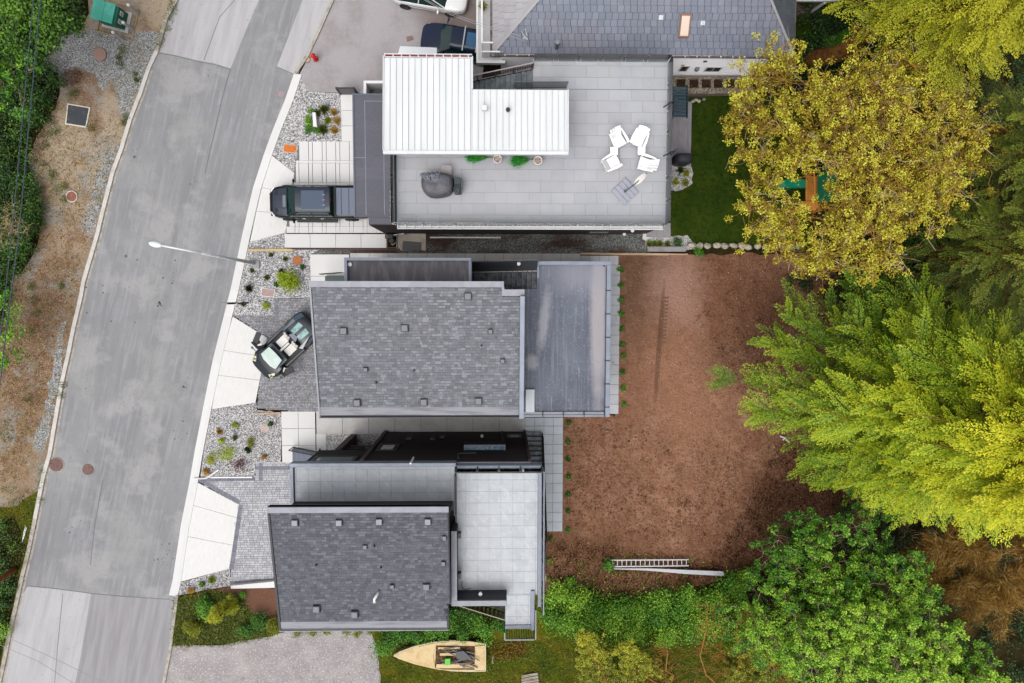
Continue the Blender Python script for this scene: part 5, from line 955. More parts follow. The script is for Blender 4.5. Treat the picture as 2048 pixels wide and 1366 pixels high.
k = MB(); k.prism([(xr0-.05, yrs), (xr0+.05, yrs), (xr0+.05, yrn-.31), (xr0-.05, yrn-.31)], lambda x, y: zl(x, y)-.32, lambda x, y: zl(x, y)+.05); part('roof_edge', k, m_dark, lh)
k = MB(); k.box(xr2-.02, yrs+.11, ZRS-.3, xr2+.04, yst, ZRS+.12); part('roof_edge', k, m_dark, lh)
k = MB(); k.box(xr0-.05, yrs-.04, ZRS-.3, xr2+.04, yrs+.0, ZRS+.05); part('gutter', k, m_flash_l, lh); k = MB(); k.box(xr0, yrs+.001, ZRS-.3, xr2, yrs+.1, ZRS+.02); part('gutter_trough', k, m_darkrail, lh)
k = MB(); k.prism([(xr0+.05, yrs+.12), (xr2-.05, yrs+.12), (xr2-.05, yrs+.5), (xr0+.05, yrs+.5)], zl, lambda x, y: zl(x, y)+.02); part('eave_flashing', k, MATS['eave_membrane'], lh)
k = MB(); k.box(xr0+.5, yrs+.5, -.05, xr2-.1, yroofN-.3, ZRS-.31); part('wall', k, m_brown, lh)
for px, py in ((591, 1044), (679, 1044), (759, 1042), (856, 1042)): sq_vent(lh, px, py, zl(0, XY(px, py, 10.5)[1]), .28, m_flash_l)
for px, py in ((853, 1172), (634, 1216), (710, 1227)): sq_vent(lh, px, py, zl(0, XY(px, py, 10)[1]), .3)
for px, py in ((889, 1074), (887, 1125), (731, 1092), (785, 1171)): sq_vent(lh, px, py, zl(0, XY(px, py, 10)[1]), .18)
for px, py in ((749, 1091), (762, 1134), (633, 1129)): pipe_vent(lh, px, py, zl(0, XY(px, py, 10)[1]), .05, .22)
z_ = zl(0, XY(753, 1190, 10)[1]); k = MB(); a = XY(757, 1183, z_); b = XY(751, 1200, z_); k.tube([(a[0], a[1], z_-.1), (a[0], a[1], z_+.25), (a[0]-.06, a[1]-.1, z_+.36), (b[0]+.01, b[1]+.2, z_+.36), (b[0], b[1]+.02, z_+.3)], .065, 10); part('white_flue', k, m_white, lh, smooth=True)
for px in (952-.0,):
    pass
for xp, yp in ((824.7, 919), (1045.5, 934)):
    k = MB(); a = XY(xp, yp, ZL+.2); k.cyl((a[0], a[1]-.02), .05, ZL-.3, ZL+.95, 10); part('white_pipe', k, m_white, lh)
# entrance: wing wall, porch, stairs
ent = thing('entrance_porch', 'brown entrance porch and stairs beside the gravel pocket of the lowest house', 'porch', P(650, 895)); m_step = M('blue_grey_decking', C(118, 126, 142), [dict(scale=3, stretch=(.3, 3), col=C(104, 110, 124), lo=.4, hi=.6)], rough=.7)
k = MB(); a = P(713, 868, 0); k.box(a.x-.35, a.y-3.0, -.05, a.x, a.y, 4.3); part('wing_wall', k, M('brown_stucco', C(104, 88, 92), rough=.85), ent)
k = MB(); k.prism(PW([(690, 893), (727, 893), (727, 925), (690, 925)], 2.2), 1.9, 2.2); part('porch_floor', k, M('red_brown_deck', C(106, 84, 86), rough=.8), ent)
for i in range(10):
    a = P(586, 896, 0); piece('tread', (4,), lambda: MB().box(0, -1.1, -.04, .27, 0, 0), m_step, ent, (a.x+.275*i, a.y, .15+.17*i))
def ramp_rail(a, b, n, h, t):
    A, B = Vector(a), Vector(b); k = MB(); k.beam(A+Vector((0, 0, h)), B+Vector((0, 0, h)), .05, .04); k.beam(A+Vector((0, 0, .1)), B+Vector((0, 0, .1)), .06, .06); part('rail', k, m_darkrail, t)
    for i in range(n+1): piece('picket', (round(h, 1), 7), lambda: MB().box(-.02, -.02, 0, .02, .02, h), m_bal, t, A.lerp(B, i/n))
a = P(588, 893, 0); b = Vector((a.x+2.9, a.y-.05, 2.0)); ramp_rail((a.x, a.y, .1), b, 19, 1.0, ent)
a = Vector((*XY(694, 892, 2.3), 2.2)); ramp_rail(a, (a.x+1.4, a.y, 2.2), 8, 1.0, ent)
# bollard light on plaza
k = MB(); k.tube([P(639, 900, 0), P(639, 900, 1.0), P(640, 898, 1.05)], .05, 8); single('bollard_light', 'thin black path light behind the slatted entrance railing', 'path light', k, m_darkrail)
# east long stairs (descending north)
es = thing('deck_staircase', 'long black metal staircase between the pale deck and the blue grey tile path', 'staircase', P(1070, 960))
nst = 20; pyA = P(1072, 864, .2); x0_, x1_ = XY(1052, 864, .2)[0], XY(1083, 864, .2)[0]
m_tr3 = M('dark_teal_tread', C(112, 124, 136), [dict(scale=3, col=C(50, 54, 60), lo=.4, hi=.6)], rough=.45)
for i in range(nst):
    piece('tread', (5,), lambda: MB().box(0, -.27, -.04, x1_-x0_, 0, 0), m_tr3, es, (x0_, pyA.y-.27*i, .2+.19*i)); piece('nosing', (5,), lambda: MB().box(.02, 0.0, .001, x1_-x0_-.02, .02, .01), m_nose, es, (x0_, pyA.y-.27*i-.27, .2+.19*i))
yt = pyA.y-.27*nst; zt_ = .2+.19*nst
k = MB(); k.box(x0_, yt-3.0, zt_-.1, x1_-.15, yt, zt_); part('landing', k, M('slate_landing', C(82, 92, 108), rough=.5), es)
k = MB(); k.box(x0_, yt-2.95, -.05, x1_-.3, yt-.2, zt_-.11); part('landing_support', k, m_black, es)
A, B = Vector((x1_+.05, pyA.y-.1, .2)), Vector((x1_+.05, yt, zt_)); C_ = Vector((x1_-.1, yt-3.0, zt_))
k = MB(); k.beam(A+Vector((0, 0, .95)), B+Vector((0, 0, .95)), .06, .05); k.beam(A+Vector((0, 0, .0)), B+Vector((0, 0, .0)), .06, .25); k.beam(B+Vector((-.05, 0, .95)), C_+Vector((0, 0, .95)), .05, .05); k.beam(C_+Vector((0, 0, .95)), C_+Vector((-.7, 0, .95)), .05, .05); part('handrail', k, m_darkrail, es)
for i in range(36): piece('baluster', (6,), lambda: MB().box(-.015, -.015, 0, .015, .015, .95), m_darkrail, es, A.lerp(B, i/35))
for i in range(22): piece('baluster', (6,), lambda: MB().box(-.015, -.015, 0, .015, .015, .95), m_darkrail, es, (B+Vector((-.05, 0, 0))).lerp(C_, (i+.5)/22))
single('deck_support_wall', 'pale narrow concrete strip at the foot of the pale deck', 'low wall', MB().prism(PW([(1083, 1108), (1091, 1108), (1091, 1162), (1083, 1162)], .6), -.05, .6), m_conc_w)
# south stairs under the L wall
ss = thing('deck_staircase', 'dark staircase with plank infill rail below the bottom edge of the pale deck', 'staircase', (*XY(960, 1225, ZL-1), 0))
for i in range(14): xx = xs0-.28*(i+1); piece('tread', (7,), lambda: MB().box(0, -.95, -.04, .27, 0, 0), M('plum_tread', C(72, 66, 74), rough=.6), ss, (xx, py_+.05, ZL-.19*(i+1)))
A, B = Vector((xs0, py_-.95, ZL-.1)), Vector((xs0-4.1, py_-.95, ZL-.1-2.75)); k = MB(); k.beam(A+Vector((0, 0, .95)), B+Vector((0, 0, .95)), .06, .05); k.beam(A+Vector((0, 0, .1)), B+Vector((0, 0, .1)), .05, .08); part('handrail', k, m_darkrail, ss)
k = MB(); k.beam(A+Vector((0, .04, .98)), B+Vector((0, .04, .98)), .03, .03); part('rail_cap', k, M('yellowed_cap', C(206, 196, 160), rough=.6), ss)
for i in range(18): piece('infill_plank', (8,), lambda: MB().box(-.07, -.01, .12, .07, .01, .88), M('grey_brown_plank', C(120, 110, 104), rough=.8), ss, A.lerp(B, (i+.6)/18.5))
# ================================================================ OBJECTS
def local_part(name, mb, mat, parent, **kw): return part(name, mb, mat, parent, **kw)
def body_loft(secs, W):
    """secs: (x, half width, z low, z shoulder, z top) -> cross sections of a car shell (x forward)"""
    out = []
    for x, w, zl_, zsd, zt in secs:
        h = [(w*.9, zl_), (w, zl_+.12), (w*1.0, (zl_+zsd)/2), (w*.985, zsd), (w*.93, zt-.035), (w*.8, zt-.005), (w*.45, zt+.02), (0, zt+.03)]
        out.append([(x, y, z) for y, z in h]+[(x, -y, z) for y, z in h[-2::-1]])
    return out
def wheel(t, x, y, r, w, tyre, rim):
    s = 1 if y > 0 else -1; n = 24; k = MB(); secs = []
    for yy, rr in ((-w/2, r*.9), (-w/2, r*.97), (-w/4, r), (w/4, r), (w/2, r*.97), (w/2, r*.9)): secs.append([(x+math.cos(2*PI*j/n)*rr, y+yy, r+math.sin(2*PI*j/n)*rr) for j in range(n)])
    k.loft(secs); wh = part('wheel', k, tyre, t, smooth=False); k = MB(); yo = y+s*(w/2+.004)
    k.add([(x+math.cos(2*PI*j/n)*r*.66, yo, r+math.sin(2*PI*j/n)*r*.66) for j in range(n)], [tuple(range(n))])
    for j in range(5):
        a = 2*PI*j/5; k.beam((x, yo+s*.012, r), (x+math.cos(a)*r*.62, yo+s*.012, r+math.sin(a)*r*.62), .06, .02)
    part('rim', k, rim, wh)
m_tyre = M('tyre_rubber', C(46, 46, 48), rough=.85); m_rim = M('alloy_rim', C(150, 150, 154), rough=.3, metal=.6); m_rimd = M('dark_rim', C(70, 68, 70), rough=.4, metal=.4)
m_carglass = M('car_glass', C(14, 48, 46), rough=.04, spec=.4); m_lens = M('headlamp_lens', C(225, 228, 232), rough=.1, spec=.8); m_chrome = M('chrome_trim', C(200, 204, 210), rough=.2, metal=.7); m_plast = M('black_plastic', C(44, 44, 48), rough=.6)
m_red = M('tail_lamp_red', C(140, 20, 24), rough=.2)
def quadpart(t, name, mat, quads, **kw):
    k = MB()
    for q in quads: k.add(q, [tuple(range(len(q)))])
    return part(name, k, mat, t, **kw)
def greenhouse(t, base, roof, zb, zr_, mat_body, pillars=True, roofmat=None, crown=.05):
    """base=(xf, xr, w) lower glass outline, roof=(xf, xr, w)"""
    bf, br, bw = base; rf, rr, rw = roof
    bw2, rw2 = bw*.92, rw*.94
    quadpart(t, 'windscreen', m_carglass, [[(bf, -bw2, zb), (bf+.12, -bw2*.4, zb), (bf+.12, bw2*.4, zb), (bf, bw2, zb), (rf, rw2, zr_), (rf+.05, 0, zr_+.02), (rf, -rw2, zr_)][::1]])
    quadpart(t, 'rear_window', m_carglass, [[(br, bw2, zb), (br, -bw2, zb), (rr, -rw2, zr_), (rr, rw2, zr_)]])
    for s in (-1, 1):
        quadpart(t, 'side_window', m_carglass, [[(bf-.05, s*bw, zb), (br+.05, s*bw, zb), (rr, s*rw, zr_), (rf, s*rw, zr_)][::s]])
        k = MB(); k.tube([(bf, s*bw*.985, zb), (rf, s*rw*.98, zr_)], .035, 6); k.tube([(br, s*bw*.985, zb), (rr, s*rw*.98, zr_)], .045, 6); xm = (bf*.45+br*.55); k.tube([(xm, s*(bw+.004), zb), (xm*.5+(rf+rr)/2*.5, s*(rw+.004), zr_)], .03, 5); part('pillar', k, mat_body, t)
    k = MB(); secs = []
    for i in range(7):
        f = i/6; x = rf+.06+(rr-.08-rf-.06)*f; ww = rw*(.93 if i in (0, 6) else 1.0); zz = zr_+crown*math.sin(PI*min(1, max(0, .12+.76*f)))
        secs.append([(x, -ww, zr_-.02), (x, -ww*.96, zz-.005), (x, -ww*.5, zz+.02), (x, 0, zz+.028), (x, ww*.5, zz+.02), (x, ww*.96, zz-.005), (x, ww, zr_-.02)])
    k.loft(secs, closed=False, cap=False); k.loft([[(p[0], p[1], zr_-.04) for p in s_] for s_ in secs], closed=False, cap=False); return part('roof', k, roofmat or mat_body, t, smooth=True)
def mirror(t, x, y, z, mat):
    s = 1 if y > 0 else -1; k = MB(); k.beam((x+.02, y-.02*s, z-.05), (x, y+.16*s, z), .05, .05); k.blob((x-.02, y+.2*s, z+.02), .07, .13, .09, 10, 6, 0); return part('mirror', k, mat, t, smooth=True)
# ---- black pickup
m_truck = M('sky_tint_truck_paint', C(46, 54, 70), rough=.3, spec=.25); m_truckb = M('black_paint', C(14, 14, 18), rough=.25, spec=.22)  # hood and roof: bluish sky reflection put into the paint colour
cx = P(540, 402, 1.0); t = thing('pickup_truck', 'black pickup truck with grey tonneau cover parked half under the garage roof', 'truck', (cx.x+2.95, P(640, 404, 1.0).y, 0.03), None, PI, local=True)
k = MB(); k.loft(body_loft([(2.93, .62, .5, .75, .92), (2.86, .8, .42, .85, 1.03), (2.62, .93, .38, .95, 1.12), (2.2, .98, .36, 1.0, 1.18), (1.75, 1.0, .36, 1.05, 1.22), (1.2, 1.0, .36, 1.06, 1.2), (0, 1.01, .36, 1.08, 1.16), (-.95, 1.01, .36, 1.1, 1.2), (-1.05, 1.0, .4, 1.15, 1.28), (-2.0, 1.0, .42, 1.15, 1.29), (-2.85, .98, .45, 1.14, 1.28), (-2.95, .95, .5, 1.1, 1.24)], 2)); part('body', k, m_truckb, t, smooth=True, sub=1)
k = MB(); secs = []
for x, w, z in ((2.72, .66, 1.12), (2.5, .74, 1.18), (2.1, .8, 1.24), (1.85, .83, 1.26)): secs.append([(x, -w, z-.03), (x, -w*.9, z+.005), (x, -w*.55, z+.03), (x, -w*.5, z+.055), (x, 0, z+.065), (x, w*.5, z+.055), (x, w*.55, z+.03), (x, w*.9, z+.005), (x, w, z-.03)])
k.loft(secs, closed=False, cap=False); hd = part('hood', k, m_truck, t, smooth=False)
k = MB(); k.box(1.9, -.34, 1.31, 2.08, .34, 1.335); 
part('hood_scoop', k, M('scoop_grey', C(112, 116, 124), rough=.5), hd)
for s in (-1, 1): 
    k = MB()
    for i in range(4): k.box(2.42+i*.055, s*.55-.12, 1.215, 2.45+i*.055, s*.55+.12, 1.235)
    part('hood_vent', k, m_plast, hd)
    k = MB(); k.beam((2.86, s*.62, .96), (2.66, s*.88, 1.0), .1, .14); part('headlight', k, m_lens, t, bev=.02)
k = MB(); k.beam((2.95, -.55, .8), (2.95, .55, .8), .06, .3); k.box(2.96, -.8, .42, 3.04, .8, .6); part('grille', k, m_plast, t, bev=.02); k = MB(); k.beam((2.98, -.3, .92), (2.98, .3, .92), .03, .04); part('badge_bar', k, m_chrome, t)
greenhouse(t, (1.82, -.98, .93), (1.12, -.78, .78), 1.2, 1.88, m_truckb, roofmat=m_truck, crown=.04)
k = MB(); k.box(-.55, -.55, 1.94, .8, .55, 1.951); part('sunroof', k, M('roof_panel_blue', C(78, 92, 112), rough=.35, spec=.15), t, bev=.01)
k = MB()
for y in (-.3, 0, .3): k.beam((-.6, y, 1.955), (-.45, y+.02, 1.955), .015, .01)
part('roof_mark', k, m_chrome, t)
k = MB(); k.box(-2.8, -.8, 1.3, -1.12, .8, 1.36); tn = part('tonneau', k, M('tonneau_vinyl', C(106, 116, 138), rough=.45), t, bev=.02); k = MB()
for x in (-1.45, -1.9, -2.35): k.box(x, -.79, 1.361, x+.035, .79, 1.368)
part('tonneau_rib', k, m_plast, tn)
k = MB(); k.box(-1.1, -.92, 1.2, -.8, .92, 1.3); part('cab_back', k, m_plast, t, bev=.02); k = MB(); k.box(-.9, -.1, 1.72, -.84, .1, 1.76); part('brake_light', k, m_red, t)
for s in (-1, 1):
    mirror(t, 1.45, s*1.0, 1.28, m_truckb); k = MB(); k.box(-1.0, s*1.02-.06, .38, 1.5, s*1.02+.1*max(0, s)+.0+.05, .46); part('running_board', k, m_plast, t, bev=.01)
    for x in (1.95, -1.85): wheel(t, x, s*.9, .42, .28, m_tyre, m_rimd)
    
    for x in (.8, -.3): k = MB(); k.box(x, s*1.018-.01, 1.0, x+.2, s*1.018+.01, 1.04); part('door_handle', k, m_chrome, t)
# ---- black wagon with rack
m_wag = M('blue_black_paint', C(28, 38, 62), rough=.24, spec=.2)
c = P(842, 72, .8); ang = math.radians(180-9); Lh = 2.35
t = thing('station_wagon', 'dark blue black wagon with two silver roof bars in the neighbour yard', 'car', (c.x-math.cos(ang)*Lh, c.y-math.sin(ang)*Lh, .0), None, ang, local=True)
k = MB(); k.loft(body_loft([(2.35, .5, .35, .6, .72), (2.28, .72, .28, .7, .82), (2.0, .87, .26, .8, .92), (1.5, .92, .25, .86, .99), (1.0, .93, .25, .9, 1.02), (0, .93, .25, .92, 1.0), (-1.5, .93, .25, .95, 1.03), (-2.1, .88, .28, .95, 1.0), (-2.3, .7, .35, .85, .95)], 2)); part('body', k, m_wag, t, smooth=True, sub=1)
greenhouse(t, (1.12, -2.1, .86), (.42, -1.7, .66), .98, 1.5, m_wag, crown=.06)
k = MB(); k.box(-1.25, -.42, 1.575, -.45, .42, 1.588); part('sunroof', k, M('blue_sunroof', C(60, 104, 140), rough=.2, spec=.2), t, bev=.01)
for x in (-.3, -1.1): k = MB(); k.beam((x, -.72, 1.66), (x, .72, 1.66), .085, .05); k.beam((x, -.64, 1.52), (x, -.64, 1.66), .05, .05); k.beam((x, .64, 1.52), (x, .64, 1.66), .05, .05); part('roof_bar', k, m_chrome, t, bev=.01)
for s in (-1, 1):
    k = MB(); k.beam((2.22, s*.58, .72), (1.9, s*.8, .84), .12, .08); part('headlight', k, m_lens, t, bev=.03); mirror(t, .85, s*.94, 1.02, m_plast)
    for x in (1.4, -1.35): wheel(t, x, s*.82, .33, .22, m_tyre, m_rim)
    for x in (.1, -.9): k = MB(); k.box(x, s*.94-.01, .82, x+.18, s*.94+.01, .85); part('door_handle', k, m_chrome, t)
# ---- white car
m_wcar = M('white_car_paint', C(244, 244, 244), rough=.2, coat=.6)
c = P(934, 12, .6); ang = math.radians(-9); 
t = thing('car', 'white saloon car cut by the top edge of the photo', 'car', (c.x-math.cos(ang)*2.3, c.y-math.sin(ang)*2.3+.35, .0), None, ang, local=True)
k = MB(); k.loft(body_loft([(2.35, .5, .35, .58, .7), (2.25, .75, .28, .66, .78), (1.9, .88, .25, .76, .86), (1.3, .92, .25, .82, .95), (.6, .92, .25, .86, .97), (-1.4, .92, .25, .9, .98), (-2.0, .86, .28, .88, .95), (-2.3, .6, .4, .8, .85)], 2)); part('body', k, m_wcar, t, smooth=True, sub=1)
greenhouse(t, (1.1, -1.8, .84), (.3, -1.0, .62), .94, 1.4, m_wcar, crown=.05)
for s in (-1, 1):
    mirror(t, .75, s*.94, .98, m_wcar)
    for x in (1.4, -1.35): wheel(t, x, s*.83, .34, .22, m_tyre, m_rimd)
    k = MB(); k.beam((2.2, s*.6, .64), (1.95, s*.82, .7), .06, .1); part('headlight', k, m_plast, t, bev=.02); k = MB(); k.beam((.6, s*.93, .62), (-1.2, s*.93, .72), .012, .02); part('door_crease', k, m_plast, t)
# ---- open sports car
m_sport = M('sports_car_black', C(22, 32, 42), rough=.15, spec=.25); m_seat = M('cream_leather', C(232, 230, 226), rough=.5)
ang = math.radians(180+43); c = P(519, 742, .5); Lh = 2.3
t = thing('sports_car', 'open topped black sports car with white seats and raised doors', 'car', (c.x-math.cos(ang)*Lh, c.y-math.sin(ang)*Lh, .03), None, ang, local=True)
k = MB(); k.loft(body_loft([(2.33, .55, .2, .36, .42), (2.22, .8, .14, .45, .52), (1.9, .93, .12, .6, .66), (1.5, .97, .12, .72, .74), (1.15, .95, .12, .76, .78), (.9, .93, .12, .74, .76)], 2)); part('front_body', k, m_sport, t, smooth=True, sub=1)
k = MB(); k.loft(body_loft([(-.62, .93, .12, .78, .82), (-1.0, .97, .12, .86, .9), (-1.4, 1.0, .14, .9, .92), (-1.9, .99, .18, .84, .88), (-2.2, .9, .25, .8, .84), (-2.3, .8, .3, .74, .8)], 2)); part('rear_body', k, m_sport, t, smooth=True, sub=1)
k = MB(); k.box(-.75, -.86, .14, 1.0, .86, .34); part('floor', k, m_plast, t); 
for s in (-1, 1): k = MB(); k.beam((1.0, s*.9, .34), (-.7, s*.93, .36), .16, .34); part('sill', k, m_sport, t, bev=.03)
quadpart(t, 'windscreen', M('sunlit_windscreen', C(186, 206, 198), rough=.1, spec=.8, layers=[dict(scale=2.2, col=C(204, 216, 210), lo=.45, hi=.6)]), [[(1.38, -.66, .8), (1.5, -.3, .81), (1.5, .3, .81), (1.38, .66, .8), (.62, .56, 1.14), (.58, 0, 1.16), (.62, -.56, 1.14)]])
k = MB(); k.tube([(1.38, -.68, .8), (.6, -.58, 1.15), (.56, 0, 1.17), (.6, .58, 1.15), (1.38, .68, .8)], .03, 6); part('windscreen_frame', k, m_plast, t)
k = MB(); k.box(.45, -.72, .5, 1.3, .72, .78); part('dashboard', k, M('slate_dash', C(100, 112, 120), rough=.4), t, bev=.06)
for s in (-1, 1):
    k = MB(); k.box(-.35, s*.36-.25, .34, .3, s*.36+.25, .52); k.beam((-.42, s*.36-.0, .5), (-.62, s*.36, 1.02), .46, .12); k.blob((-.6, s*.36, 1.02), .09, .16, .12, 10, 6, 0); part('seat', k, m_seat, t, bev=.06)
k = MB(); k.box(-.3, -.07, .5, .5, .07, .62); part('console', k, m_seat, t, bev=.03); k = MB(); n = 14; k.tube([(.35+.06*math.cos(2*PI*i/n)*.5, .36+math.cos(2*PI*i/n)*.17, .72+math.sin(2*PI*i/n)*.15) for i in range(n+1)], .02, 5, cap=False); part('steering_wheel', k, m_plast, t)
quadpart(t, 'engine_cover', M('teal_glass_cover', C(76, 136, 140), rough=.1, spec=.4, layers=[dict(scale=3, col=C(140, 178, 180), lo=.45, hi=.55)]), [[(-1.0, -.42, .955), (-1.0, -.1, .97), (-1.75, -.1, .945), (-1.7, -.45, .925)], [(-1.0, .1, .97), (-1.0, .42, .955), (-1.7, .45, .925), (-1.75, .1, .945)]])
k = MB(); k.prism([(-.72, -.3), (-.72, .3), (-1.0, .18), (-1.0, -.18)], .86, .985); k.prism([(-.8, -.08), (-.8, .08), (-.93, 0)], .986, 1.0, .0); part('rear_fairing', k, M('grey_fairing', C(116, 122, 138), rough=.4), t)
for s in (-1, 1):
    k = MB(); k.add([(-.6, s*.7, .9), (-1.6, s*.62, .97), (-2.2, s*.5, .88), (-2.2, s*.8, .86), (-1.6, s*.9, .95), (-.7, s*.9, .88)], [tuple(range(6)) if s > 0 else tuple(range(5, -1, -1))]); part('rear_haunch', k, M('smoky_blue_panel', C(40, 64, 84), rough=.15, spec=.5), t)
    k = MB(); k.prism([(-.9, s*.94), (-1.0, s*.8), (-1.7, s*.86), (-1.3, s*1.0)], .9, .96); part('intake', k, m_plast, t)
    k = MB(); k.add([(2.0, s*.55, .63), (2.15, s*.8, .52), (1.75, s*.9, .7), (1.6, s*.78, .745)], [(0, 1, 2, 3) if s > 0 else (3, 2, 1, 0)]); part('headlight', k, M('lamp_glint', C(240, 236, 196), rough=.1, layers=[dict(scale=9, col=C(60, 56, 40), lo=.48, hi=.52)]), t)
    k = MB(); k.beam((1.18, s*.92, .62), (.95, s*1.35, 1.35), .5, .06); k.beam((1.0, s*1.3, 1.3), (.35, s*1.5, 1.55), .34, .05); part('raised_door', k, m_plast, t, bev=.02)
    k = MB(); k.beam((1.0, s*1.02, .95), (.8, s*1.34, 1.32), .3, .05); part('door_lining', k, m_seat, t, bev=.02)
    k = MB(); k.beam((1.5, s*.96, .8), (1.46, s*1.18, .92), .04, .04); k.blob((1.46, s*1.26, .94), .07, .1, .06, 8, 5, 0); part('mirror', k, M('teal_mirror', C(70, 120, 116), rough=.15), t, smooth=True)
    for x in (1.45, -1.35): wheel(t, x, s*.86, .34, .26, m_tyre, m_rimd)
# ---- fire hydrant
c = P(632, 119, 0); t = thing('fire_hydrant', 'red fire hydrant beside the old kerb', 'hydrant', c); m_hyd = M('hydrant_red', C(214, 40, 44), rough=.45)
k = MB(); k.cyl((c.x, c.y), .16, 0, .08, 14); k.cyl((c.x, c.y), .12, .08, .62, 14); k.cyl((c.x, c.y), .15, .62, .68, 14); part('barrel', k, m_hyd, t, bev=.01)
k = MB(); k.blob((c.x, c.y, .68), .14, .14, .16, 14, 6, 0, half=True); k.cyl((c.x, c.y), .035, .82, .9, 6); part('bonnet', k, m_hyd, t, smooth=True); k = MB(); k.tube([(c.x-.22, c.y, .48), (c.x+.22, c.y, .48)], .06, 10); k.tube([(c.x, c.y, .42), (c.x+.02, c.y-.24, .42)], .075, 10); part('outlet', k, m_hyd, t)
def lid(name, label, cat, px, py, r, mat, ring=None, z=.012, grid=False):
    c = P(px, py, 0); rr = r/31.7; t = thing(name, label, cat, (c.x, c.y, z-.02)); k = MB(); k.cyl((c.x, c.y), rr, z-.04, z, 28); p = part('lid', k, mat, t)
    if ring: k = MB(); k.tube([(c.x+math.cos(2*PI*i/28)*rr*1.04, c.y+math.sin(2*PI*i/28)*rr*1.04, z) for i in range(29)], .025, 5, cap=False); part('ring', k, ring, t)
    if grid:
        k = MB(); n = 7
        for i in range(-n, n+1):
            h = math.sqrt(max(0, 1-(i/(n+.5))**2))*rr*.93; q = i/(n+.5)*rr*.95; k.box(c.x+q-.012, c.y-h, z+.001, c.x+q+.012, c.y+h, z+.008); k.box(c.x-h, c.y+q-.012, z+.009, c.x+h, c.y+q+.012, z+.014)
        part('tread_pattern', k, grid, t)
    return t
m_iron = M('rusty_iron', C(142, 112, 106), [dict(scale=8, col=C(118, 92, 88), lo=.45, hi=.62)], rough=.8); m_ironl = M('rust_highlight', C(188, 156, 142), rough=.8)
lid('manhole', 'large rusty manhole cover beside the left kerb', 'manhole', 113, 929, 14, m_iron, m_kerb_old, .012, m_iron); lid('manhole', 'smaller tan manhole cover in the street', 'manhole', 176, 939, 10, M('tan_iron', C(186, 160, 142), rough=.8), m_iron, .012, m_iron)
lid('manhole', 'round grid patterned manhole in the blue grey gravel', 'manhole', 200, 109, 13, m_iron, None, .04, m_ironl); lid('valve_cover', 'round red brown cover with a white ring on the verge', 'cover', 144, 393, 10, M('red_brown_lid', C(150, 98, 84), rough=.8), m_white, .03)
lid('valve_cover', 'round orange brown lid in the gravel near the white slabs', 'cover', 595, 521, 9.5, M('orange_brown_lid', C(176, 112, 74), [dict(scale=14, col=C(196, 148, 110), lo=.55, hi=.65)], rough=.85), None, .05)
lid('valve_cover', 'round beige lid in the gravel with the red shrub', 'cover', 530, 856, 9.5, M('beige_lid', C(196, 180, 172), [dict(scale=10, col=C(170, 152, 146), lo=.5, hi=.65)], rough=.85), None, .05)
lid('valve_cover', 'small round stained cover at the edge of the upper street', 'cover', 614, 119, 6, M('stained_lid', C(190, 172, 150), rough=.85), m_iron, .012); lid('valve_cover', 'faint reddish round cover near the upper gutter', 'cover', 562, 188, 6, M('faded_red_lid', C(168, 148, 150), rough=.85), None, .01)
def rect_lid(name, label, cat, pts, mat, fr=None, z=.05):
    w = PW(pts); cx, cy = sum(p[0] for p in w)/4, sum(p[1] for p in w)/4; t = thing(name, label, cat, (cx, cy, 0)); k = MB(); k.prism(w, -.05, z); part('lid', k, mat, t, bev=.008)
    if fr: k = MB(); k.prism([(cx+(x-cx)*1.12, cy+(y-cy)*1.14) for x, y in w], -.05, z-.012); part('frame', k, fr, t, bev=.008)
    return t
rect_lid('meter_cover', 'bright orange rectangular lid in the upper gravel bed', 'cover', [(569, 289), (594, 292), (591, 306), (567, 303)], M('orange_lid', C(214, 112, 14), [dict(scale=8, col=C(180, 86, 12), lo=.55, hi=.65)], rough=.6), m_kerb)
rect_lid('meter_cover', 'pinkish rectangular lid in the gravel near the street lamp', 'cover', [(524, 577), (549, 580), (547, 594), (523, 591)], M('pink_lid', C(188, 160, 156), [dict(scale=14, col=C(168, 142, 140), lo=.45, hi=.6)], rough=.8), m_white)
rect_lid('vault_hatch', 'square black hatch with a cream concrete frame on the verge', 'hatch', [(138, 210), (179, 217), (172, 253), (134, 247)], M('black_hatch', C(52, 58, 66), [dict(scale=2, col=C(70, 72, 76), lo=.5, hi=.65)], rough=.6), M('cream_frame', C(224, 216, 200), rough=.85), .08)
# ---- transformer
c = P(234, 40, 0); an = math.radians(-14.5)
t = thing('transformer_box', 'teal green electrical transformer cabinet on a gravel pad', 'cabinet', (c.x, c.y, 0), None, an, local=True); m_teal1 = M('teal_cabinet', C(70, 184, 160), [dict(scale=1.5, col=C(96, 200, 178), lo=.45, hi=.6)], rough=.5); m_teald = M('dark_teal_cabinet', C(10, 100, 78), rough=.5)
k = MB(); k.box(-.75, -.62, 0, .85, .62, .12); part('plinth', k, m_kerb, t, bev=.015); k = MB(); k.box(-.62, -.5, .12, .66, .5, 1.15); part('cabinet', k, m_teald, t, bev=.015)
for x0, x1 in ((-.8, -.12), (-.11, .5)): k = MB(); k.box(x0, -.58, 1.16, x1, .58, 1.24); part('lid', k, m_teal1, t, bev=.015)
for y in (-.28, .2): 
    k = MB(); k.box(.66, y-.1, .6, .672, y+.16, .95); p = part('warning_label', k, m_white, t); k = MB()
    for i in range(4): k.box(.6725, y-.07, .66+i*.06, .675, y+.12-.03*(i % 2), .685+i*.06)
    part('printed_line', k, m_plast, p)
k = MB()
for a, b in (((-1.0, -.95), (1.15, -.95)), ((1.15, -.95), (1.15, .95)), ((1.15, .95), (-1.0, .95)), ((-1.0, .95), (-1.0, -.95))): k.beam((a[0], a[1], .02), (b[0], b[1], .02), .04, .06)
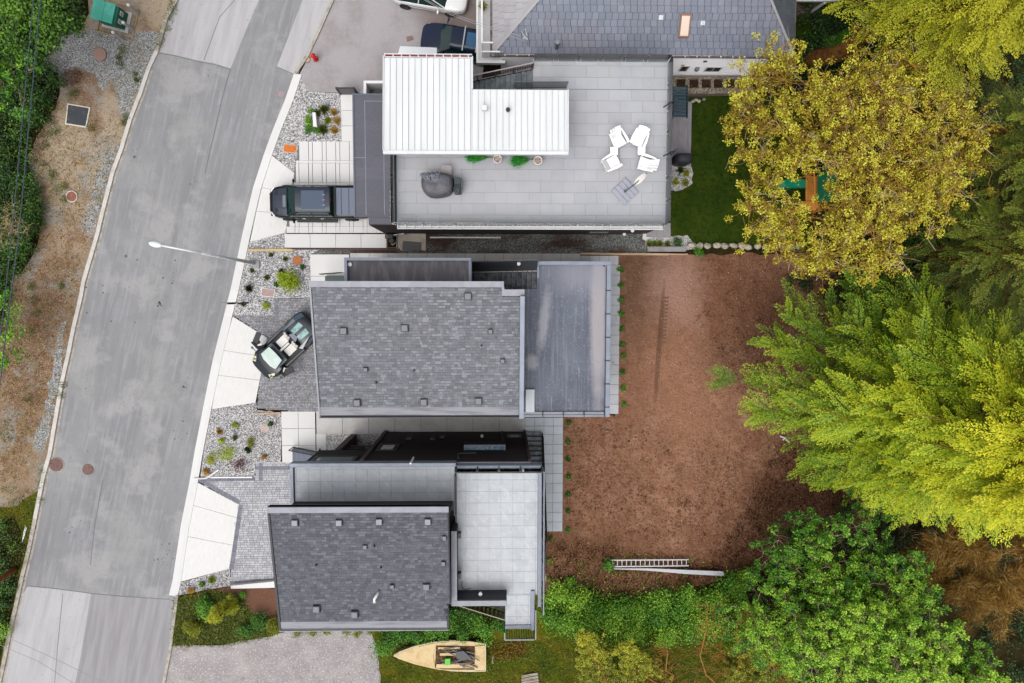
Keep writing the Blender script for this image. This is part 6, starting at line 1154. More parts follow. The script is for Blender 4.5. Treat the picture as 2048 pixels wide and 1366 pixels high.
part('timber_frame', k, M('tan_timber_frame', C(188, 160, 110), rough=.85), t)
for i, (px, py, lab) in enumerate(((247, 79, 'leaning white topped bollard below the teal cabinet'), (267, 60, 'grey bollard with white top at the corner of the teal cabinet'), (277, 26, 'upper right grey bollard beside the teal cabinet'))):
    c = P(px, py); b = thing('bollard', lab, 'bollard', c, 'bollards guarding the transformer'); k = MB(); k.cyl((c.x, c.y), .09, 0, 1.15, 14); part('post', k, M('grey_bollard', C(168, 168, 172), rough=.6), b); k = MB(); k.cyl((c.x, c.y), .1, 1.15, 1.22, 14, .06); part('cap', k, m_white, b)
# ---- street lamp
c = P(512, 527, 0); t = thing('street_lamp', 'galvanised street lamp reaching out over the road', 'street lamp', c); k = MB(); k.box(c.x-.22, c.y-.26, 0, c.x+.22, c.y+.2, .1); part('base', k, M('lamp_base', C(160, 164, 166), rough=.8), t, bev=.02)
top = P(402, 506, 8.0); hd_ = P(322, 491, 8.7); b0 = Vector((c.x-.1, c.y+.03, .1)); k = MB(); k.tube([b0, b0.lerp(top, .5), top], [.11, .09, .07], 12); part('pole', k, m_steel, t, smooth=True); k = MB(); k.tube([top, top.lerp(hd_, .5)+Vector((0, 0, .12)), hd_], [.065, .05, .045], 10); part('arm', k, M('pale_steel', C(232, 236, 238), rough=.4), t, smooth=True)
k = MB(); d = (hd_-top); d.z = 0; d.normalize(); q = hd_+d*.28; k.blob((q.x, q.y, q.z), .34, .15, .09, 16, 8, 0, rot=math.atan2(d.y, d.x)); part('lamp_head', k, M('lamp_head_white', C(228, 236, 240), rough=.3), t, smooth=True)
k = MB(); k.box(c.x-.3, c.y-.06, .1, c.x-.12, c.y+.12, .35); part('service_cover', k, m_steel, t)
# ---- sign post, hoses
c = P(496, 606, 0); t = thing('street_sign', 'dark sign post seen edge on beside the kerb', 'sign', c); k = MB(); k.tube([(c.x, c.y, 0), (c.x, c.y, 3.2)], .05, 8); part('post', k, m_plast, t); k = MB(); k.box(c.x-.34, c.y+.05, 2.4, c.x+.3, c.y+.075, 3.3); part('sign_plate', k, M('sign_back', C(96, 96, 98), rough=.5), t); k = MB(); k.tube([(c.x, c.y, 1.9), (c.x, c.y, 2.0)], .085, 10); part('collar', k, m_white, t)
k = MB(); k.tube([P(388, 957, .1), P(405, 957, .12), P(412, 956.5, .12)], .05, 8); k.tube([P(412, 956.5, .12), P(425, 948, .1), P(438, 939, .08)], .06, 8); single('white_pipe', 'bent white plastic pipe lying at the tip of the pale block driveway', 'pipe', k, m_white)
single('white_edging', 'white flat edging strip below the red shrub', 'edging', MB().prism(PW([(422, 953.5), (505, 953), (505, 955.5), (422, 956)]), 0, .06), m_white)
c = P(617, 238); k = MB(); k.prism(PW([(624.5, 224), (631, 224.5), (634, 253), (626, 253)], .45), 0, .45); single('stone_block', 'white upright block among the green plants of the upper gravel bed', 'block', k, m_white, bev=.02)
# ---- cables
m_cab = M('black_cable', C(50, 70, 84), rough=.6); m_cabl = M('pale_cable', C(170, 168, 170), rough=.6)
def cable(label, pts, z, r, mat, cat='cable', grp='overhead cables'):
    k = MB(); k.tube([P(x, y, z_) for (x, y), z_ in zip(pts, z)], r, 6); return single('cable', label, cat, k, mat, grp)
cable('left dark overhead cable above the ivy thicket', [(84, -160), (67, 0), (24, 467), (5, 640), (-40, 960)], [9, 9, 8.9, 8.9, 9], .022, m_cab); cable('right dark overhead cable above the ivy thicket', [(96, -160), (81, 0), (38, 467), (8, 696), (-20, 960)], [9, 9, 8.9, 8.9, 9], .026, m_cab)
cable('upper thin cable crossing the bottom left of the street', [(-60, 1240), (0, 1268), (110, 1318), (200, 1362), (320, 1420)], [8, 8, 8, 8, 8], .012, m_cabl); cable('lower thin cable crossing the bottom left of the street', [(-60, 1265), (0, 1290), (75, 1322), (130, 1356), (200, 1400)], [7, 7, 7, 7, 7], .011, m_cabl)
cable('upper service cable above the dark wagon', [(840, -8), (900, 26), (957, 45), (1040, 72)], [5, 4.9, 4.9, 5.0], .012, m_cabl); cable('lower service cable above the dark wagon', [(840, -5), (900, 29), (957, 50), (1050, 82)], [5, 4.8, 4.8, 4.9], .012, m_cabl)
c = P(31, 1138, 0); k = MB(); tp = P(-120, 1240, 9.5); k.tube([c, c.lerp(tp, 1.0)], [.17, .12], 12); t = thing('utility_pole', 'orange brown wooden pole leaning in at the bottom left', 'pole', c); part('pole', k, M('orange_wood', C(168, 104, 52), [dict(scale=3, stretch=(.4, 3), col=C(140, 76, 34), lo=.4, hi=.6)], rough=.8), t, smooth=True)
# ---- roof deck furniture
m_chw = M('bright_white_plastic', C(250, 250, 250, 1.25), rough=.5)
def grp_chair(px, py, ang, label):
    a = XY(px, py, ZD+.4); t = thing('adirondack_chair', label, 'chair', (a[0], a[1], ZD), 'white adirondack chairs on the roof deck', ang, local=True); 
    for i in range(5): x = .36-i*.115; z = .38-.035*i; piece('seat_slat', (1,), lambda: MB().box(-.055, -.27, -.01, .055, .27, .01), m_chw, t, (x, 0, z))
    for i in range(5):
        y = -.22+i*.11; h = .95-abs(i-2)*.05-(.03 if i in (0, 4) else 0); k = MB(); k.beam((-.13, y, .22), (-.13-.42, y*1.18, h), .107, .02); part('back_slat', k, m_chw, t)
    for s in (-1, 1): 
        k = MB(); k.prism([(.42, s*.3), (.42, s*.43), (.1, s*.44), (-.42, s*.37), (-.42, s*.31)], .56, .585); part('armrest', k, m_chw, t, bev=.006)
        k = MB(); k.box(.3, s*.31-.02, 0, .4, s*.31+.02, .558); part('leg', k, m_white, t); k = MB(); k.beam((.35, s*.28, .3), (-.5, s*.28, .08), .03, .12); part('leg', k, m_white, t)
    k = MB(); k.beam((-.38, -.34, .52), (-.38, .34, .52), .03, .08); k.beam((.4, -.3, .34), (.4, .3, .34), .02, .1); part('cross_rail', k, m_white, t)
grp_chair(1237, 278, math.radians(-62), 'upper left white slatted chair of the ring on the deck'); grp_chair(1279, 277, math.radians(-112), 'upper right white slatted chair of the ring on the deck')
grp_chair(1223, 325, math.radians(28), 'lower left white slatted chair of the ring on the deck'); grp_chair(1293, 327, math.radians(164), 'lower right white slatted chair of the ring on the deck')
for px, py, lab in ((1228, 302, 'small white side table between the two left chairs'), (1283, 302, 'small white side table between the two right chairs')):
    a = XY(px, py, ZD+.45); t = thing('side_table', lab, 'table', (a[0], a[1], ZD), 'white side tables'); k = MB()
    for i in range(4): k.box(a[0]-.2+i*.101, a[1]-.21, ZD+.45, a[0]-.105+i*.101, a[1]+.21, ZD+.47)
    part('tabletop', k, m_chw, t)
    for sx in (-1, 1):
        for sy in (-1, 1): k = MB(); k.box(a[0]+sx*.16-.02, a[1]+sy*.17-.02, ZD, a[0]+sx*.16+.02, a[1]+sy*.17+.02, ZD+.448); part('leg', k, m_white, t)
a = XY(1250, 383, ZD+.1); t = thing('parasol', 'folded white parasol tilted on a square grey ribbed base', 'parasol', (a[0], a[1], ZD), None, math.radians(43), local=True); m_cush = M('blue_grey_base', C(166, 168, 182), rough=.7)
for i in range(4): k = MB(); k.box(-.53+i*.267, -.53, 0, -.53+i*.267+.26, .53, .11); part('base_segment', k, m_cush, t, bev=.025)
k = MB(); k.cyl((0, 0), .07, .1, .3, 12); k.tube([(0, 0, .3), (.35, -.05, 1.6)], .03, 8); k.tube([(.35, -.05, 1.6), (1.0, -.05, 1.45)], .025, 8); part('pole', k, m_slat, t)
k = MB(); k.loft([[(.3+x, math.cos(j*PI/4)*r*(1.3 if j % 2 else .7)-.05, 1.45+math.sin(j*PI/4)*r*(1.3 if j % 2 else .7)) for j in range(8)] for x, r in ((0, .05), (.12, .14), (.35, .17), (.6, .14), (.78, .06), (.82, .02))]); part('canopy', k, M('cream_canvas', C(232, 226, 222), rough=.8), t)
k = MB(); k.cyl((1.1, -.05), .05, 1.4, 1.5, 8); part('finial', k, m_slat, t)
# covered grill
a = XY(877, 367, ZD+.8); t = thing('covered_grill', 'large barbecue under a crumpled dark grey cover on the deck', 'barbecue', (a[0], a[1], ZD)); m_cov = M('grey_grill_cover', C(98, 98, 106), [dict(scale=1.5, col=C(84, 82, 86), lo=.45, hi=.6)], rough=.55, bump=(5, .6, .1))
outl = PW([(840, 352), (848, 346), (870, 342), (900, 347), (908, 350), (908, 384), (895, 392), (872, 395), (858, 394), (848, 386), (841, 374)], ZD+.8)
cx_, cy_ = a; k = MB(); secs = []
for z_, s_ in ((0, 1.02), (.35, 1.0), (.8, .97), (1.0, .86), (1.1, .6), (1.13, .1)): secs.append([(cx_+(x-cx_)*s_*(1+.02*math.sin(i*2.3+z_*5)), cy_+(y-cy_)*s_, ZD+z_+(.03*math.sin(i*1.7) if z_ > .9 else 0)) for i, (x, y) in enumerate(outl[::-1])])
k.loft(secs); part('cover', k, m_cov, t, sub=1)
k = MB(); 
for i in range(26): b = XY(860+random.uniform(-16, 16), 353+random.uniform(-5, 6), ZD+1.05); k.blob((b[0], b[1], ZD+1.05+random.uniform(0, .08)), random.uniform(.08, .2), random.uniform(.05, .12), .08, 7, 5, .35, rot=random.uniform(0, 3))
part('crumpled_fold', k, M('shiny_cover_fold', C(112, 116, 126), rough=.35, bump=(14, .8, .05)), t)
k = MB(); b = XY(917, 370, ZD+.7); k.box(b[0]-.22, b[1]-.42, ZD, b[0]+.1, b[1]+.4, ZD+.8); k.blob((b[0]-.05, b[1]-.25, ZD+.85), .2, .25, .12, 9, 6, .25); part('side_shelf', k, M('blue_black_cover', C(56, 64, 70), rough=.5, bump=(8, .8, .06)), t, bev=.05)
k = MB(); k.tube([(b[0]+.12, b[1]+.3, ZD+.8), (b[0]+.2, b[1]+.1, ZD+.82), (b[0]+.18, b[1]-.25, ZD+.8)], .05, 8); part('shelf_handle', k, m_slat, t, smooth=True)
k = MB(); 
for xx in (882, 903): b = XY(xx, 340, ZD+.5); k.tube([(b[0], b[1]-.3, ZD+.3), (b[0], b[1]+.22, ZD+.62)], .018, 6)
for j in range(4): b0_ = XY(883, 334+j*4.5, ZD+.5); b1_ = XY(902, 334+j*4.5, ZD+.5); k.beam((b0_[0], b0_[1], ZD+.6-.06*j), (b1_[0], b1_[1], ZD+.6-.06*j), .1, .012)
ch_ = single('folding_chair', 'small folding slat chair behind the covered barbecue', 'chair', k, M('pinkish_slats', C(176, 166, 168), rough=.6))
# potted reed plants
M('leaf_vivid', C(40, 190, 50), ramp=[(0, C(10, 120, 30)), (.5, C(30, 178, 44)), (1, C(90, 214, 80))], rough=.5, transl=.3)
for i, (px, py, qx, qy, lab) in enumerate(((995, 318, 942, 313, 'left potted feathery plant blown over in front of the white roof'), (1076, 321, 1030, 321, 'right potted feathery plant blown over in front of the white roof'))):
    a = XY(px, py, ZD+.5); t = thing('potted_plant', lab, 'potted plant', (a[0], a[1], ZD), 'potted feathery plants'); k = MB(); n = 20
    secs = [[(a[0]+math.cos(2*PI*j/n)*r, a[1]+math.sin(2*PI*j/n)*r, ZD+z_) for j in range(n)] for r, z_ in ((.17, 0), (.22, .5), (.24, .52), (.235, .55), (.19, .55), (.18, .46))]
    k.loft(secs, cap=False); part('pot', k, M('blush_white_pot', C(236, 226, 222), rough=.5), t, smooth=True); k = MB(); k.cyl(a, .19, ZD+.4, ZD+.47, 16); part('pebble_top', k, M('pot_pebbles', C(170, 150, 140), vor=(30, [(0, C(110, 90, 80)), (.5, C(170, 150, 138)), (1, C(224, 208, 196))]), rough=.9), t)
    lv = Leaves(); tip = Vector((*XY(qx, qy, ZD+.6), ZD+.55)); base = Vector((a[0]-.1, a[1]+.08, ZD+.5)); k = MB()
    for j in range(9): q = tip+Vector((random.uniform(-.2, .3), random.uniform(-.18, .12), random.uniform(-.1, .2))); k.tube([base, base.lerp(q, .5)+Vector((0, 0, .12)), q], .008, 4)
    part('stem', k, M('reed_stem', C(96, 130, 70), rough=.8), t)
    Pn = []; D = []
    for j in range(2400):
        f = random.random(); c = base.lerp(tip, .35+.65*f); w = (.06+.24*f); off = Vector((random.gauss(0, .5)*w, random.gauss(0, .5)*w, random.gauss(0, .4)*w)); Pn.append(c+off); D.append((tip-base).normalized()+off*1.6)
    lv.add(np.array([tuple(p) for p in Pn]), np.array([tuple(p) for p in D]), rand_dirs(len(Pn)), .16, .02, RNG.random(len(Pn))); leaf_part('foliage', lv, MATS['leaf_vivid'], t)
k = MB(); a0, a1 = XY(1022, 308.5, ZD+.5), XY(1098, 308.5, ZD+.5); n = 14; y_ = a0[1]+.05
k.beam((a0[0], y_, ZD+.8), (a1[0], y_, ZD+.8), .03, .03); k.beam((a0[0], y_, ZD+.3), (a1[0], y_, ZD+.3), .03, .03)
for i in range(n): u = a0[0]+(a1[0]-a0[0])*i/n; w = (a1[0]-a0[0])/n; k.beam((u, y_-.02, ZD+.3), (u+w, y_+.14, ZD+.8), .02, .02); k.beam((u, y_+.14, ZD+.8), (u+w, y_-.02, ZD+.3), .02, .02)
single('lattice_screen', 'white lattice strip peeking out below the white roof edge', 'lattice', k, m_white)
# covered barbecue by lawn
a = XY(1366, 318, .8); t = thing('covered_grill', 'black rounded covered barbecue at the end of the plank walkway', 'barbecue', (a[0], a[1], .1)); k = MB(); secs = []
for z_, sx, sy in ((.0, .56, .32), (.6, .56, .33), (.95, .52, .3), (1.12, .4, .24), (1.2, .15, .1)): secs.append([(a[0]+sx*abs(math.cos(2*PI*j/20))**.6*(1 if math.cos(2*PI*j/20) > 0 else -1), a[1]+sy*abs(math.sin(2*PI*j/20))**.6*(1 if math.sin(2*PI*j/20) > 0 else -1), .12+z_) for j in range(20)])
k.loft(secs); part('cover', k, M('black_cover', C(48, 48, 56), rough=.6, bump=(4, .4, .05)), t, smooth=True)
k = MB(); k.beam((a[0]-.02, a[1]-.3, 1.22), (a[0]-.02, a[1]+.3, 1.22), .02, .02); part('seam', k, m_dark, t)
# ---- boat
m_hull = M('cream_hull', C(222, 196, 148), [dict(scale=2, col=C(206, 176, 122), lo=.45, hi=.6), dict(scale=9, col=C(166, 128, 82), lo=.64, hi=.74, amt=.8)], rough=.7); m_gun = M('white_gunwale', C(232, 218, 186), rough=.6)
t = thing('boat', 'old cream dinghy full of junk lying on the grass', 'boat', P(880, 1313, 0)); zb_ = .75
st_ = [(788, .3, 1311), (800, 7, 1310.5), (830, 17.5, 1310), (868, 26, 1310.5), (905, 30, 1311.5), (940, 29.5, 1313), (971, 27, 1315)]
k = MB(); secs = []
for px, hw, cy in st_:
    s_ = []
    for f, z_ in ((1, zb_), (.97, zb_-.2), (.8, .25), (.3, .04), (-.3, .04), (-.8, .25), (-.97, zb_-.2), (-1, zb_)):
        q = P(px, cy-hw*f, zb_); s_.append((q.x, q.y, z_))
    secs.append(s_)
k.loft(secs, closed=True, cap=True)
def bp(pts, z): return PW(pts, zb_)
hull = part('hull', k, m_hull, t)
k = MB(); left = [P(px, cy-hw, zb_+.02) for px, hw, cy in st_]; right = [P(px, cy+hw, zb_+.02) for px, hw, cy in st_]; k.tube(left, .035, 6); k.tube(right, .035, 6); k.tube([left[-1], right[-1]], .035, 6); part('gunwale', k, m_gun, t)
k = MB(); k.prism(PW([(800, 1304), (830, 1293), (873, 1285), (866, 1310), (871, 1337), (830, 1327), (800, 1317), (789, 1311)], zb_), zb_+.0, zb_+.06); part('foredeck', k, m_hull, t, bev=.01)
k = MB(); k.prism(PW([(950, 1292), (970, 1290), (970, 1340), (949, 1340)], zb_), zb_, zb_+.06); k.prism(PW([(873, 1285), (905, 1282.5), (950, 1284), (950, 1291), (874, 1290)], zb_), zb_, zb_+.055); k.prism(PW([(871, 1338), (949, 1339), (950, 1341.5), (905, 1341)], zb_), zb_, zb_+.055); part('side_deck', k, m_hull, t, bev=.01)
k = MB(); k.prism(PW([(872, 1291), (950, 1291), (949, 1338), (870, 1337)], zb_), zb_+.001, zb_+.012); part('cockpit_floor', k, M('dirty_bilge', C(104, 82, 58), [dict(scale=5, col=C(120, 100, 72), lo=.5, hi=.62), dict(scale=9, col=C(40, 32, 28), lo=.5, hi=.6)], rough=.9), t)
for pts, m_ in (([(873, 1327), (949, 1327), (949, 1335), (872, 1335)], m_hull), ([(876, 1293), (920, 1293), (920, 1297), (876, 1297)], m_hull), ([(880, 1305), (912, 1305), (912, 1310), (880, 1310)], m_hull)): k = MB(); k.prism(PW(pts, zb_), zb_+.013, zb_+.09); part('thwart', k, m_, t, bev=.01)
k = MB()
for i in range(16): a_ = Vector((*XY(random.uniform(878, 945), random.uniform(1296, 1330), zb_), zb_+.12+random.random()*.1)); an_ = random.uniform(-.7, .7); k.beam(a_, a_+Vector((math.cos(an_)*random.uniform(.4, 1.1), math.sin(an_)*.6, random.uniform(-.03, .1))), .06, .04, random.random())
single('scrap_timber', 'jumble of dark poles and boards lying in the cream dinghy', 'junk', k, M('grey_scrap', C(120, 112, 108), rough=.7), kind=None)
k = MB(); k.prism(PW([(912, 1299), (928, 1297), (944, 1312), (926, 1317), (914, 1313)], zb_), zb_+.14, zb_+.3); single('dark_crate', 'dark grey box among the scrap in the cream dinghy', 'box', k, M('grey_box', C(92, 92, 98), rough=.7), bev=.02)
k = MB(); k.prism(PW([(891, 1313), (901.5, 1312.5), (901.5, 1326), (890, 1326)], zb_), zb_+.14, zb_+.3); single('green_crate', 'bright green plastic crate in the cream dinghy', 'crate', k, M('green_plastic', C(96, 214, 40), [dict(scale=22, col=C(60, 160, 24), lo=.5, hi=.56)], rough=.5), bev=.02)
# ---- ladder and plank, pallet, litter
t = thing('ladder', 'aluminium ladder lying flat on the litter below the bare soil', 'ladder', P(1300, 1126)); m_alu = M('aluminium', C(206, 206, 212), rough=.45, metal=.2)
A0, A1, B0, B1 = P(1221, 1120, .25), P(1377, 1119, .25), P(1221, 1133, .25), P(1377, 1131, .25)
for a_, b_ in ((A0, A1), (B0, B1)): k = MB(); k.beam(a_, b_, .06, .09); part('side_rail', k, m_alu, t)
for i in range(17): a_, b_ = A0.lerp(A1, (i+.5)/17), B0.lerp(B1, (i+.5)/17); k = MB(); k.beam(a_, b_, .04, .04); part('rung', k, m_alu, t)
single('scaffold_plank', 'long tapering pale plank lying beside the ladder', 'plank', MB().prism(PW([(1226, 1133), (1300, 1133), (1444, 1139), (1445, 1148), (1370, 1144), (1290, 1137), (1226, 1134.5)]), .27, .32), M('pale_aluminium', C(198, 198, 206), rough=.5))
t = thing('wooden_pallet', 'weathered grey slatted wooden piece on the grass at the bottom edge', 'pallet', P(1060, 1357)); m_wth = M('weathered_wood', C(172, 164, 150), [dict(scale=5, stretch=(2, .4), col=C(130, 120, 104), lo=.45, hi=.6)], rough=.9)
for i in range(5): k = MB(); k.prism(PW([(1043-.6*i+i*.2, 1349+i*6.2), (1075+i*.7, 1343+i*6.2), (1076+i*.7, 1348+i*6.2), (1043+i*.2, 1354+i*6.2)]), .08, .13); part('slat', k, m_wth, t)
k = MB(); k.tube([P(986, 1311, .05), P(985, 1327, .08)], .05, 6); single('fence_stake', 'short pale wooden stake on the grass right of the dinghy', 'stake', k, m_wth)
k = MB(); k.tube([P(1560, 872, .1), P(1570, 876, .25), P(1578, 884, .1)], .05, 6); k.tube([P(1570, 876, .25), P(1566, 880, .1)], .04, 5); single('white_branch', 'bleached forked branch lying on the soil below the yellow green cedar', 'branch', k, m_white)
k = MB(); k.prism(PW([(52, 1050), (54, 1056), (50, 1072), (45, 1085), (47, 1068)]), 0, .05); single('paper_litter', 'torn white sheet of litter on the weedy verge', 'litter', k, m_white)
# brick rubble in neighbour yard
k = MB(); k.prism(PW([(813, 74), (824, 72), (827, 79), (814, 83)]), 0, .05); single('brick_fragment', 'broken brown slab piece in front of the dark wagon', 'rubble', k, M('brown_rubble', C(146, 118, 104), rough=.9))
# ---- boulders
m_rock = M('pale_boulder', C(190, 182, 164), [dict(scale=2.5, col=C(160, 152, 132), lo=.45, hi=.6), dict(scale=9, col=C(214, 208, 192), lo=.55, hi=.66)], rough=.95, bump=(6, .8, .08))
for i in range(14):
    px = 1383+i*16.5+random.uniform(-2, 2); a = P(px, 491+random.uniform(-1.5, 1.5)+i*.25, .1); k = MB(); k.blob((a.x, a.y, .08), .27*random.uniform(.85, 1.15), .2*random.uniform(.85, 1.1), .26, 9, 6, .14, rot=random.uniform(-.4, .4))
    single('boulder', ORD[i]+' pale boulder from the left in the row below the lawn', 'boulder', k, m_rock, 'boulders edging the lawn')
for i, (px, py) in enumerate(((1392, 200), (1398, 203), (1408, 199), (1386, 203))): a = P(px, py); k = MB(); k.blob((a.x, a.y, .03), .12, .1, .1, 8, 5, .2); single('boulder', ['leftmost', 'second', 'largest right hand', 'lower left'][i]+' small white rock in the lawn corner under the planters', 'rock', k, m_rock, 'small rocks in the lawn corner')
# ---- playset under the maple
t = thing('playset', 'orange timber play tower with green slide and canopy under the maple', 'playset', P(1610, 385)); m_or = M('orange_timber', C(240, 160, 66), [dict(scale=3, stretch=(.4, 2), col=C(220, 136, 52), lo=.45, hi=.6)], rough=.7); m_gr = M('green_canvas', C(10, 118, 74), rough=.6); m_sl = M('green_slide', C(18, 150, 112), rough=.3)
z_ = 1.5
for i in range(6): x0_, y0_ = 1612+i*5.4, 352; k = MB(); k.prism(PW([(x0_, 352), (x0_+5, 352), (x0_+5-1, 420), (x0_-1, 420)], z_), z_-.05, z_); part('deck_plank', k, m_or, t)
for px, py in ((1612, 352), (1643, 352), (1596, 420), (1640, 420)): a = XY(px, py, z_); k = MB(); k.box(a[0]-.05, a[1]-.05, 0, a[0]+.05, a[1]+.05, 2.6); part('post', k, m_or, t)
k = MB(); a, b = P(1598, 402, z_+.05), P(1640, 402, z_+.05); k.prism(PW([(1596, 403), (1640, 403), (1632, 421), (1597, 421)], z_), z_+.02, z_+.1); k.beam(P(1628, 340, 2.6), P(1629, 400, 2.6), .08, .08); part('frame', k, m_or, t)
q = [P(1636, 345, 2.7), P(1672, 338, 2.4), P(1676, 402, 2.4), P(1634, 406, 2.7)]; k = MB(); k.add([tuple(v) for v in q]+[(v.x, v.y, v.z-.04) for v in q], [(0, 3, 2, 1), (4, 5, 6, 7), (0, 1, 5, 4), (1, 2, 6, 5), (2, 3, 7, 6), (3, 0, 4, 7)]); part('canopy', k, m_gr, t)
k = MB(); secs = []
for px, z__ in ((1614, 1.45), (1595, 1.3), (1570, .7), (1545, .25)): c_ = P(px, 368+(1614-px)*.02, z__); secs.append([(c_.x, c_.y-.28, c_.z+.12), (c_.x, c_.y-.22, c_.z), (c_.x, c_.y+.22, c_.z), (c_.x, c_.y+.28, c_.z+.12)])
k.loft(secs, closed=False, cap=False); part('slide', k, m_sl, t)
# ================================================================ VEGETATION
def leafmat(name, cols, transl=.3, rough=.55): return M(name, cols[1], ramp=[(i/(len(cols)-1), c) for i, c in enumerate(cols)], transl=transl, rough=rough)
L_ivy = leafmat('ivy_leaf', [C(14, 34, 5), C(46, 92, 16), C(124, 170, 44)], .15)
L_green = leafmat('bright_green_leaf', [C(16, 48, 5), C(84, 152, 24), C(184, 226, 64)], .15)
L_lime = leafmat('lime_leaf', [C(110, 130, 20), C(180, 206, 24), C(222, 236, 60)])
L_yell = leafmat('yellow_olive_leaf', [C(108, 72, 14), C(168, 142, 22), C(206, 198, 40), C(234, 228, 80)], .12)
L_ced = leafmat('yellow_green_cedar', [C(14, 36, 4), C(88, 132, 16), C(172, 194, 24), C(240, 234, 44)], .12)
L_dcon = leafmat('dark_conifer', [C(22, 34, 6), C(74, 94, 16), C(150, 160, 44)], .12)
L_ocon = leafmat('olive_conifer', [C(60, 74, 10), C(140, 150, 22), C(220, 214, 50)], .12)
L_gold = leafmat('golden_conifer', [C(110, 116, 10), C(178, 184, 24), C(226, 226, 60)], .25)
L_red = leafmat('red_maple_leaf', [C(70, 20, 30), C(120, 30, 46), C(190, 80, 90)], .25)
L_orange = leafmat('orange_grass', [C(160, 110, 20), C(206, 152, 40), C(236, 196, 90)], .25)
L_dry = leafmat('dry_brown_twig', [C(74, 46, 14), C(158, 116, 52), C(222, 186, 112)], .1, .9)
L_grassb = leafmat('weed_leaf', [C(50, 66, 14), C(104, 122, 34), C(170, 172, 80)], .25)
L_litter = leafmat('dead_litter', [C(40, 24, 14), C(104, 66, 42), C(176, 132, 96)], 0, .9)
m_barkg = M('grey_bark', C(96, 84, 60), [dict(scale=4, col=C(70, 60, 40), lo=.45, hi=.6)], rough=.95)
m_barky = M('mossy_bark', C(160, 128, 50), [dict(scale=4, col=C(120, 92, 44), lo=.45, hi=.6)], rough=.95)
m_barkr = M('red_brown_bark', C(150, 104, 56), [dict(scale=3, stretch=(.5, 3), col=C(112, 72, 38), lo=.42, hi=.6)], bump=(10, .8, .05), rough=.95)
m_twig = M('pale_twig', C(176, 160, 128), rough=.9)
def limb(k, a, b, r0, r1, n=5, sag=.0, jit=.1, seg=5):
    a, b = Vector(a), Vector(b); L = (b-a).length; pts = []
    for i in range(seg+1):
        f = i/seg; q = a.lerp(b, f); 
        if 0 < i < seg: q += Vector((random.gauss(0, jit), random.gauss(0, jit), random.gauss(0, jit*.6)))*L*.12
        q.z += sag*math.sin(PI*f); pts.append(q)
    k.tube(pts, [r0+(r1-r0)*i/seg for i in range(seg+1)], n, cap=False); return pts
def shrub(name, label, cat, px, py, r, h, mat, n=260, leaf=.07, tone=.5, group=None, z=0.0, blades=False, rx=None, twig=True, seed_sub=5):
    r *= (1.3 if name == 'garden_plant' else 1.12 if name == 'garden_shrub' else 1.0); rx = None; c = P(px, py, z+h*.5); rr = r; t = thing(name, label, cat, (c.x, c.y, z), group); lv = Leaves()
    if blades:
        a = RNG.uniform(0, 6.28, n); el = RNG.uniform(.15, 1.3, n); D = np.stack([np.cos(a)*np.cos(el), np.sin(a)*np.cos(el), np.sin(el)], 1); Pn = np.tile(np.array([c.x, c.y, z+.02]), (n, 1))+RNG.normal(0, .04, (n, 3))*[1, 1, .2]
        ln = rr*RNG.uniform(.6, 1.1, n); lv.add(Pn, D, rand_dirs(n), ln, leaf*.4, np.clip(tone+RNG.normal(0, .2, n), 0, 1))
    else:
        for i in range(seed_sub):
            a = random.uniform(0, 6.28); d = random.uniform(.2, .6) if i else 0; lv.clump((c.x+math.cos(a)*d*(rx or rr), c.y+math.sin(a)*d*rr, z+h*random.uniform(.45, .7)), (rx or rr)*.55, rr*.55, h*.45, n//seed_sub, leaf, tone+random.uniform(-.12, .12))
    if twig:
        k = MB()
        for i in range(6): a = random.uniform(0, 6.28); k.tube([(c.x, c.y, z), (c.x+math.cos(a)*rr*.5, c.y+math.sin(a)*rr*.5, z+h*.6)], .012, 4, cap=False)
        part('stem', k, m_barkg, t)
    leaf_part('foliage', lv, mat, t); return t
def scatter(label, polys, n, size, mat, per=6, rad=.12, z=.0, name='weeds', h=.12, tone=.5, tj=.2, flat=.8):
    pts = []
    for poly, w in polys: pts += sample(PW(poly), int(n*w))
    pts = np.array([(x, y, z) for x, y in pts]); m = len(pts); Pn = np.repeat(pts, per, 0)+RNG.normal(0, 1, (m*per, 3))*[rad, rad, 0]; Pn[:, 2] += RNG.random(m*per)*h
    D = rand_dirs(m*per); D[:, 2] = np.abs(D[:, 2])*(1-flat); tn = np.clip(np.repeat(RNG.normal(tone, tj, m), per)+RNG.normal(0, .12, m*per), 0, 1)
    lv = Leaves(); sz = size*RNG.uniform(.5, 1.4, m*per); lv.add(Pn, D, rand_dirs(m*per, .8), sz, sz*.5, tn); return leaf_top(name, lv, mat, label, kind='stuff')
def clumps(label, centres, mat, size, n, name='weeds', h=.25, tone=.5, kind='stuff'):
    lv = Leaves()
    for (px, py, r) in centres:
        p = P(px, py, h*.5); lv.clump((p.x, p.y, h*.35), r, r, h, n, size, tone+random.uniform(-.2, .2))
    return leaf_top(name, lv, mat, label, kind=kind)
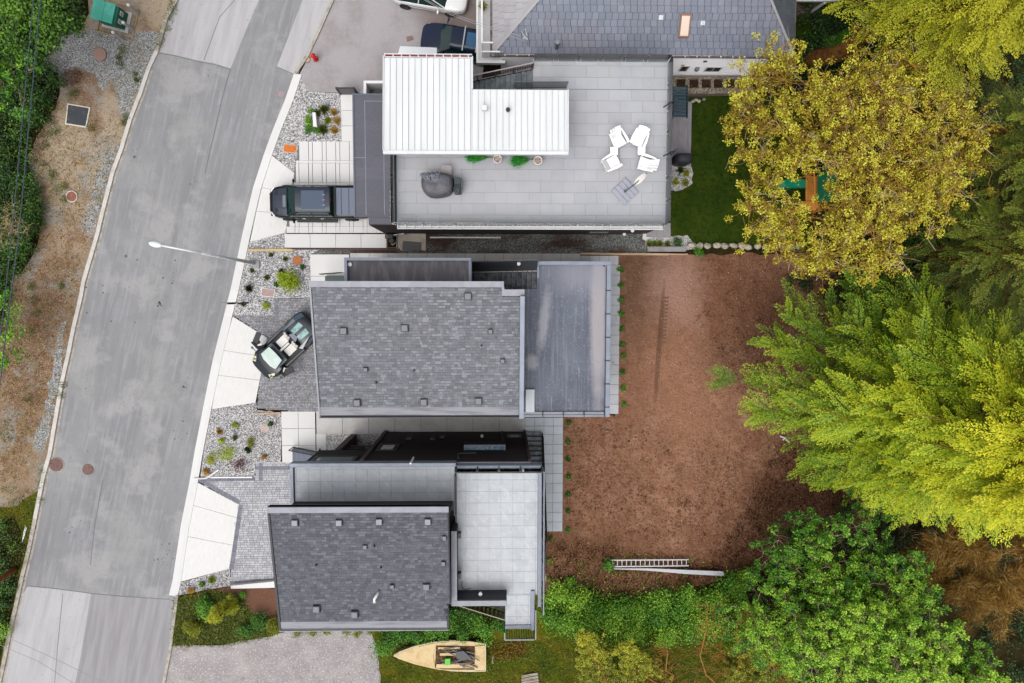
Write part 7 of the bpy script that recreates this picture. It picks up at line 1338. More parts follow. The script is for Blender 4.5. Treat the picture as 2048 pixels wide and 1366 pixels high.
# ---- left side: ivy thicket with bushes
sheet('thicket_floor', [(118, -60), (175, -20), (172, 40), (160, 58), (105, 68), (80, 95), (112, 140), (122, 175), (112, 215), (92, 250), (70, 270), (55, 330), (76, 380), (82, 440), (72, 500), (48, 535), (26, 556), (5, 640), (-200, 640), (-200, -60)], -.022, m_soil, .15, .4)
sheet('thicket_floor', [(-60, 1050), (30, 1035), (48, 1090), (32, 1180), (12, 1260), (-10, 1366), (-120, 1500)], -.012, m_soil, .12, .4)
edge = [(118, -60), (180, -20), (178, 40), (165, 62), (110, 72), (100, 85), (82, 100), (118, 140), (128, 175), (118, 215), (96, 250), (75, 270), (60, 330), (82, 380), (88, 440), (78, 500), (52, 540), (30, 560), (10, 620), (-30, 640), (-160, 640), (-160, -60)]
ew = PW(edge); lv = Leaves(); pts = sample(ew, 1000)
for (x, y) in pts:
    hgt = random.uniform(.5, 1.6); lv.clump((x, y, hgt*.6), random.uniform(.35, .7), random.uniform(.35, .7), hgt*.45, 110, .11, random.uniform(.2, .6), .2)
leaf_top('ivy_thicket', lv, L_ivy, 'dense dark green bramble and ivy thicket left of the verge', kind='stuff')
for (pl_, n_) in (([(-60, 1060), (30, 1040), (45, 1110), (30, 1180), (12, 1260), (-10, 1366), (-120, 1366)], 150), ([(0, 560), (20, 600), (16, 660), (-40, 700), (-40, 560)], 26)):
    lv = Leaves()
    for (x, y) in sample(PW(pl_), n_): lv.clump((x, y, .35), random.uniform(.3, .6), random.uniform(.3, .6), .4, 80, .11, random.uniform(.2, .6), .2)
    leaf_top('undergrowth', lv, L_ivy, 'low dark undergrowth at the left edge', kind='stuff')
def leafy_tree(name, label, base, crown, rad, n_sub, per, leaf, mat, bark, tone=.5, tz=.25, group=None, sub_r=.6, trunk_r=.2, half=True, gap=0.0, squash=1.0, twigs=0, kindcat='tree', shell=.55, nlimb=None, trunk_z=.35):
    """base (x,y,z) world, crown centre world, rad (rx,ry,rz)"""
    t = thing(name, label, kindcat, base, group); lv = Leaves(); k = MB(); tw = MB(); c = Vector(crown); fork = Vector(base).lerp(c, trunk_z)
    limb(k, base, fork, trunk_r, trunk_r*.75, 8, jit=.4); hubs = []
    for i in range(nlimb or 9):
        a = 2*PI*i/(nlimb or 9)+random.uniform(-.3, .3); e = c+Vector((math.cos(a)*rad[0]*.55, math.sin(a)*rad[1]*.55, random.uniform(-.1, .5)*rad[2])); pts = limb(k, fork, e, trunk_r*.4, trunk_r*.12, 6, jit=.6); hubs += pts[2:]
    for i in range(n_sub):
        while True:
            u = Vector((random.gauss(0, 1), random.gauss(0, 1), random.gauss(0, 1))).normalized(); 
            if not half or u.z > -.35: break
        f = random.uniform(shell, 1.0) if random.random() < .8 else random.uniform(.1, shell); s = c+Vector((u.x*rad[0]*f, u.y*rad[1]*f, u.z*rad[2]*f))
        if random.random() < gap: continue
        hb = min(hubs, key=lambda q: (q-s).length); limb(k, hb, s, trunk_r*.09, trunk_r*.03, 4, jit=.6, seg=4)
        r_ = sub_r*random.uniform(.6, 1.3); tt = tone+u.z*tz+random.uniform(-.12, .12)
        if twigs:
            for j in range(twigs):
                e = s+Vector((random.gauss(0, 1), random.gauss(0, 1), random.gauss(.3, .7))).normalized()*r_*random.uniform(.8, 1.5); limb(tw, s, e, .012, .006, 3, jit=.7, seg=3); m = per//twigs
                lv.clump(e, r_*.36, r_*.36, r_*.26, m, leaf, tt+random.uniform(-.15, .15))
        else: lv.clump(s, r_, r_, r_*.6*squash, per, leaf, tt)
    part('trunk', k, bark, t, smooth=True)
    if twigs: part('twigs', tw, m_twig, t, kind='stuff')
    leaf_part('crown', lv, mat, t, kind=None); return t
def tree_at(name, label, px, py, z, rad, bpx=None, **kw):
    c = P(px, py, z); b = P(*bpx) if bpx else Vector((c.x, c.y, -.05)); b.z = -.05; return leafy_tree(name, label, b, c, rad, **kw)
tree_at('broadleaf_tree', 'dark green broadleaf tree at the top left corner', 40, 28, 6.5, (2.9, 2.4, 1.6), bpx=(-60, 20), n_sub=110, per=150, leaf=.15, mat=L_ivy, bark=m_barkg, tone=.5, sub_r=.6)
tree_at('broadleaf_tree', 'lighter green tree at the left edge above the ivy', -8, 120, 6, (2.6, 3.0, 1.5), bpx=(-90, 120), n_sub=70, per=110, leaf=.15, mat=L_green, bark=m_barkg, tone=.35, sub_r=.6, twigs=3)
tree_at('broadleaf_tree', 'small bright green sapling at the left edge beside the verge', -12, 660, 3.5, (1.6, 2.6, 1.0), n_sub=32, per=90, leaf=.13, mat=L_green, bark=m_barkg, tone=.5, sub_r=.45, trunk_r=.05, bpx=(-60, 670))
tree_at('bare_shrub', 'tangled bare twiggy shrub at the left edge over the ivy', 10, 450, 2.2, (1.2, 1.8, .6), n_sub=40, per=12, leaf=.06, mat=L_dry, bark=m_twig, tone=.6, sub_r=.4, twigs=4, kindcat='shrub', trunk_r=.06)
shrub('shrub', 'bright green shrub at the bottom left below the leaning pole', 'shrub', 0, 1262, .9, 1.0, L_green, 700, .1, .6)
shrub('shrub', 'dark green shrub at the very bottom left', 'shrub', -8, 1200, .8, .9, L_green, 600, .1, .35)
# verge weeds
scatter('sparse weeds and moss scattered on the sandy verge', [([(100, 190), (180, 200), (170, 255), (250, 250), (200, 420), (150, 460), (85, 420), (70, 300)], .35), ([(60, 520), (170, 500), (120, 760), (90, 940), (0, 1010), (0, 640)], .55), ([(240, 100), (320, 70), (300, 130), (265, 220), (225, 190)], .1)], 1300, .055, L_grassb, per=6, rad=.12, tone=.6, tj=.3)
scatter('grass blades covering the weedy bottom left verge', [([(-20, 1025), (80, 970), (68, 1036), (54, 1104), (30, 1210), (0, 1340), (-60, 1340)], 1)], 1500, .08, L_grassb, per=6, rad=.14, tone=.4)
scatter('dead reddish litter along the edge of the ivy thicket', [([(60, 280), (100, 240), (90, 300), (70, 340)], .2), ([(128, 140), (170, 140), (160, 165), (130, 180)], .2), ([(30, 560), (130, 560), (100, 700), (70, 860), (0, 900), (0, 640)], .6)], 1200, .06, L_litter, per=5, rad=.12, tone=.5, name='dead_litter')
cl = [(182, 255, .28), (268, 148, .2), (272, 160, .12), (252, 233, .25), (247, 245, .2), (114, 380, .35), (128, 398, .25), (128, 372, .2), (104, 345, .3), (103, 355, .3), (240, 130, .25), (243, 98, .3), (237, 115, .2), (62, 575, .2), (122, 572, .18), (72, 625, .3), (66, 600, .3), (60, 660, .3), (100, 100, .2), (132, 62, .2), (55, 800, .4), (20, 985, .5), (10, 870, .5), (345, 20, .3), (337, 35, .3), (331, 55, .35), (322, 75, .3), (318, 90, .25), (346, 8, .3), (126, 770, .25), (121, 790, .3), (140, 190, .4), (150, 182, .3), (110, 260, .3), (90, 290, .3), (84, 330, .3), (98, 270, .3), (80, 965, .4), (84, 945, .3), (78, 1000, .4), (5, 700, .5), (12, 600, .6)]
clumps('small tufts of green weeds dotted over the verge', cl, L_grassb, .07, 130, tone=.38)
# front garden plants (upper bed)
upper = [(648, 219, .36, L_grassb, 'dark tufted grass at the top of the upper bed', True, .3), (634, 226, .26, L_grassb, 'small dark tuft beside the big tuft in the upper bed', True, .3), (618, 238, .2, L_green, 'smaller leafy green plant left of the white block', False, .6), (617, 248, .22, L_green, 'leafy green plant at the left of the white block', False, .6), (618, 260, .26, L_green, 'dark leafy plant at the lower left of the white block', False, .3), (632, 261, .24, L_green, 'dark green plant just below the white block', False, .3), (646, 259, .36, L_grassb, 'big dark tufted grass below right of the white block', True, .3), (655, 241, .24, L_lime, 'thin lime tuft in the middle of the upper bed', True, .3), (667, 224, .24, L_orange, 'top orange tuft in the upper bed', True, .85), (673, 241, .24, L_orange, 'middle yellow orange tuft near the slab path', True, .9), (668, 260, .24, L_orange, 'bottom orange tuft in the upper bed', True, .85), (620, 221, .12, L_green, 'tiny green sprig above the white block', False, .6)]
for px, py, r, m_, lab, bl_, tn in upper: shrub('garden_plant', lab, 'plant', px, py, r, .3, m_, 220 if bl_ else 260, .08, tn, 'plants of the upper gravel bed', blades=bl_, twig=False)
shrub('garden_shrub', 'large yellow lime shrub in the gravel near the street lamp', 'shrub', 582, 563, .75, .9, L_lime, 1500, .09, .4, seed_sub=12); shrub('garden_shrub', 'small sparse lime shrub left of the large yellow one', 'shrub', 562, 553, .4, .4, L_lime, 200, .08, .4)
for px, py, r, m_, lab, bl_, tn in ((497, 577, .28, L_dcon, 'dark spiky tuft above the street sign', True, .1), (533, 555, .18, L_grassb, 'small green sprig in the middle of the lamp bed', True, .4), (541, 510, .14, L_grassb, 'tiny sprig below the yellow timber', True, .5), (570, 518, .14, L_grassb, 'tiny sprig left of the orange brown lid', True, .5), (563, 543, .2, L_dcon, 'grey tuft beside the large yellow shrub', True, .2), (532, 611, .2, L_lime, 'small lime tuft above the dark block paving', False, .4), (486, 608, .14, L_grassb, 'tiny tuft beside the street sign', True, .4), (503, 541, .12, L_grassb, 'tiny tuft below the street lamp', True, .5), (604, 534, .14, L_ivy, 'tiny dark sprig beside the white slabs', False, .4), (552, 568, .14, L_ivy, 'small dark sprig above the pink lid', False, .4),
    (470, 852, .22, L_lime, 'round lime plant near the top of the red shrub bed', False, .3), (499, 885, .3, L_gold, 'round dark yellow green mound in the red shrub bed', False, .15), (438, 864, .2, L_orange, 'orange tuft at the left of the red shrub bed', True, .5), (470, 875, .14, L_ivy, 'small dark plant above the lime spread', False, .4), (443, 882, .16, L_lime, 'tiny lime plant above the lime spread', False, .5), (440, 908, .5, L_lime, 'spreading lime shrub left of the red shrub', False, .6), (458, 905, .45, L_lime, 'brightest lime shrub touching the red shrub', False, .7), (422, 919, .26, L_gold, 'yellow plant at the left end of the lime spread', False, .5), (475, 929, .48, L_red, 'dark red japanese maple shrub', False, .3), (412, 944, .18, L_orange, 'little yellow green plant above the white pipe', False, .4), (527, 913, .16, L_orange, 'little orange plant near the white plaza', False, .2), (541, 848, .12, L_ivy, 'tiny green sprig beside the beige lid', False, .5), (498, 903, .1, L_ivy, 'tiny dark plant below the round mound', False, .1), (493, 898, .1, L_ivy, 'another dark sprig right of the lime shrubs', False, .1),
    (405, 1168, .14, L_green, 'small green plant in the lowest gravel wedge', False, .4), (423, 1161, .25, L_lime, 'lime tuft in the lowest gravel wedge', True, .3), (383, 1182, .22, L_orange, 'orange plant at the tip of the lowest gravel wedge', False, .4), (486, 1191, .24, L_green, 'round green plant on the bark mulch', False, .35)):
    shrub('garden_plant', lab, 'plant', px, py, r, .3, m_, 200 if bl_ else 340, .07, tn, 'plants of the front gravel beds', blades=bl_, twig=False)
# golden conifer and lower garden
t = thing('golden_conifer', 'golden yellow dwarf conifer in the rough grass garden', 'conifer', P(455, 1205)); lv = Leaves(); k = MB(); b_ = P(462, 1208, 0)
limb(k, b_, P(440, 1232, 2.0), .09, .03)
for i in range(60):
    f = random.random(); px = 466-42*f+random.gauss(0, 8*(1-.45*f)); py = 1209+26*f+random.gauss(0, 9*(1-.45*f)); c_ = P(px, py, .4+1.6*f); lv.clump(c_, .2, .2, .2, 110, .07, .35+.35*f, .18)
part('trunk', k, m_barkg, t); leaf_part('foliage', lv, L_gold, t)
scatter('rough grass blades in the golden conifer garden', [([(353, 1198), (420, 1180), (485, 1190), (500, 1230), (550, 1240), (540, 1270), (470, 1284), (346, 1290)], 1)], 3200, .09, L_grassb, per=6, rad=.14, tone=.5)
for px, py, r, m_, lab, tn in ((412, 1222, .6, L_green, 'leafy green bush left of the golden conifer', .5), (385, 1255, .6, L_gold, 'olive bush at the lower left of the golden conifer', .2), (410, 1205, .5, L_green, 'dark green bush above left of the golden conifer', .3), (520, 1242, .65, L_green, 'dark blue green shrub touching the shingled roof corner', .25), (492, 1258, .6, L_green, 'spiky dark green shrub near the parking pad', .3), (545, 1252, .55, L_gold, 'olive shrub at the corner of the shingled roof', .1)): shrub('garden_shrub', lab, 'shrub', px, py, r, .8, m_, 900, .09, tn, 'shrubs of the lower garden', seed_sub=9)
for i, px in enumerate((595, 625, 655, 690, 715, 740)): shrub('hedge_shrub', ORD[i]+' small olive shrub from the left below the eave of the dark shingle roof', 'shrub', px, 1262, .42, .7, L_gold, 420, .08, .15, 'olive shrubs below the lowest eave')
for i, (px, py, r) in enumerate(((775, 1275, .95), (765, 1295, .8), (800, 1265, .8), (830, 1268, .7), (860, 1260, .8), (905, 1235, .8), (935, 1235, .9), (975, 1262, .9), (920, 1265, .7), (1000, 1250, .6), (955, 1250, .8), (890, 1262, .7))):
    shrub('green_shrub', ORD[i]+' green shrub of the row above the cream dinghy, '+('left part' if px < 850 else 'under the stairs'), 'shrub', px, py, r, 1.1, L_green, 900, .1, .35+.1*math.sin(i*2), 'green shrubs above the dinghy', seed_sub=9)
scatter('rough grass blades around the dinghy', [([(760, 1300), (1000, 1280), (1400, 1260), (1500, 1366), (760, 1400)], 1)], 3000, .09, L_grassb, per=6, rad=.16, tone=.45)
scatter('sparse dry grass patch behind the dinghy', [([(985, 1290), (1050, 1280), (1045, 1310), (990, 1318)], 1)], 260, .09, L_dry, per=6, rad=.12, tone=.4, name='dry_grass')
# small round shrubs beside the paths
for i, py in enumerate((539, 568, 600, 627, 658, 690, 713, 745, 776, 811)): shrub('edging_shrub', ORD[i]+' small green shrub from the top beside the dark deck path', 'shrub', 1241+i*.7, py, .2 if i % 3 else .24, .22, L_green, 260, .07, .35, 'edging shrubs beside the dark deck', twig=False)
for i, (px, py) in enumerate(((1137, 846), (1135, 884), (1136, 918), (1137, 953), (1137, 989), (1136, 1022), (1137, 1060), (1100, 1077), (1098, 1121), (1099, 1157))): shrub('edging_shrub', ORD[i]+' small green shrub from the top beside the blue grey tile path', 'shrub', px, py, .2, .22, L_green, 220, .07, .25 if i < 8 else .5, 'edging shrubs beside the tile path', twig=False)
for i, (px, py, tn) in enumerate(((1362, 340, .4), (1373, 347, .6), (1352, 364, .7), (1371, 366, .4))): shrub('garden_plant', ('dark top', 'upper right yellow green', 'lower left yellow green', 'lower right olive')[i]+' tuft in the rounded pebble bed', 'plant', px, py, .26, .25, L_gold if i else L_ivy, 160, .07, tn, 'tufts in the pebble bed', blades=True, twig=False)
for i, px in enumerate((1299, 1309, 1320, 1335)): shrub('garden_plant', ORD[i]+' yellow tuft from the left above the grey block wall', 'plant', px, 487, .22, .25, L_lime, 160, .07, .2, 'yellow tufts above the block wall', blades=True, twig=False)
shrub('garden_plant', 'dark green clump left of the first boulder', 'plant', 1354, 484, .32, .35, L_ivy, 300, .08, .5); shrub('garden_plant', 'green clump below the second boulder', 'plant', 1397, 503, .32, .3, L_green, 300, .08, .35)
scatter('short lawn blades behind the top house', [([(1345, 195), (1620, 195), (1620, 488), (1380, 488), (1345, 470)], 1)], 5200, .05, leafmat('lawn_blade', [C(20, 32, 6), C(44, 64, 14), C(76, 88, 26)]), per=5, rad=.12, tone=.45, name='lawn_grass', h=.04)
# litter and twigs on the soil
scatter('dark twiggy litter on the right and bottom of the bare soil', [([(1380, 640), (1480, 560), (1600, 600), (1500, 800)], .06), ([(1560, 880), (1720, 940), (1700, 1060), (1560, 1120), (1400, 1150), (1480, 1040)], .5), ([(1100, 1080), (1220, 1090), (1480, 1140), (1480, 1190), (1100, 1200)], .34), ([(1140, 860), (1240, 840), (1500, 900), (1440, 1110), (1150, 1080)], .1)], 3600, .1, L_litter, per=6, rad=.16, tone=.4, name='dead_litter', h=.05)
# ---- hedge below soil
hi = 0
hedge = [(1110, 1185), (1098, 1225), (1135, 1240), (1150, 1200), (1190, 1215), (1180, 1250), (1225, 1240), (1240, 1205), (1270, 1225), (1265, 1260), (1305, 1230), (1320, 1200), (1330, 1265), (1360, 1225), (1375, 1195), (1400, 1240), (1380, 1262), (1430, 1205), (1440, 1250), (1460, 1170), (1500, 1200), (1490, 1160), (1215, 1130), (1140, 1165)]
for i, (px, py) in enumerate(hedge):
    sm = i >= 22; shrub('hedge_shrub', ['bright', 'dark', 'mid'][i % 3]+' green bush '+(ORD[i]+' from the left along the bottom of the soil' if i < 20 else ('near the lower trees' if i < 22 else ('by the left end of the ladder' if i == 22 else 'by the corner of the pale deck'))), 'bush', px, py, .45 if sm else random.uniform(.85, 1.15), .6 if sm else 1.3, L_green, 420 if sm else 1300, .11, [.72, .42, .56][i % 3], 'bushes along the bottom of the soil', seed_sub=10)
scatter('continuous bright green undergrowth between the bushes below the soil', [([(1085, 1190), (1150, 1165), (1230, 1190), (1330, 1180), (1440, 1170), (1540, 1180), (1540, 1290), (1400, 1280), (1240, 1282), (1090, 1262)], 1)], 2600, .12, L_green, per=9, rad=.2, tone=.55, name='undergrowth', h=.9, tj=.25)
scatter('green weeds creeping over the bottom of the bare soil', [([(1100, 1120), (1230, 1100), (1500, 1130), (1560, 1170), (1500, 1200), (1100, 1200)], .7), ([(1690, 900), (1760, 940), (1730, 1050), (1680, 1040)], .3)], 260, .09, L_green, per=9, rad=.14, tone=.55, name='weeds', h=.2, tj=.25)
scatter('scattered small weeds on the bare soil', [([(1250, 640), (1480, 700), (1650, 960), (1600, 1080), (1120, 1090), (1130, 860)], 1)], 46, .08, L_grassb, per=14, rad=.14, tone=.5, name='weeds', h=.08)
scatter('dry twigs and stalks over the verge', [([(90, 180), (250, 250), (190, 460), (140, 640), (100, 860), (0, 1000), (0, 640), (80, 420)], 1)], 1500, .1, L_dry, per=3, rad=.12, tone=.7, name='dry_grass', h=.04)
# ---- spray templates for conifers
def spray_template(nax=22, seed=0, w=.24):
    rg = np.random.default_rng(seed); Pn = []; D = []; S = []; Tn = []
    for i in range(nax):
        s = .04+.96*i/nax; wid = w*min(1, (1-s)*1.7+.1)*min(1, s*4+.35)*(.82+.3*math.sin(i*1.7))
        for sd_ in (-1, 1):
            d = np.array([math.cos(.75), sd_*math.sin(.75), 0]); nn = max(2, int(wid/.055))
            for k2 in range(nn):
                f = (k2+.5)/nn; p = np.array([s-.02, 0, -.12*s*s])+d*wid*f+rg.normal(0, .008, 3); p[2] -= .05*f
                dd = d*1.0+np.array([.35, 0, -.1])+rg.normal(0, .25, 3); Pn.append(p); D.append(dd); S.append(np.cross(dd, [0, 0, 1])+rg.normal(0, .25, 3)); Tn.append(.45+.35*f*f+.2*s+rg.normal(0, .1))  # tone falls toward the axis: shade between fronds put into the leaf colour
    return np.array(Pn), np.array(D), np.array(S), np.array(Tn)
TEMPL = [spray_template(22, i) for i in range(4)]; TEMPL_L = [spray_template(14, 10+i, .3) for i in range(3)]
def add_spray(lv, o, axis, nrm, L, tone, leaf=.1, lite=False, roll=0.0):
    Pn, D, S, Tn = random.choice(TEMPL_L if lite else TEMPL); a = np.array(axis, float); a /= np.linalg.norm(a); n = np.array(nrm, float); b = np.cross(n, a); b /= max(1e-6, np.linalg.norm(b)); n = np.cross(a, b)
    R_ = np.stack([a, b, n], 1); lv.add(Pn@R_.T*L+np.array(o), D@R_.T, S@R_.T, leaf*.85+.02, leaf*.36+.01, np.clip(Tn*.75+tone-.3, 0, 1))
def conifer(name, label, base, top, zr_fn, n_bough, mat, tone_fn, L=(1.6, 3.0), bark=m_barkr, group=None, trunk_r=.35, side=3, lite=False, z0=.12, gfn=None, up=.12, leaf=.1, cluster=None):
    """boughs leave an axis from base to top; zr_fn(f, azimuth) is their reach"""
    t = thing(name, label, 'tree', (base[0], base[1], -.05), group); lv = Leaves(); k = MB(); A, B = Vector(base), Vector(top); limb(k, A, B, trunk_r, .05, 8, jit=.1, seg=6); bk = MB()
    for i in range(n_bough):
        f = z0+(1-z0)*((i*.7548777) % 1.0)**1.25; az = ((i*.5698403) % 1.0)*2*PI+random.uniform(-.2, .2); r = zr_fn(f, az)*random.uniform(.8, 1.05); o = A.lerp(B, f); dr = Vector((math.cos(az), math.sin(az), 0)); tip = o+dr*r+Vector((0, 0, -.22*r+up*r))
        if i < 220: limb(bk, o, tip, .05, .015, 4, sag=.05*r, jit=.3, seg=4)
        ll = random.uniform(*L); tt = tone_fn(f, az)+random.uniform(-.1, .1)
        add_spray(lv, tip-dr*ll*.75, dr+Vector((random.gauss(0, .15), random.gauss(0, .15), up)), (0, 0, 1), ll, tt, leaf, lite)
        nside = side+int(r)
        for j in range(nside):
            g_ = random.uniform(.3, .95); q = o.lerp(tip, g_)+Vector((0, 0, .05*r*math.sin(PI*g_))); sa = az+random.choice((-1, 1))*random.uniform(.25, .8); d2 = Vector((math.cos(sa), math.sin(sa), random.uniform(-.1, .25))); l2 = ll*random.uniform(.4, .8)
            add_spray(lv, q, d2, (random.gauss(0, .2), random.gauss(0, .2), 1), l2, tt-.08*(1-g_)+random.uniform(-.08, .08), leaf, lite)
    part('trunk', k, bark, t, smooth=True); part('branches', bk, bark, t, kind='stuff'); leaf_part('foliage', lv, mat, t); return t
# ---- big yellow green cedar (right)
b = P(1700, 800, 0); tp = P(2420, 1020, 20)
def reach(f, az):
    c_, s_ = math.cos(az), math.sin(az)   # s_ > 0 is north (up in the photo)
    base_r = 9.2*(1-f)**.8+1.2
    return base_r*(1.05 if c_ < 0 else .9)*(1.08 if c_ < -.6 else 1.0)*(1.0 if s_ > 0 else .62)*(1+.07*math.sin(az*7))
conifer('cedar_tree', 'huge yellow green cedar leaning out of the right edge', (b.x+.4, b.y, 0), tuple(tp), reach, 400, L_ced, lambda f, az: .1+.72*f-.08*math.sin(az), L=(1.9, 3.2), trunk_r=.5, side=4, z0=.2, leaf=.12)  # leaf tone rises toward top and south, sunlight put into the colour
# ---- dark and olive conifers at the right / top right
b = P(1625, 118, 0); tp = P(2160, -110, 17)
def r2(f, az): return 1.5 if f < .35 else (6.0*(1-f)+1.5)
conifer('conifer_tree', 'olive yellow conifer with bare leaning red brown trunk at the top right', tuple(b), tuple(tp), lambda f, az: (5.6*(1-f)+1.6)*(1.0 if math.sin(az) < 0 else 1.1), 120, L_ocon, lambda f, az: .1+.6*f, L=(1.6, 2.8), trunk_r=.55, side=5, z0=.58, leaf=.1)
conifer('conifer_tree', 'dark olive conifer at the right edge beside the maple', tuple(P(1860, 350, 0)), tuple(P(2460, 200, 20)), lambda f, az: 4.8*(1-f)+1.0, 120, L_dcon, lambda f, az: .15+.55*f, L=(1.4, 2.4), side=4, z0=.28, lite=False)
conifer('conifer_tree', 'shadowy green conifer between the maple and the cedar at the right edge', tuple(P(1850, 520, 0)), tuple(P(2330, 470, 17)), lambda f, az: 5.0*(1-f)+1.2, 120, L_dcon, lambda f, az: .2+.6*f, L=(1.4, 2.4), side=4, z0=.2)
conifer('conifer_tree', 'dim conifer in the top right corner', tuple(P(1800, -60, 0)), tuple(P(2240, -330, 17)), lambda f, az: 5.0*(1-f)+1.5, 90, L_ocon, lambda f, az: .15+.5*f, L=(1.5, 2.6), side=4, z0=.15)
for i, (px, py, r) in enumerate(((1830, 500, 1.2), (1800, 560, 1.2), (1850, 580, 1.3), (1740, 580, 1.0), (1900, 530, 1.2), (1780, 490, 1.0), (1960, 600, 1.3), (1880, 430, 1.2), (1720, 540, .9), (1560, 580, .0))):
    if r: shrub('understory_bush', ORD[i]+' dark green fern like bush in the shade right of the soil', 'bush', px, py, r, 1.2, L_ivy, 1000, .13, .55, 'understory bushes beside the cedar', seed_sub=10)
# ---- maple
b = P(1690, 330, 0); t = thing('maple_tree', 'wide sparse yellow olive maple with mossy limbs over the playset', 'tree', tuple(b)); k = MB(); tw = MB(); lv = Leaves()
fork = P(1770, 262, 7.2); limb(k, b, fork, .42, .3, 9, jit=.3)
targets = [(1500, 240, 10.5), (1500, 420, 9.5), (1570, 160, 10), (1660, 170, 10.5), (1560, 500, 9.5), (1680, 540, 10), (1780, 480, 11), (1880, 400, 12), (1960, 330, 12), (1900, 210, 12.5), (1800, 110, 12), (1700, 230, 12), (1690, 400, 12), (1600, 300, 11.5), (1620, 220, 11.5), (1820, 310, 12.5), (1990, 250, 11.5), (1740, 180, 12.5), (1750, 370, 12.5)]
crownpoly = [(1470, 190), (1500, 130), (1530, 95), (1562, 70), (1590, 120), (1625, 165), (1700, 150), (1760, 95), (1840, 90), (1900, 120), (1900, 170), (1930, 210), (2000, 240), (2040, 290), (1990, 330), (1930, 350), (1900, 400), (1880, 450), (1800, 480), (1790, 540), (1700, 570), (1620, 550), (1560, 510), (1490, 460), (1478, 420), (1510, 380), (1480, 330), (1465, 270)]
nodes = []
for px, py, z in targets:
    e = P(px, py, z); pts = limb(k, fork, e, .17, .045, 6, sag=.3, jit=.7, seg=7); nodes += pts[2:]
pw_ = MB(); cent = (1730, 310); cnt = 0
while cnt < 480:
    px = random.uniform(1460, 2040); py = random.uniform(10, 575)
    if not inpoly(px, py, crownpoly): continue
    if inpoly(px, py, [(1548, 345), (1668, 330), (1672, 415), (1600, 425), (1548, 385)]) and random.random() < .93: continue
    dn = math.hypot((px-cent[0])/(330 if px > 1730 else 270), (py-cent[1])/260)
    if random.random() > (1.05-.25*dn): continue
    z = 12.3-3.2*min(1, dn)**2+random.gauss(0, .6); s = P(px, py, z); hb = min(nodes, key=lambda q: (q-s).length)
    limb(k, hb, s, .03, .015, 4, jit=1.0, seg=4); cnt += 1
    if random.random() < .6:
        e = s+Vector((random.gauss(0, .8), random.gauss(0, .8), random.uniform(.2, .5))); limb(pw_, s, e, .013, .005, 3, jit=1.6, seg=5)
    for j in range(random.randint(3, 4)):
        e = s+Vector((random.gauss(0, .5), random.gauss(0, .5), random.gauss(.1, .25))); limb(tw, s, e, .014, .007, 3, jit=1.0, seg=3)
        lv.clump(e, .21, .21, .12, 40, .095, .6+random.uniform(-.35, .3), .2)
        if random.random() < .5: lv.clump(s.lerp(e, .5), .16, .16, .1, 10, .14, .3+random.uniform(-.2, .2), .2)
part('trunk', k, m_barky, t, smooth=True); part('twigs', tw, M('orange_twig', C(176, 130, 74), rough=.9), t, kind='stuff'); part('bare_twigs', pw_, M('pale_grey_twig', C(206, 186, 150), rough=.9), t, kind='stuff'); leaf_part('crown', lv, L_yell, t)
# young branchy sprout in front of the trunk
# ---- green deciduous trees at bottom right
for (px, py, z, rad, n_, tn, lab) in ((1655, 1135, 5.5, (4.0, 3.2, 1.8), 120, .35, 'dark green leafy tree at the lower right edge of the soil'), (1560, 1240, 5.5, (3.0, 3.0, 1.6), 90, .45, 'mid green leafy tree above the bottom edge'), (1700, 1290, 8, (3.8, 3.4, 1.8), 120, .6, 'bright green leafy tree at the bottom right'), (1850, 1330, 9, (3.4, 2.8, 1.6), 100, .66, 'brightest green leafy tree near the bottom right corner'), (1960, 1390, 9, (2.6, 2.0, 1.4), 60, .55, 'leafy green tree in the bottom right corner'), (1780, 1180, 7, (2.2, 2.2, 1.4), 55, .45, 'small leafy tree beside the dead brown brush'), (1760, 960, 4.5, (1.4, 2.4, 1.0), 45, .45, 'slim green tree between the soil and the cedar')):
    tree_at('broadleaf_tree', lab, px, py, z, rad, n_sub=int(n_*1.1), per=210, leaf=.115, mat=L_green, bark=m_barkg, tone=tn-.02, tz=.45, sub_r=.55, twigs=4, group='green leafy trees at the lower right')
t = tree_at('broadleaf_tree', 'fine leaved dull olive shrub tree below the cedar', 1850, 1000, 4, (3.0, 2.2, 1.3), n_sub=70, per=150, leaf=.07, mat=leafmat('dull_olive_leaf', [C(30, 30, 10), C(70, 70, 26), C(140, 140, 80)]), bark=m_barkg, tone=.35, sub_r=.6, twigs=3)
# ---- dead brown brush
t = thing('dead_brush', 'dead golden brown wispy tree at the lower right edge', 'tree', tuple(P(1900, 1110, 0))); k = MB(); lv = Leaves(); base = P(1870, 1090, 0)
for hx, hy, hz in ((1890, 1105, 4.5), (1960, 1090, 5), (1930, 1170, 5.5), (2010, 1160, 6), (1860, 1160, 4.5), (1990, 1220, 5.5), (2060, 1110, 6)):
    hub = P(hx, hy, hz); limb(k, base, hub, .09, .05, 6, jit=.8); sw = random.uniform(0, 6.28)
    for i in range(11):
        a = sw+random.gauss(0, .9); e = hub+Vector((math.cos(a)*random.uniform(.8, 2.3), math.sin(a)*random.uniform(.7, 1.8), random.uniform(-.5, .6))); pts = limb(k, hub, e, .03, .01, 4, jit=1.4, seg=6)
        for q in pts[1:]:
            for j in range(3):
                d = (e-hub).normalized()+Vector((random.gauss(0, .6), random.gauss(0, .6), random.gauss(0, .2))); m = 36; o = np.array(q)+RNG.normal(0, .16, (m, 3)); DD = np.array(d)[None]+RNG.normal(0, .35, (m, 3)); lv.add(o, DD, rand_dirs(m), RNG.uniform(.2, .6, m), .02, np.clip(RNG.normal(random.uniform(.3, .8), .15, m), 0, 1))
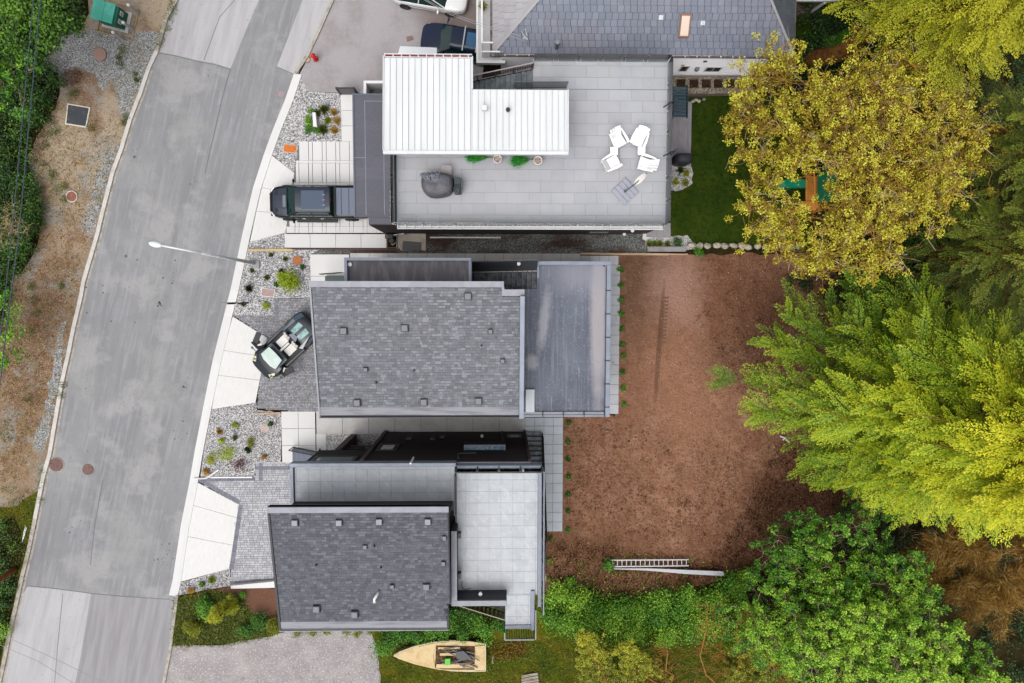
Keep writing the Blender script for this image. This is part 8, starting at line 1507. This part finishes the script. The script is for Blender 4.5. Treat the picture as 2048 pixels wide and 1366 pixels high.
part('trunk', k, m_twig, t, smooth=True); leaf_part('twigs', lv, L_dry, t, kind='stuff')
# ---- conifer tops along the bottom
for (px, py, qx, qy, lab, w_, n_, dead) in ((1215, 1400, 1170, 1265, 'left olive conifer top rising from the bottom edge', 1.0, 46, 0), (1330, 1420, 1245, 1290, 'second olive conifer top leaning left from the bottom edge', 1.1, 46, 0), (1495, 1400, 1500, 1215, 'tall olive conifer top near the middle of the bottom edge', 1.2, 56, 0), (1560, 1420, 1545, 1275, 'right olive conifer top beside the leafy trees', 1.0, 40, 0), (1432, 1420, 1415, 1205, 'bare orange brown dead conifer spire', 1.1, 34, 1), (1360, 1400, 1310, 1290, 'small bare orange dead conifer', .8, 20, 1)):
    A, B = P(px, py, .6), P(qx, qy, 4.2); A.z = .0; t = thing('conifer_tree', lab, 'tree', tuple(A), 'conifers along the bottom edge'); k = MB(); limb(k, A, B, .07 if dead else .12, .015, 7, jit=.3); lv = Leaves(); D0 = (B-A).normalized(); sd_ = Vector((-D0.y, D0.x, 0)).normalized()
    for i in range(n_):
        f = i/n_; o = A.lerp(B, .15+.85*f); r = w_*(1-f)**.8+.25; s = random.choice((-1, 1)); d = (sd_*s+D0*random.uniform(-.1, .5)+Vector((0, 0, random.uniform(-.2, .5)))).normalized(); e = o+d*r; limb(k, o, e, .025, .008, 4, jit=.5, seg=3)
        if not dead:
            for j in range(9): q = o.lerp(e, random.uniform(.1, 1.1))+Vector((random.gauss(0, .16), random.gauss(0, .16), random.gauss(0, .1))); lv.clump(q, .12, .12, .1, 34, .085, .35+.3*f+random.uniform(-.15, .2), .2)
        else:
            for j in range(7): q = o.lerp(e, random.random()); limb(k, q, q+(d+Vector((random.gauss(0, .9), random.gauss(0, .9), random.gauss(0, .4))))*random.uniform(.2, .7), .009, .004, 3, seg=2)
    part('trunk', k, M('orange_dead_bark', C(160, 116, 62), rough=.9) if dead else m_barkr, t)
    if not dead: leaf_part('foliage', lv, L_ocon, t)
# ---- ferns and low ground cover under the trees
lv = Leaves()
for poly, n_ in (([(1600, -60), (1720, -60), (1760, 60), (1640, 180), (1600, 130)], 120), ([(1560, 560), (2040, 380), (2048, 640), (1700, 620)], 200), ([(1740, 900), (2048, 1040), (2048, 1366), (1500, 1366), (1540, 1200)], 300), ([(1600, 130), (1700, 60), (2048, 40), (2048, 500), (1640, 480)], 260)):
    for (x, y) in sample(PW(poly), n_): lv.clump((x, y, .4), .5, .5, .4, 60, .14, random.uniform(.05, .4), .15)
leaf_top('ground_cover', lv, L_ivy, 'dark low undergrowth on the forest floor', kind='stuff')
lv = Leaves()
for (x, y) in sample(PW([(1645, 90), (1690, 70), (1720, 85), (1700, 110), (1660, 125), (1643, 120)]), 60): lv.clump((x, y, .6), .3, .3, .3, 90, .08, .4, .15)
leaf_top('ground_cover', lv, L_green, 'bright green mound of ground cover beside the leaning trunk', kind='stuff')
k = MB()
for i in range(9): f = i/8; q = P(1650-22*math.sin(f*1.4), 82+f*55, .1); q = P(1664-34*f**.6, 80+f*58, .1); k.blob((q.x, q.y, .12), .28, .2, .3, 8, 5, .2, rot=random.uniform(0, 3))
single('stone_edge', 'curved rough stone edging around the green mound by the leaning trunk', 'stone edging', k, m_rock)

# ---- wind blown leaf litter on the roofs and decks
lv = Leaves(); pts = []
for poly, n_, zf in (([(630, 575), (1000, 575), (1035, 600), (1035, 820), (645, 825)], 60, 0), ([(545, 1025), (905, 1025), (890, 1240), (562, 1245)], 60, 1), ([(1060, 590), (1205, 540), (1205, 820), (1075, 820)], 40, 2), ([(800, 320), (1325, 130), (1325, 435), (800, 435)], 30, 3), ([(920, 945), (1070, 945), (1070, 1180), (920, 1180)], 14, 4)):
    z_ = [8.5, 10.2, 5.7, ZD, ZL][zf]
    for (x, y) in sample(PW(poly, z_), n_): pts.append((x, y, (zm(x, y) if zf == 0 else zl(x, y) if zf == 1 else z_)+.03))
Pn = np.array(pts); D = rand_dirs(len(Pn)); D[:, 2] *= .1; lv.add(Pn, D, np.cross(D, [0, 0, 1.0]), RNG.uniform(.03, .08, len(Pn)), .03, RNG.random(len(Pn)))
leaf_top('leaf_litter', lv, M('pale_litter', C(180, 160, 120), ramp=[(0, C(120, 90, 60)), (1, C(236, 232, 222))], rough=.9), 'tiny scraps and dry leaves scattered on roofs and decks', kind='stuff')
